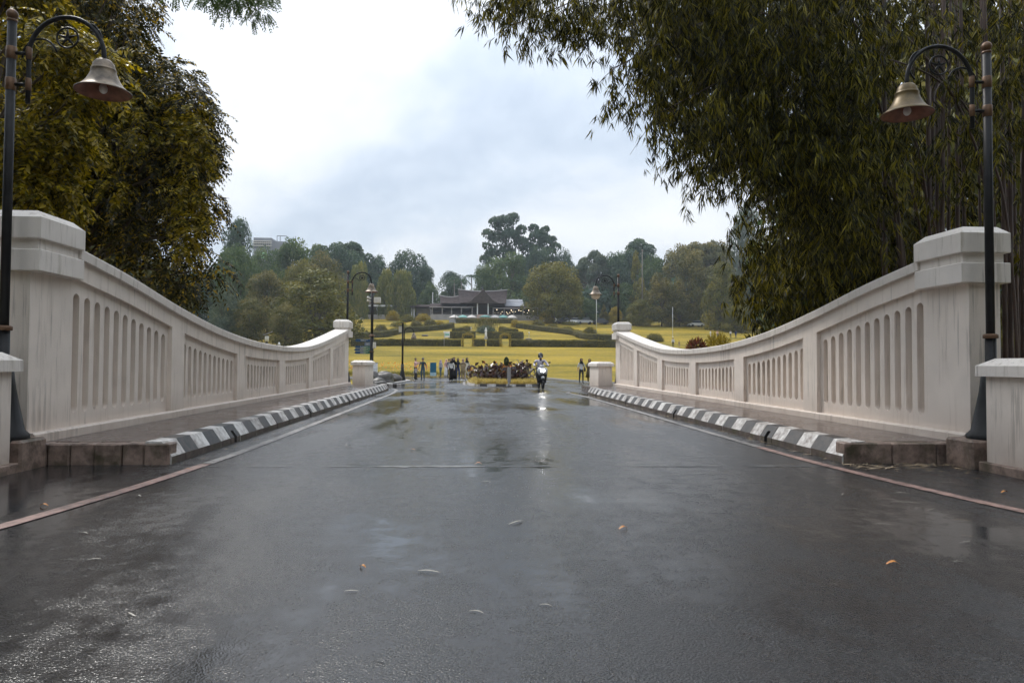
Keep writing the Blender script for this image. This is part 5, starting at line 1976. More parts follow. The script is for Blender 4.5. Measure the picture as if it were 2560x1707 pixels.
# concrete hotel above the trees
def hotel():
    Y = 420
    H = lambda u, v: px(514.5 + .0781 * u, 514.5 + .0781 * v, Y)
    c = H(1150, 900)
    zb = prof(Y)
    root = thing('hotel', (c.x, Y, zb), label='grey concrete hotel block rising above the trees on the left', cat='building')
    W = wl(root)
    q = MB()
    q.box(H(875, 0).x, H(1400, 0).x, Y, Y + 30, zb, H(0, 388).z)
    q.build('tower_block', M['conc'], root, W)
    for v in (492, 548, 622):
        q = MB()
        q.box(H(868, 0).x, H(1412, 0).x, Y - 1.0, Y - .02, H(0, v + 9).z, H(0, v - 9).z)
        q.build('ledge', M['offwhite'], root, W)
    for v0, v1 in ((505, 538), (560, 610), (636, 700)):
        for k in range(8):
            q = MB()
            u0 = 905 + k * 60
            q.box(H(u0, 0).x, H(u0 + 44, 0).x, Y - .12, Y - .01, H(0, v1).z, H(0, v0).z)
            q.build('window', M['glass'], root, W)
    q = MB()
    q.box(H(1400, 0).x + .02, H(1790, 0).x, Y + 4, Y + 28, zb, H(0, 452).z)
    q.build('wing', M['conc'], root, W)
    q = MB()
    for u in (1488, 1580):
        q.tube([(H(u, 0).x, Y + 6, H(0, 452).z), (H(u, 0).x, Y + 6, H(0, 268).z)], .22, 5)
    q.tube([(H(1480, 0).x, Y + 6, H(0, 272).z), (H(1775, 0).x, Y + 6, H(0, 278).z)], .25, 5)
    q.build('roof_frame', M['conc'], root, W)
    q = MB()
    q.tube([(H(2040, 0).x, Y + 6, H(0, 700).z), (H(2040, 0).x, Y + 6, H(0, 260).z)], .12, 5)
    q.build('antenna', M['iron'], root, W)
    q = MB()
    q.box(H(1850, 0).x, H(1935, 0).x, Y + 5, Y + 12, zb, H(0, 520).z)
    q.build('water_tank', M['wallg'], root, W)
    p0 = px(514.5 + .0781 * 1075, 514.5 + .0781 * 830, 380)
    r2 = thing('green_roofed_house', (p0.x, 380, prof(380)), label='house with bright green roof showing below the concrete hotel', cat='house')
    hw = (px(514.5 + .0781 * 1170, 500, 380).x - px(514.5 + .0781 * 980, 500, 380).x) / 2
    zt = px(600, 514.5 + .0781 * 790, 380).z - prof(380)
    q = MB(); q.box(-hw * .95, hw * .95, 0, 10, 0, zt - 4); q.build('wall', M['conc'], r2)
    q = MB(); q.prism([(-1, zt - 4), (5, zt), (11, zt - 4)], 0, -hw, hw); q.build('roof', M['greenroof'], r2)


hotel()

# masts and far poles
for x, y0, y1, Y, r, nm, lab, mt in ((1475, 735, 575, 190, .16, 'radio_mast', 'tall thin pale mast among the trees behind the far lamp', 'barkpale'), (1370, 740, 676, 160, .07, 'light_mast', 'thin white pole below the cream globe lamp', 'white'),
                                     (1728, 770, 694, 60, .07, 'dark_pole', 'black pole behind the rising parapet near the bamboo tips', 'iron'), (994, 702, 673, 215, .12, 'flagpole', 'white flagpole beside the taller pale trailing tree', 'white'),
                                     (1545, 752, 706, 150, .06, 'light_mast', 'thin white pole on the slope behind the parapet', 'white')):
    p = px(x, y1, Y)
    zb = prof(Y)
    root = thing(nm, (p.x, Y, zb), label=lab, cat='pole')
    q = MB(); q.tube([(0, 0, 0), (0, 0, p.z - zb)], [r, r * .6], 7); q.build('shaft', M[mt], root)
    q = MB(); q.lathe([(r * 2.2, 0), (r * 2.2, .12), (r * 1.1, .3)], 8); q.build('base', M[mt], root)
    q = MB(); q.ball((0, 0, p.z - zb), r * 1.3, 8, 6); q.build('top', M[mt], root)

# parked cars below the trees
def car(x, y, Y, col, rz, label):
    p = px(x, y, Y)
    root = thing('parked_car', (p.x, Y, prof(Y)), rz, label, 'car', 'cars parked under the trees')
    q = MB()
    q.prism([(-2.1, .35), (-2.1, .75), (-1.7, .92), (-1.05, 1.0), (1.3, 1.0), (2.0, .9), (2.1, .6), (2.1, .35)], 1, -.85, .85)
    q.build('body', M[col], root)
    q = MB()
    q.prism([(-1.0, 1.0), (-.45, 1.5), (.9, 1.52), (1.5, 1.0)], 1, -.72, .72)
    q.build('cabin', M['glass'], root)
    q = MB(); q.box(-.5, .95, -.70, .70, 1.505, 1.56, .02); q.build('roof', M[col], root)
    for sx in (-1.3, 1.3):
        for sy in (-.8, .8):
            q = MB(); q.tube([(sx, sy - .1, .32), (sx, sy + .1, .32)], .32, 12); q.build('wheel', M['hole'], root)


M['carw'] = simple('car_white', (0.75, .75, .75), .2, var=.02)
M['cars'] = simple('car_silver', (0.35, .36, .37), .2, var=.02)
M['carb'] = simple('car_black', (0.02, .02, .022), .15, var=.02)
car(1318, 738, 187, 'carw', .1, 'white car parked farthest left under the trees')
car(1343, 742, 187, 'cars', .0, 'silver car parked left of the black car')
car(1378, 742, 187, 'carb', .0, 'black car parked behind the thin white pole')
car(1598, 744, 181, 'carw', .2, 'white car parked under the brown trees behind the parapet')
car(1296, 738, 189, 'carb', .0, 'dark car parked at the edge of the orange-olive tree')

# ------------------------------------------------------------------ things round the far end of the bridge
# island with cannas
isl = smooth_line([(0.35, 38.9), (0.9, 38.25), (1.9, 37.95), (2.9, 38.05), (3.55, 38.6), (3.9, 40.5), (3.9, 45), (3.5, 52), (2.4, 56), (1.2, 56.5), (0.3, 54), (-0.1, 48), (-0.1, 43), (0.05, 40.5), (0.35, 38.9)], .35)[:-1]
bm = bmesh.new()
vs = [bm.verts.new((p.x, p.y, prof(p.y) + .09)) for p in isl]
bm.faces.new(vs)
me = bpy.data.meshes.new('island_ground')
bm.to_mesh(me); bm.free()
me.materials.append(M['lawn'])
tag(link('island_ground', me), kind='structure')
ring = thing('island_kerb', (1.9, 38, 0), kind='structure')
for i in range(0, len(isl) - 1):
    a, b_ = isl[i], isl[(i + 1) % len(isl)]
    t = (b_ - a)
    L_ = t.length
    t.normalize()
    nr = Vector((t.y, -t.x, 0))
    q = MB()
    pa, pb = a + t * .008, b_ - t * .008
    zb = prof(a.y)
    vs = []
    for P_ in (pa, pb):
        for o_, z_ in ((-.07, 0), (-.07, .13), (.05, .13), (.08, 0)):
            w_ = P_ + nr * o_
            vs.append((w_.x, w_.y, zb + z_))
    q.add(vs, [(0, 1, 2, 3), (7, 6, 5, 4), (0, 4, 5, 1), (1, 5, 6, 2), (2, 6, 7, 3)])
    front = (a.y < 39.2)
    q.build('kerb_block', M['kwhite'] if (i % 2 == 0 or not front) else M['kblack'], ring, wl(ring))
tag(strip('road_line', smooth_line([(0.15, 38.6), (-.1, 39.3), (-.28, 40.5), (-.38, 44), (-.4, 50)]), .16, M['linew'], .012), kind='structure')


def grass_band(name, pts_fn, n, mat, hl, label, cat='grass'):
    P = np.array([pts_fn() for _ in range(n)])
    D = unit(np.array([[0, 0, 1.0]]) + RNG.normal(size=(n, 3)) * .45)
    V, Fq = blades(P, D, hl * RNG.uniform(.6, 1.3, n), .026, None, .25)
    return tag(mesh_np(name, V, Fq, mat), label, cat, kind='stuff')


def isl_edge():
    k = random.randrange(len(isl))
    while isl[k].y > 50: k = random.randrange(len(isl))
    p = isl[k]
    c = Vector((1.9, 44, 0))
    t = random.uniform(.06, .34)
    q_ = Vector((p.x + (c.x - p.x) * t + random.uniform(-.2, .2), p.y + (max(p.y + .9, min(c.y, p.y + 1.5)) - p.y) * random.uniform(.1, 1) , 0))
    return (min(max(q_.x, .1), 3.75), q_.y, prof(q_.y) + .08)


grass_band('border_grass', isl_edge, 11000, M['straw'], .46, 'straw-coloured ornamental grass round the island bed')


grass_band('border_grass', lambda: (lambda x: (x, random.uniform(38.25 + .35 * abs(x - 2.1) ** 1.5 * .5, 39.8), prof(39) + .08))(random.uniform(.35, 3.75)), 6000, M['straw'], .40, 'straw-coloured tufts along the front kerb of the island bed')


def canna(x, y, h, label, flower=True):
    root = thing('canna_plant', (x, y, prof(y) + .08), random.uniform(0, 6), label, 'plant', 'purple cannas in the island bed')
    q = MB()
    P, D, Ls, Wd = [], [], [], []
    fl = []
    for s in range(random.randint(6, 8)):
        bx, by_ = random.uniform(-.28, .28), random.uniform(-.28, .28)
        tx, ty, tzz = bx * 1.7, by_ * 1.7, h * random.uniform(.72, 1.0)
        q.tube([(bx, by_, 0), (bx * 1.3, by_ * 1.3, tzz * .5), (tx, ty, tzz)], [.02, .016, .008], 5)
        for k in range(7):
            t = .12 + .82 * k / 6
            a = k * 2.4 + s
            P.append((bx + (tx - bx) * t, by_ + (ty - by_) * t, tzz * t))
            D.append((math.cos(a) * .8, math.sin(a) * .8, .75 + .3 * t))
            Ls.append(.42 * random.uniform(.75, 1.15))
            Wd.append(.18 * random.uniform(.8, 1.1))
        fl.append((tx, ty, tzz))
    q.build('stem', M['bark'], root)
    n = len(P)
    V, Fq = blades(np.array(P), unit(np.array(D)), np.array(Ls), np.array(Wd), None, .25)
    mesh_np('foliage', V, Fq, M['canna'], root)['kind'] = 'stuff'
    if flower:
        P = np.repeat(np.array(fl[:2]), 14, 0) + RNG.normal(size=(28, 3)) * .05
        V, Fq = blades(P, unit(RNG.normal(size=(28, 3)) + np.array([[0, 0, .8]])), .08, .05)
        mesh_np('blossom', V, Fq, M['petal'], root)['kind'] = 'stuff'
    return root


cn = [(0.75, 40.6, 1.05, 0), (1.05, 41.4, 1.2, 1), (1.25, 40.2, .95, 0), (1.55, 41.2, 1.15, 1), (1.75, 40.0, .8, 1), (2.05, 41.6, 1.1, 1), (2.25, 40.4, 1.0, 1), (2.5, 39.8, .85, 0), (2.75, 40.6, 1.3, 0), (2.95, 40.0, 1.25, 0), (3.2, 40.6, 1.15, 0), (3.35, 41.4, 1.1, 0), (0.3, 43.5, .9, 1), (0.5, 46, .9, 0), (0.9, 44, 1.0, 1), (1.6, 44, 1.1, 1), (2.4, 43, 1.1, 0)]
order = ['first', 'second', 'third', 'fourth', 'fifth', 'sixth', 'seventh', 'eighth', 'ninth', 'tenth', 'eleventh', 'twelfth', 'thirteenth', 'fourteenth', 'fifteenth', 'sixteenth', 'seventeenth']
cn_sorted = sorted(cn, key=lambda c: c[0] / c[1])
for i, (x, y, h, fl_) in enumerate(cn_sorted):
    canna(x, y, h * 1.02, order[i] + ' purple canna plant from the walking group in the island bed' + (', with orange flowers' if fl_ else ''), bool(fl_))
# slender silver sign post in front of the island, dark conical shrub behind it
root = thing('marker_post', (2.02, 37.75, prof(37.7)), label='slim silver marker post standing before the island kerb', cat='post')
q = MB(); q.box(-.075, .075, -.04, .04, .25, 1.02, .012); q.build('panel', M['wallg'], root)
q = MB(); q.box(.076, .105, -.05, .05, .23, 1.04); q.build('edge_rail', M['wallg'], root)
q = MB(); q.tube([(0, 0, 0), (0, 0, .25)], .05, 8); q.build('foot', M['grey'], root)
q = MB(); q.lathe([(.2, 0), (.2, .03), (.06, .06)], 10); q.build('base_plate', M['iron'], root)
root = thing('conical_shrub', (1.93, 38.6, prof(38.6) + .08), label='dark slim conical shrub behind the silver marker post', cat='shrub')
q = MB(); q.tube([(0, 0, 0), (0, 0, 1.4)], [.03, .01], 6); q.build('trunk', M['bark'], root)
n = 700
t = RNG.uniform(0, 1, n)
a = RNG.uniform(0, 2 * PI, n)
r = .10 * np.sin(np.clip(t * 1.05, 0, 1) * PI) ** .7
P = np.stack([r * np.cos(a), r * np.sin(a), 1.0 + t * .45], -1)
V, Fq = blades(P, unit(np.stack([np.cos(a), np.sin(a), np.full(n, 1.2)], -1)), .08, .035)
mesh_np('crown', V, Fq, M['f_teal'], root)['kind'] = 'stuff'

# flower border along the cross path
def bed():
    x = random.uniform(-16, -4.0) if random.random() < .8 else random.uniform(-4, .5)
    y = random.uniform(69.2, 71.2)
    return (x, y, prof(y) - .03)


grass_band('flower_border', bed, 5200, M['f_olive'], .75, 'green leafy border between the path and the yellow lawn', 'plants')
grass_band('dry_border', lambda: (lambda x: (x, random.uniform(68.9, 69.4), prof(69) - .02))(random.uniform(-17, 2)), 2600, M['straw'], .32, 'dry straw edging along the cross path', 'grass')
n = 240
P = np.stack([RNG.uniform(-13.5, -3.5, n), RNG.uniform(69.6, 71.3, n), RNG.uniform(.45, 1.25, n)], -1)
V, Fq = blades(P, unit(RNG.normal(size=(n, 3)) + np.array([[0, -0.5, .4]])), .16, .12)
tag(mesh_np('orange_blossom', V, Fq, M['petal']), 'orange blossoms dotted over the green border', 'flowers', kind='stuff')

# edging along the grass corner on the left and the lawn on the right
def edging(name, pts, w, h, mat):
    pts = smooth_line(pts, .6)
    q = MB()
    vs, fs = [], []
    for i, p in enumerate(pts):
        a, b_ = pts[max(0, i - 1)], pts[min(len(pts) - 1, i + 1)]
        t = (b_ - a).normalized()
        nr = Vector((-t.y, t.x, 0))
        for o_, z_ in ((-w / 2, -.03), (-w / 2, h), (w / 2, h), (w / 2, -.03)):
            w_ = p + nr * o_
            vs.append((w_.x, w_.y, prof(p.y) + z_))
        if i:
            for k in range(4):
                k2 = (k + 1) % 4
                fs.append(((i - 1) * 4 + k, (i - 1) * 4 + k2, i * 4 + k2, i * 4 + k))
    fs += [(0, 1, 2, 3), tuple((len(pts) - 1) * 4 + k for k in (3, 2, 1, 0))]
    q.add(vs, fs)
    return tag(q.build(name, mat), kind='structure')


edging('kerb_lawn', [(16, 40.2), (11.3, 44), (9.0, 49), (7.7, 55), (7.0, 62), (6.1, 66), (4.6, 69.1)], .16, .09, M['grey'])
edging('kerb_corner', [(-4.62, 36.5), (-4.6, 40), (-4.35, 46), (-4.25, 50), (-5.2, 54), (-8, 57)], .3, .10, M['grey'])
kb = thing('kerb_short', (-4.9, 36.0, prof(36)), kind='structure')
for k in range(9):
    q = MB()
    q.box(-.32 + k * .20, -.13 + k * .20, -.1, .1, 0, .17, .012)
    q.build('kerb_block', M['kwhite'] if k % 2 == 0 else M['kblack'], kb)
# boulders in the grass corner
bl_lab = ['boulder nearest the short white wall', 'second boulder of the row from the short white wall', 'long flat boulder in the middle of the row', 'boulder behind the direction board pole', 'last boulder of the row nearest the solar lamp',
          'low boulder in front of the row by the striped kerb', 'small flat boulder by the road edging', 'small boulder between the row and the road edging']
for i, (x, y, sx, sz) in enumerate(((-6.0, 41, .5, .52), (-5.55, 41.6, .45, .45), (-5.0, 42.6, .55, .42), (-5.3, 44, .6, .5), (-5.05, 46.5, .5, .40), (-5.5, 39.2, .4, .3), (-4.95, 39.4, .4, .16), (-5.15, 40.4, .35, .26))):
    bm = bmesh.new()
    bmesh.ops.create_icosphere(bm, subdivisions=3, radius=1)
    for v in bm.verts:
        nz_ = .16 * math.sin(v.co.x * 3.1 + i) + .13 * math.sin(v.co.y * 4.3 + 2 * i) + .1 * math.sin(v.co.z * 5 + i * 1.7)
        v.co *= 1 + nz_
        v.co = Vector((v.co.x * sx * 1.15, v.co.y * sx * .9, v.co.z * sz))
    for f in bm.faces: f.smooth = True
    me = bpy.data.meshes.new('boulder')
    bm.to_mesh(me); bm.free()
    me.materials.append(M['boulder'])
    o = link('boulder', me, None, (x, y, prof(y) + sz * .45))
    o.rotation_euler = (0, 0, i * .9)
    tag(o, 'dark rough ' + bl_lab[i], 'boulder', 'dark boulders in the grass corner')

# lamp pole carrying the direction boards
M['signblue'] = simple('sign_blue', (0.012, 0.06, 0.16), .4, var=.06)
M['signgrey'] = simple('sign_faded', (0.14, 0.18, 0.26), .45, var=.08)
M['signgreen'] = simple('sign_green_tab', (0.03, 0.14, 0.11), .4)
p = px(853, 870, 46.0)
root = thing('direction_post', (p.x, 46.0, prof(46.0)), label='black lamp pole carrying blue direction boards and loudspeaker box', cat='signpost')
sc = 46.0 * K / F_PX           # metres per measuring pixel at that distance
H0 = lambda y: px(853, y, 46.0).z - prof(46.0)
q = MB(); q.tube([(0, 0, 0), (0, 0, H0(768))], .115, 10); q.tube([(0, 0, H0(768)), (0, 0, H0(672))], .085, 10); q.build('pole', M['iron'], root)
q = MB(); q.lathe([(.19, H0(773)), (.19, H0(771)), (.03, H0(765))], 10); q.build('collar', M['copper'], root)
q = MB(); q.lathe([(.17, H0(808.5)), (.2, H0(807.5)), (.17, H0(806.5))], 10); q.build('band', M['copper'], root)
q = MB(); q.lathe([(.24, 0), (.2, .25), (.12, .5)], 12); q.build('base', M['iron'], root)
for i, (x0, y0, y1, mt) in enumerate(((819, 778.5, 785, 'signblue'), (837, 786.5, 793.5, 'signgrey'), (818, 794.5, 800, 'signblue'), (817, 800.6, 806.2, 'signblue'), (818, 806.8, 812.8, 'signblue'))):
    xl, xr = (x0 - 853) * sc, -.09
    z0, z1 = H0(y1), H0(y0)
    q = MB()
    q.prism([(xl - .12 if i != 1 else xl, (z0 + z1) / 2), (xl, z0), (xr, z0), (xr, z1), (xl, z1)], 1, -.03, .03)
    bd = q.build('direction_board', M[mt], root)
    q = MB()
    zc = (z0 + z1) / 2
    for r_ in ((.028, .55), (-.028, .4)):
        a0 = xl + (xr - xl) * .30
        n_ = 6
        for k in range(n_):
            b0 = a0 + (xr - xl) * r_[1] * k / n_
            q.box(b0, b0 + (xr - xl) * r_[1] / n_ * .72, -.036, -.031, zc + r_[0] - .011, zc + r_[0] + .011)
    q.build('lettering', M['offwhite'], bd)['kind'] = 'stuff'
    if i >= 2:
        q = MB(); q.box(xr - .42, xr - .02, -.035, -.0305, z0 + .01, z1 - .01); q.build('green_tab', M['signgreen'], bd)
for x0, x1, y0, y1, nm in ((857, 872, 683, 696, 'loudspeaker_box'), (856, 862, 786, 800, 'meter_box')):
    q = MB(); q.box((x0 - 853) * sc, (x1 - 853) * sc, -.15, .15, H0(y1), H0(y0), .02); q.build(nm, M['offwhite'], root)
for z_ in (686, 693):
    q = MB(); q.tube([(-.08, -.05, H0(z_)), (-.28, -.2, H0(z_) + .06)], [.05, .08], 8); q.build('floodlight', M['offwhite'], root)
q = MB(); q.lathe([(.035, H0(667)), (.11, H0(669)), (.16, H0(676)), (.26, H0(681)), (.34, H0(683))], 14); q.build('cap_lamp', M['iron'], root) if False else None
# white box behind it on the lawn edge
p = px(858, 872, 60)
root = thing('white_box', (px(860, 860, 68.6).x, 68.6, prof(68.6)), label='white cabinet standing on the path behind the direction post', cat='cabinet')
q = MB(); q.box(-.28, .28, -.2, .2, .12, 1.25, .02); q.build('cabinet_body', M['white'], root)
q = MB(); q.box(-.27, .27, -.21, -.2, .66, .70); q.build('door_gap', M['wallg'], root)
q = MB(); q.box(-.32, .32, -.24, .24, 1.251, 1.32, .01); q.build('cabinet_top', M['wallg'], root)
q = MB(); q.box(-.2, .2, -.15, .15, 0, .119); q.build('foot', M['grey'], root)

# solar lamp on the corner
p = px(924, 872, 49.0)
root = thing('solar_lamp_post', (p.x, 49.0, prof(49.0)), label='black solar lamp post with small hooked bell at the road corner', cat='lamp post')
H1 = lambda y: px(924, y, 49.0).z - prof(49.0)
s1 = 49.0 * K / F_PX
q = MB(); q.tube([(0, 0, 0), (0, 0, H1(836))], .10, 10); q.tube([(0, 0, H1(836)), (0, 0, H1(743))], .065, 10); q.build('pole', M['iron'], root)
q = MB(); q.lathe([(.22, .1), (.22, .2), (.12, .75), (.1, .8)], 12); q.build('base', M['iron'], root)
q = MB(); q.box(-.27, .27, -.27, .27, 0, .1, .02); q.build('footing', M['grey'], root)
q = MB(); z_ = H1(742); q.add([(-.35, -.3, z_ - .06), (.55, -.3, z_ + .14), (.55, .3, z_ + .14), (-.35, .3, z_ - .06), (-.35, -.3, z_ - .1), (.55, -.3, z_ + .1), (.55, .3, z_ + .1), (-.35, .3, z_ - .1)], [(0, 1, 2, 3), (7, 6, 5, 4), (0, 4, 5, 1), (1, 5, 6, 2), (2, 6, 7, 3), (3, 7, 4, 0)]); q.build('solar_panel', M['glass'], root)
q = MB(); q.box(-9 * s1, -2.2 * s1, -.08, .08, H1(763), H1(749), .015); q.build('control_box', M['offwhite'], root)
pts = [(4 * s1, 0, H1(783)), (4 * s1, 0, H1(763))] + [(14.5 * s1 - 10.5 * s1 * math.cos(t), 0, H1(763) + 11 * s1 * math.sin(t)) for t in np.linspace(.1, PI - .1, 12)] + [(25 * s1, 0, H1(766))]
q = MB(); q.tube(pts, .03, 8); q.tube([(0, 0, H1(768)), (4 * s1, 0, H1(768))], .02, 6); q.tube([(0, 0, H1(778)), (4 * s1, 0, H1(778))], .02, 6); q.build('hook_arm', M['iron'], root)
q = MB(); q.lathe([(.03, H1(764)), (.08, H1(765)), (.12, H1(770)), (.15, H1(771)), (.14, H1(773)), (.2, H1(776)), (.2, H1(777)), (.12, H1(778.5))], 14, (25 * s1, 0, 0)); q.build('bell_shade', M['bronze'], root)

# blue banner by the walkers
p = px(1005, 862, 66)
M['banner'] = simple('banner_blue', (0.005, 0.115, 0.20), .5, var=.15, scale=2)
M['bannerw'] = simple('banner_pale', (0.35, 0.5, 0.55), .5, var=.2, scale=3)
root = thing('banner_stand', (p.x - .4, 66, prof(66)), label='upright blue banner standing behind the walkers', cat='banner')
q = MB(); q.box(-.28, .28, -.015, .015, .45, 1.35); b1 = q.build('banner_sheet', M['banner'], root)
q = MB(); q.box(-.28, .28, -.015, .015, .12, .449); q.build('banner_foot', M['bannerw'], root)
for s in (-1, 1):
    q = MB(); q.tube([(s * .25, .03, .0), (s * .25, .03, 1.36)], .015, 6); q.build('rod', M['iron'], root)

# floodlights behind the left parapet
def flood(x, y, Y, wpx, hpx, label, head=True):
    p = px(x, y, Y)
    s2 = Y * K / F_PX
    root = thing('floodlight', (p.x, Y, prof(Y)), label=label, cat='lamp', group='white lights behind the parapet')
    h = p.z - prof(Y)
    q = MB(); q.lathe([(.05, 0), (.05, h - hpx * s2)], 8); q.build('stake', M['iron'], root)
    q = MB(); q.lathe([(wpx * s2 * .5, h - hpx * s2), (wpx * s2 * .5, h), (wpx * s2 * .2, h + .02)] if head else [(wpx * s2 * .5, h - hpx * s2), (wpx * s2 * .22, h)], 12); q.build('housing', M['white'], root)
    if head:
        z_ = h + .03
        w_ = wpx * s2
        q = MB(); q.add([(-w_ * .75, -.2, z_), (w_ * 1.3, -.2, z_ + .18), (w_ * 1.1, .25, z_ + .22), (-w_ * .55, .25, z_ + .05), (-w_ * .75, -.2, z_ + .06), (w_ * 1.3, -.2, z_ + .24), (w_ * 1.1, .25, z_ + .28), (-w_ * .55, .25, z_ + .11)], [(3, 2, 1, 0), (4, 5, 6, 7), (0, 1, 5, 4), (1, 2, 6, 5), (2, 3, 7, 6), (3, 0, 4, 7)])
        q.build('hood', M['roofg'], root)


flood(613, 772, 42, 9, 12, 'white floodlight with hood peeping over the parapet coping')
flood(641, 786, 42, 7, 8, 'small white conical light peeping over the parapet coping', False)

# ------------------------------------------------------------------ people
def cloth(name, c, rough=.8):
    k = 'c_' + name
    if k not in M: M[k] = simple('cloth_' + name, c, rough, var=.12, scale=9, bump=.2, bscale=30, spec=.2)
    return M[k]


SKIN = simple('skin', (0.36, 0.20, 0.13), .55, var=.06)
HAIR = simple('hair', (0.012, 0.010, 0.009), .5, var=.2)
C = {'pink': (.62, .38, .38), 'black': (.012, .012, .014), 'teal': (.022, .055, .08), 'jeans': (.05, .10, .16), 'white': (.68, .67, .66), 'lilac': (.42, .32, .42), 'grey': (.16, .16, .17), 'navy': (.014, .022, .07),
     'beige': (.30, .24, .15), 'tan': (.30, .22, .17), 'olive': (.115, .085, .035), 'orange': (.80, .33, .03), 'paleblue': (.55, .56, .66), 'dkgrey': (.05, .05, .055), 'stripe': (.38, .37, .40), 'blue': (.02, .05, .16)}
PEND = []


def person(loc, rz, h, label, shirt, pants, shoes='black', sleeve=True, pose='stand', arms=None, hijab=None, robe=None, hat=None, hair=True, bag=None, step=0.0, child=False, group='walkers by the island', parent=None, joints=None, skin_face=True, mask=None):
    k = h / 1.70
    root = thing('person', loc, rz, label, 'person', group)
    ar = {'la': ((.23, .03, 1.12), (.25, -.04, .88), (.25, -.07, .80)), 'ra': ((-.23, .03, 1.12), (-.25, -.04, .88), (-.25, -.07, .80))}
    if arms: ar.update(arms)
    J = {'pel': ((0, 0, .95), .14, .105), 'wai': ((0, 0, 1.09), .125, .095), 'che': ((0, 0, 1.28), .155, .105), 'nkb': ((0, 0.005, 1.44), .065, .06), 'nek': ((0, -.005, 1.505), .05, .05), 'hd1': ((0, -.015, 1.57), .07, .085), 'hd2': ((0, -.01, 1.645), .072, .085), 'hd3': ((0, 0, 1.685), .05, .06)}
    for s, nm in ((1, 'l'), (-1, 'r')):
        a = ar[nm + 'a']
        J[nm + 'sh'] = ((s * .165, 0, 1.395), .058, .058)
        J[nm + 'el'] = (a[0], .044, .044)
        J[nm + 'wr'] = (a[1], .030, .030)
        J[nm + 'hn'] = (a[2], .034, .022)
        sw = s * step
        J[nm + 'hp'] = ((s * .09, 0, .88), .088, .088)
        J[nm + 'kn'] = ((s * .10, -sw * .5 - .02, .50), .062, .062)
        J[nm + 'an'] = ((s * .10, -sw + .03, .085 + (0.05 if sw < 0 else 0)), .042, .042)
        J[nm + 'to'] = ((s * .105, -sw - .14, .04), .042, .032)
    if joints: J.update(joints)
    if child:
        for q_ in ('hd1', 'hd2', 'hd3'):
            p_, a_, b_ = J[q_]
            J[q_] = (p_, a_ * 1.35, b_ * 1.3)
    E = [('pel', 'wai'), ('wai', 'che'), ('che', 'nkb'), ('nkb', 'nek'), ('nek', 'hd1'), ('hd1', 'hd2'), ('hd2', 'hd3')]
    for nm in 'lr':
        E += [('che', nm + 'sh'), (nm + 'sh', nm + 'el'), (nm + 'el', nm + 'wr'), (nm + 'wr', nm + 'hn'), ('pel', nm + 'hp'), (nm + 'hp', nm + 'kn'), (nm + 'kn', nm + 'an'), (nm + 'an', nm + 'to')]
    keys = list(J)
    me = bpy.data.meshes.new('body')
    me.from_pydata([tuple(v * k for v in J[q_][0]) for q_ in keys], [(keys.index(a), keys.index(b)) for a, b in E], [])
    o = link('body', me, root)
    o.modifiers.new('skin', 'SKIN')
    for i, q_ in enumerate(keys):
        sv = me.skin_vertices[0].data[i]
        sv.radius = (J[q_][1] * k, J[q_][2] * k)
        sv.use_root = (q_ == 'pel')
    sb = o.modifiers.new('sub', 'SUBSURF')
    sb.levels = sb.render_levels = 2
    mats = [cloth(shirt, C[shirt]), cloth(pants, C[pants]), SKIN, cloth(shoes, C[shoes]), HAIR]
    lab = {}
    for a, b in E:
        m_ = 0
        if b[1:] in ('kn', 'an', 'hp'): m_ = 1
        if b[1:] == 'to': m_ = 3
        if b in ('nek', 'hd1', 'hd2', 'hd3') or b[1:] == 'hn': m_ = 2
        if b[1:] == 'wr' and not sleeve: m_ = 2
        lab[(a, b)] = m_
    PEND.append((o, [(Vector(J[a][0]) * k, Vector(J[b][0]) * k, lab[(a, b)]) for a, b in E], mats))
    hd = Vector(J['hd2'][0]) * k
    hs = 1.25 if child else 1.0
    if hijab:
        q = MB()
        q.smooth = True
        pf = [(.001, .095), (.06, .085), (.095, .045), (.105, 0), (.10, -.06), (.09, -.11), (.10, -.15), (.145, -.20), (.165, -.255), (.14, -.28)]
        q.lathe([(r_ * k, z_ * k) for r_, z_ in pf], 14, tuple(hd))
        q.build('headscarf', cloth(hijab, C[hijab]), root)
        q = MB(); q.ball((hd.x, hd.y - .062 * k, hd.z - .03 * k), .068 * k, 10, 8, 1.2); f_ = q.build('face', SKIN, root)
        if mask:
            q = MB(); q.ball((hd.x, hd.y - .085 * k, hd.z - .065 * k), .052 * k, 8, 6, .9); q.build('mask', cloth(mask, C[mask]), root)
    else:
        q = MB()
        if hair: q.lathe([(.001, .10 * k * hs), (.055 * k * hs, .085 * k * hs), (.086 * k * hs, .03 * k * hs), (.088 * k * hs, -.01 * k * hs), (.07 * k * hs, -.03 * k * hs)], 12, (hd.x, hd.y + .018 * k, hd.z)); q.build('hair', HAIR, root)
        q = MB(); q.tube([(hd.x, hd.y - .085 * k * hs, hd.z - .01 * k), (hd.x, hd.y - .108 * k * hs, hd.z - .045 * k)], [.008 * k, .016 * k], 6); q.build('nose', SKIN, root)
        for s in (-1, 1):
            q = MB(); q.ball((hd.x + s * .03 * k, hd.y - .082 * k * hs, hd.z), .011 * k, 6, 5); q.build('eye', HAIR, root)
            q = MB(); q.ball((hd.x + s * .083 * k * hs, hd.y + .01, hd.z - .02 * k), .022 * k, 6, 5, 1.4, .5); q.build('ear', SKIN, root)
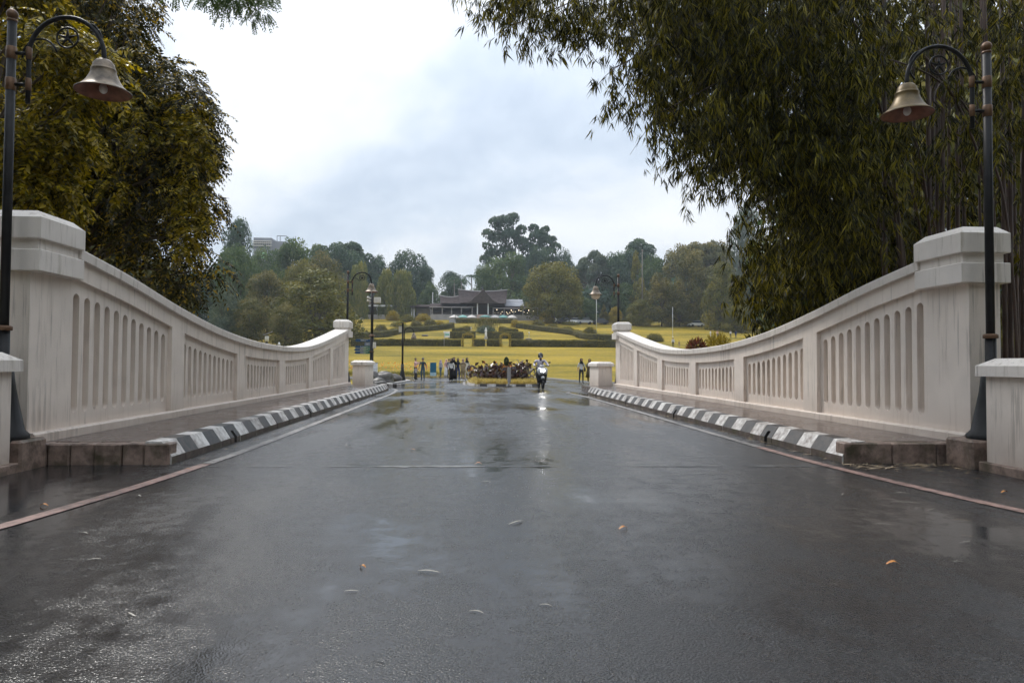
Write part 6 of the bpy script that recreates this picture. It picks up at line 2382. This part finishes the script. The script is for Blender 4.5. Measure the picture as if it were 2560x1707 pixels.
    if hat:
        q = MB()
        q.lathe([(.001, .115 * k * hs), (.06 * k * hs, .105 * k * hs), (.095 * k * hs, .055 * k * hs), (.099 * k * hs, .015 * k * hs)], 14, tuple(hd))
        q.box(hd.x - .07 * k, hd.x + .07 * k, hd.y - .17 * k * hs, hd.y - .06 * k, hd.z + .012 * k, hd.z + .028 * k)
        q.build('cap', cloth(hat, C[hat]), root)
    if robe:
        col, ztop, zbot, rb = robe
        q = MB()
        q.lathe([(.15 * k, ztop * k), (.175 * k, (ztop * .75 + zbot * .25) * k), (rb * .85 * k, (ztop * .35 + zbot * .65) * k), (rb * k, zbot * k)], 16, (0, 0, 0), True, 1.0, .72)
        q.build('robe', cloth(col, C[col]), root)
    if bag:
        q = MB(); q.box(.20 * k, .30 * k, -.10 * k, .10 * k, .85 * k, 1.08 * k, .02); q.build('bag', cloth(bag, C[bag]), root)
        q = MB(); q.tube([(.25 * k, 0, 1.08 * k), (.1 * k, -.13 * k, 1.3 * k), (-.1 * k, -.06 * k, 1.44 * k)], .012, 5); q.build('strap', cloth(bag, C[bag]), root)
    return root


def gp(x, y, Y):
    p = px(x, y, Y)
    return (p.x, Y, prof(Y) + .006)


def hp(ytop, x, Y):
    return px(x, ytop, Y).z - prof(Y)


person(gp(971, 875, 52), 0.0, 1.62, 'man in dark teal shirt, jeans and grey cap walking beside the child', 'teal', 'jeans', sleeve=False, hat='grey', step=.10, arms={'la': ((.25, .03, 1.12), (.28, -.03, .88), (.28, -.05, .80)), 'ra': ((-.25, .03, 1.12), (-.31, -.03, .90), (-.33, -.05, .83))})
person(gp(955, 875, 52), 0.1, 1.02, 'small child in orange cap and striped shirt', 'stripe', 'dkgrey', shoes='white', hat='orange', child=True, step=.08, arms={'la': ((.25, 0, 1.15), (.35, -.02, 1.15), (.40, -.02, 1.20)), 'ra': ((-.23, .03, 1.12), (-.25, -.04, .9), (-.25, -.07, .82))})
person(gp(954, 869, 57), 1.2, 1.66, 'person in pink shirt holding up a phone behind the child', 'pink', 'black', arms={'la': ((.20, -.22, 1.22), (.14, -.36, 1.42), (.12, -.40, 1.48)), 'ra': ((-.20, -.22, 1.22), (-.12, -.36, 1.42), (-.08, -.40, 1.48))})
person(gp(1012, 863, 67), -.8, 1.58, 'woman in lilac headscarf and jeans beside the blue banner', 'stripe', 'jeans', hijab='lilac', step=.12)
person(gp(1025, 863, 66), .5, 1.62, 'woman in long white skirt and pink top at the back of the group', 'pink', 'white', hijab='pink', robe=('white', .98, .05, .24))
person(gp(1031, 864, 65), 2.6, 1.66, 'dark-haired person in grey with back half turned, deep in the group', 'grey', 'dkgrey')
person(gp(1036.5, 875, 52), -.35, 1.60, 'woman in white jacket and wide black trousers, headscarf dark, front of the group', 'white', 'black', hijab='black', robe=('black', .92, .10, .19), step=.08)
person(gp(1042, 873, 53.5), .1, 1.70, 'tall woman all in black with headscarf and pale mask', 'black', 'black', hijab='black', robe=('black', 1.2, .12, .22), mask='lilac')
person(gp(1051.5, 872, 54), .1, 1.62, 'woman in navy jacket with white chest stripe and blue trousers', 'navy', 'blue', hijab='black', step=.06, mask='dkgrey')
person(gp(1063.5, 875, 52), -.1, 1.58, 'woman in beige tunic and tan trousers looking at her hands', 'beige', 'tan', shoes='white', hijab='tan', robe=('beige', 1.3, .66, .22), step=.08, arms={'la': ((.22, -.05, 1.14), (.10, -.22, 1.16), (.04, -.26, 1.17)), 'ra': ((-.23, .0, 1.12), (-.16, -.18, 1.05), (-.10, -.22, 1.05))})
person(gp(1072, 873, 53.2), .4, 1.66, 'person in white striped clothes and black hood next to the island', 'white', 'white', hijab='black', step=.14, bag='black')
person(gp(1335, 880, 46), .1, 1.58, 'person with long dark hair, white shirt and dark trousers at the lawn edge', 'white', 'dkgrey', hijab='black', step=.10, sleeve=False, bag='dkgrey')
person(gp(1354, 879, 46.5), -.15, 1.56, 'woman in long olive coat stretching out one arm at the lawn edge', 'olive', 'black', shoes='white', hijab='olive', robe=('olive', 1.35, .42, .27), arms={'la': ((.34, -.02, 1.22), (.52, -.06, 1.02), (.58, -.08, .98)), 'ra': ((-.22, -.05, 1.12), (-.10, -.2, 1.12), (-.04, -.24, 1.14))}, bag='black')
for x, y, Y, a, b, lab in ((1546, 792, 120, 'paleblue', 'black', 'tiny figure in pale shirt above the parapet'), (1560, 793, 120, 'tan', 'tan', 'tiny child figure next to the pale shirt above the parapet'), (1632, 778, 150, 'white', 'white', 'tiny white-clad figure on the far slope path'), (1648, 778, 150, 'pink', 'grey', 'tiny pink-clad figure beside the white one on the slope path'),
                           (1678, 778, 150, 'white', 'dkgrey', 'tiny figure in white just beyond the yellow croton'), (1690, 780, 150, 'blue', 'blue', 'tiny blue-clad figure at the far end of the slope path'), (1046, 746, 188, 'white', 'dkgrey', 'tiny person in white on the garden stair')):
    person((px(x, y, Y).x, Y, prof(Y) + (.35 if Y == 188 else .0)), random.uniform(-1, 1), 1.1 if 'child' in lab else 1.62, lab, a, b, group='distant visitors')

# ------------------------------------------------------------------ scooter and rider
SX, SY = px(1242, 893, 33.6).x, 33.6
M['silver'] = simple('scooter_silver', (0.62, .63, .64), .22, .2, .04)
M['plasticb'] = simple('scooter_black_plastic', (0.018, .018, .02), .4, var=.2)
M['headlight'] = emis('lit_headlight', (1.0, .97, .92), 40)
sc_root = thing('scooter', (SX, SY, 0.004), 0.06, 'silver motor scooter with lit headlight coming over the bridge', 'scooter')
for y in (-.63, .60):
    q = MB()
    q.tube([(0, y + .17 * math.cos(t), .22 + .17 * math.sin(t)) for t in np.linspace(0, 2 * PI, 25)[:-1]], .052, 8, closed=True)
    wh = q.build('wheel', M['hole'], sc_root)
    q = MB()
    q.tube([(-.035, y, .22), (.035, y, .22)], .045, 10)
    for k in range(5):
        a = 2 * PI * k / 5
        q.tube([(0, y, .22), (0, y + .14 * math.cos(a), .22 + .14 * math.sin(a))], .012, 5)
    q.build('rim', M['wallg'], wh)
q = MB()
for s in (-1, 1): q.tube([(s * .075, -.63, .22), (s * .075, -.50, .62), (s * .04, -.42, .95)], .022, 6)
q.build('fork', M['plasticb'], sc_root)


def shell(name, rows, mat, parent, thick=.0):
    """rows of (z, y_front, half width, curve) – a bulged shield facing forward"""
    vs, fs = [], []
    n = 9
    for z, yf, hw, cv in rows:
        for k in range(n):
            t = -1 + 2 * k / (n - 1)
            vs.append((hw * t, yf + cv * t * t, z))
    m0 = len(vs)
    for z, yf, hw, cv in rows:
        for k in range(n):
            t = -1 + 2 * k / (n - 1)
            vs.append((hw * t * .92, yf + cv * t * t + .10, z))
    R = len(rows)
    for r in range(R - 1):
        for k in range(n - 1):
            fs.append((r * n + k, r * n + k + 1, (r + 1) * n + k + 1, (r + 1) * n + k))
            fs.append((m0 + r * n + k, m0 + (r + 1) * n + k, m0 + (r + 1) * n + k + 1, m0 + r * n + k + 1))
        for k in (0, n - 1):
            fs.append((r * n + k, (r + 1) * n + k, m0 + (r + 1) * n + k, m0 + r * n + k))
    for k in range(n - 1):
        fs.append((k, k + 1, m0 + k + 1, m0 + k))
        b_ = (R - 1) * n
        fs.append((b_ + k, b_ + k + 1, m0 + b_ + k + 1, m0 + b_ + k))
    q = MB()
    q.add(vs, fs, True)
    return q.build(name, mat, parent)


ap = shell('front_apron', [(.66, -.58, .16, .10), (.74, -.62, .225, .13), (.84, -.63, .25, .15), (.93, -.60, .24, .15), (1.00, -.54, .19, .11)], M['silver'], sc_root)
shell('headlight', [(.81, -.645, .06, .03), (.835, -.66, .095, .05), (.87, -.66, .10, .05), (.895, -.645, .07, .03)], M['headlight'], ap)
shell('leg_shield', [(.30, -.36, .19, .08), (.55, -.44, .23, .10), (.78, -.46, .255, .12), (.92, -.44, .24, .10)], M['plasticb'], sc_root)
shell('front_fender', [(.46, -.60, .07, .03), (.50, -.70, .085, .05), (.56, -.72, .075, .05), (.60, -.66, .05, .03)], M['silver'], sc_root)
q = MB(); q.box(-.135, .135, -.665, -.65, .625, .715, .006); q.build('number_plate', M['hole'], sc_root)
shell('handlebar_cowl', [(1.03, -.46, .10, .05), (1.07, -.50, .135, .07), (1.11, -.46, .10, .05)], M['silver'], sc_root)
q = MB(); q.tube([(-.36, -.30, 1.06), (-.2, -.36, 1.06), (0, -.40, 1.05), (.2, -.36, 1.06), (.36, -.30, 1.06)], .018, 7); q.build('handlebar', M['plasticb'], sc_root)
for s in (-1, 1):
    q = MB(); q.tube([(s * .22, -.36, 1.07), (s * .33, -.38, 1.20)], .008, 5); q.ball((s * .345, -.39, 1.235), .055, 10, 6, .62, 1.25, .35); q.build('mirror', M['plasticb'], sc_root)
q = MB(); q.prism([(-.38, .28), (.05, .26), (.2, .40), (.75, .62), (.85, .75), (.2, .74), (.0, .5), (-.1, .34), (-.38, .34)], 0, -.15, .15); q.build('body_panel', M['plasticb'], sc_root)
q = MB(); q.box(-.14, .14, .05, .75, .745, .82, .03); q.build('seat', M['hole'], sc_root)
q = MB(); q.tube([(.17, .35, .30), (.19, .75, .36)], .05, 8); q.build('exhaust', M['wallg'], sc_root)
J = {'pel': ((0, .22, .90), .15, .12), 'wai': ((0, .21, 1.02), .145, .11), 'che': ((0, .16, 1.22), .18, .12), 'nkb': ((0, .14, 1.385), .07, .065), 'nek': ((0, .12, 1.43), .055, .055), 'hd1': ((0, .10, 1.50), .07, .085), 'hd2': ((0, .10, 1.565), .072, .085), 'hd3': ((0, .11, 1.60), .05, .06)}
for s, nm in ((1, 'l'), (-1, 'r')):
    J[nm + 'sh'] = ((s * .20, .15, 1.325), .066, .066)
    J[nm + 'el'] = ((s * .325, .02, 1.14), .052, .052)
    J[nm + 'wr'] = ((s * .325, -.22, 1.065), .034, .034)
    J[nm + 'hn'] = ((s * .315, -.32, 1.07), .036, .03)
    J[nm + 'hp'] = ((s * .11, .16, .86), .095, .095)
    J[nm + 'kn'] = ((s * .20, -.24, .70), .066, .066)
    J[nm + 'an'] = ((s * .17, -.20, .345), .045, .045)
    J[nm + 'to'] = ((s * .17, -.34, .315), .042, .032)
C['riderwhite'] = (.60, .57, .64)
rd = person((SX, SY, 0.004), .06, 1.70, 'rider in white shirt, dark helmet and mask on the silver scooter', 'riderwhite', 'black', joints=J, hair=False, group='motor scooter traffic')
q = MB(); q.lathe([(.001, .135), (.075, .115), (.115, .06), (.125, .0), (.118, -.07), (.10, -.10)], 16, (0, .11, 1.56)); hm = q.build('helmet', M['plasticb'], rd)
q = MB(); q.ball((0, .035, 1.565), .10, 12, 8, .55, .95, .75); q.build('visor', M['glass'], hm)
q = MB(); q.ball((0, .025, 1.50), .06, 10, 6, .8); q.build('mask', cloth('paleblue', C['paleblue']), rd)
q = MB(); q.box(.07, .14, .035, .05, 1.235, 1.285); q.build('pocket_badge', M['hole'], rd)
q = MB(); q.prism([(-.06, 1.39), (0, 1.30), (.06, 1.39)], 1, .03, .06); q.build('collar', M['hole'], rd)

dg = bpy.context.evaluated_depsgraph_get()
for o, segs, mats in PEND:
    me = bpy.data.meshes.new_from_object(o.evaluated_get(dg))
    o.modifiers.clear()
    old = o.data
    o.data = me
    bpy.data.meshes.remove(old)
    me.name = 'body'
    me.materials.clear()
    for q_ in mats: me.materials.append(q_)
    for p in me.polygons:
        c = p.center
        best, bi = 1e9, 0
        for a, b, l in segs:
            ab = b - a
            t = max(0, min(1, (c - a).dot(ab) / max(1e-9, ab.dot(ab))))
            d = (c - a - ab * t).length
            if d < best: best, bi = d, l
        p.material_index = bi
        p.use_smooth = True

# ------------------------------------------------------------------ fallen leaves and twigs
M['lpale'] = simple('fallen_leaf_pale', (0.42, .39, .33), .55, var=.25, scale=20)
M['ldark'] = simple('fallen_leaf_dark', (0.03, .03, .027), .35, var=.4, scale=20)
M['lorange'] = simple('fallen_leaf_orange', (0.55, .22, .045), .45, var=.3, scale=20)
M['ltan'] = simple('fallen_leaf_tan', (0.28, .19, .10), .5, var=.3, scale=20)


def leaf_mesh(L_, W_, curl, lift):
    q = MB()
    n = 7
    vs, fs = [], []
    for i in range(n):
        t = i / (n - 1)
        w = W_ * math.sin(PI * (0.06 + 0.92 * t)) ** .8
        z = lift * math.sin(PI * t) + .004
        vs += [(t * L_ - L_ / 2, -w / 2 + curl * L_ * (t - .5) ** 2, z + .15 * w), (t * L_ - L_ / 2, curl * L_ * (t - .5) ** 2, z), (t * L_ - L_ / 2, w / 2 + curl * L_ * (t - .5) ** 2, z + .15 * w)]
        if i:
            for k in range(2):
                fs.append(((i - 1) * 3 + k, (i - 1) * 3 + k + 1, i * 3 + k + 1, i * 3 + k))
    q.add(vs, fs, True)
    o = q.build('fallen_leaf', M['lpale'])
    me = o.data
    bpy.data.objects.remove(o)
    return me


LM = [leaf_mesh(.20, .024, .3, .012), leaf_mesh(.16, .02, -.5, .008), leaf_mesh(.13, .06, .5, .03), leaf_mesh(.24, .012, .1, .006)]
spots = [(800, 1026, 2, 'ldark', 1, 'dark curled leaf lying on the left part of the bridge road'), (948, 1035, 2, 'lorange', .7, 'small orange leaf left of the road middle, beyond the joint'), (1006, 1034, 1, 'ldark', .7, None), (1099, 1068, 2, 'lorange', .9, 'orange leaf lying right on the pale road joint'),
         (1117, 1108, 1, 'lpale', .8, None), (1273, 1030, 0, 'ldark', 1.1, None), (1245, 1061, 3, 'ltan', 1.2, None), (1347, 1112, 1, 'ldark', .7, None), (1519, 1116, 0, 'ldark', 1.3, 'thick black leaf beyond the orange leaf, right of the road middle'), (1188, 1203, 0, 'lpale', 1.1, None), (1433, 1217, 2, 'lorange', .75, 'bright orange leaf right of the road middle'),
         (1422, 1149, 1, 'lpale', .6, None), (1508, 1032, 3, 'ltan', .9, None), (318, 1142, 2, 'lpale', .5, None), (194, 1226, 1, 'lpale', .7, None), (217, 1287, 1, 'lpale', .7, None), (300, 1415, 0, 'lpale', .55, 'cream leaf lying low in the dark lower left of the road'), (832, 1305, 2, 'lorange', .5, 'small upright orange leaf in the left foreground'),
         (985, 1317, 0, 'lpale', .95, 'long pale bamboo leaf in the centre foreground'), (807, 1361, 0, 'lpale', .55, None), (1095, 1408, 1, 'lpale', .7, None), (875, 1521, 1, 'ldark', .5, 'dark bit of leaf at the bottom edge of the road'), (100, 1164, 2, 'lorange', .7, 'orange leaf outside the pink line on the left'), (1763, 1108, 3, 'ldark', 1.5, 'long black bamboo sheath inside the pink line on the right'),
         (1936, 1137, 1, 'lpale', .8, None), (1965, 1170, 1, 'lpale', .4, None), (2071, 1135, 0, 'lpale', .9, None), (2081, 1157, 3, 'lpale', 1.4, None), (2028, 1206, 3, 'lpale', .8, None), (2211, 1197, 3, 'ltan', .9, None), (2221, 1233, 3, 'ltan', .5, None), (2218, 1247, 3, 'lpale', .6, None), (2053, 1300, 2, 'lorange', .8, 'bright orange crescent leaf in the dark right foreground'),
         (2200, 1292, 1, 'lpale', .5, None), (1253, 1392, 1, 'lpale', .5, None), (1741, 1182, 1, 'lpale', .5, None), (2308, 1133, 2, 'lorange', .7, 'orange leaf outside the pink line on the right'), (1916, 1344, 1, 'lpale', .3, None), (480, 1100, 1, 'lpale', .6, None), (430, 1080, 2, 'lorange', .6, 'orange leaf by the first striped kerb block on the left'),
         (2140, 1172, 3, 'lpale', .8, None), (2260, 1160, 3, 'ltan', .9, None), (2180, 1110, 3, 'lpale', .9, None), (1870, 1075, 3, 'lpale', .9, None), (1820, 1068, 3, 'ltan', .7, None), (1650, 1040, 3, 'ltan', .8, None), (1600, 1055, 1, 'lpale', .5, None), (860, 1160, 1, 'ldark', .4, None), (670, 1110, 1, 'lpale', .4, None), (575, 1270, 1, 'ldark', .35, None)]
ORD = ['first', 'second', 'third', 'fourth', 'fifth', 'sixth', 'seventh', 'eighth', 'ninth', 'tenth', 'eleventh', 'twelfth', 'thirteenth', 'fourteenth', 'fifteenth', 'sixteenth', 'seventeenth', 'eighteenth', 'nineteenth', 'twentieth',
       'twenty-first', 'twenty-second', 'twenty-third', 'twenty-fourth', 'twenty-fifth', 'twenty-sixth']
rank = {}
spots.sort(key=lambda q_: q_[0])
for x, y, m_, mt, s_, lab in spots:
    r = ray(x, y)
    t = CAM_H / -r.z
    P_ = Vector((0, 0, CAM_H)) + r * t
    o = link('fallen_leaf', LM[m_], None, (P_.x, P_.y, .007))
    o.rotation_euler = (0, 0, random.uniform(-.8, .8))
    s_ *= .75
    o.scale = (s_, s_, s_)
    o.material_slots[0].link = 'OBJECT'
    o.material_slots[0].material = M[mt]
    kind_lab = {'lpale': 'pale dry bamboo leaf scattered on the wet road', 'ldark': 'small dark leaf scrap on the wet road', 'ltan': 'thin tan bamboo twig on the wet road', 'lorange': 'orange leaf on the wet road'}[mt]
    if not lab:
        rank[mt] = rank.get(mt, 0) + 1
        kind_lab = ORD[rank[mt] - 1] + ' ' + kind_lab + ', counted from the left'
    tag(o, lab or kind_lab, 'leaf', None if lab else {'lpale': 'pale leaves on the road', 'ldark': 'dark leaf scraps on the road', 'ltan': 'tan twigs on the road', 'lorange': 'orange leaves on the road'}[mt])
# litter swept against the right pavement
n = 330
P = np.zeros((n, 3))
k = n // 2
P[:k] = np.stack([RNG.uniform(4.4, 6.2, k), 8.5 - np.abs(RNG.normal(size=k)) * .28, np.full(k, .012)], -1)
yy = RNG.uniform(8.4, 27, n - k)
P[k:] = np.stack([4.5 - np.abs(RNG.normal(size=n - k)) * .10, yy, np.full(n - k, .012)], -1)
a = RNG.normal(size=n) * .6
D = np.stack([np.cos(a), np.sin(a), RNG.uniform(0, .06, n)], -1)
V, Fq = blades(P, D, RNG.uniform(.05, .20, n), RNG.uniform(.006, .014, n), np.stack([-np.sin(a), np.cos(a), np.full(n, .2)], -1))
tag(mesh_np('litter', V, Fq, leafmat('litter_leaf', [(0, (.10, .07, .04)), (.5, (.30, .22, .13)), (1, (.50, .40, .28))], .6, .05)), 'straw-like bamboo litter swept against the pavement edge', 'litter', kind='stuff')
n = 120
P = np.stack([-3.35 + np.abs(RNG.normal(size=n)) * .10, RNG.uniform(8.5, 27, n), np.full(n, .012)], -1)
a = RNG.normal(size=n) * .6 + 1.3
D = np.stack([np.cos(a), np.sin(a), RNG.uniform(0, .06, n)], -1)
V, Fq = blades(P, D, RNG.uniform(.03, .10, n), RNG.uniform(.006, .02, n), np.stack([-np.sin(a), np.cos(a), np.full(n, .2)], -1))
tag(mesh_np('litter', V, Fq, leafmat('litter_leaf_dark', [(0, (.03, .02, .015)), (.5, (.12, .08, .05)), (1, (.35, .22, .08))], .5, .05)), 'dark leaf litter in the gutter of the tree side kerb', 'litter', kind='stuff')

# ------------------------------------------------------------------ haze
HAZE = 0.00034
q = MB()
q.box(-415, 415, -55, 560, -6, 78)
hz = q.build('haze', [])
mt = bpy.data.materials.new('haze_air')
mt.use_nodes = True
t = mt.node_tree
for n_ in list(t.nodes): t.nodes.remove(n_)
mo = N(t, 'ShaderNodeOutputMaterial')
vol = N(t, 'ShaderNodeVolumePrincipled')
vol.inputs['Color'].default_value = (0.80, 0.88, 0.96, 1)
vol.inputs['Density'].default_value = HAZE
vol.inputs['Anisotropy'].default_value = 0.2
t.links.new(vol.outputs[0], mo.inputs['Volume'])
hz.data.materials.clear()
hz.data.materials.append(mt)
tag(hz, 'thin pale haze filling the park air', 'haze', kind='stuff')
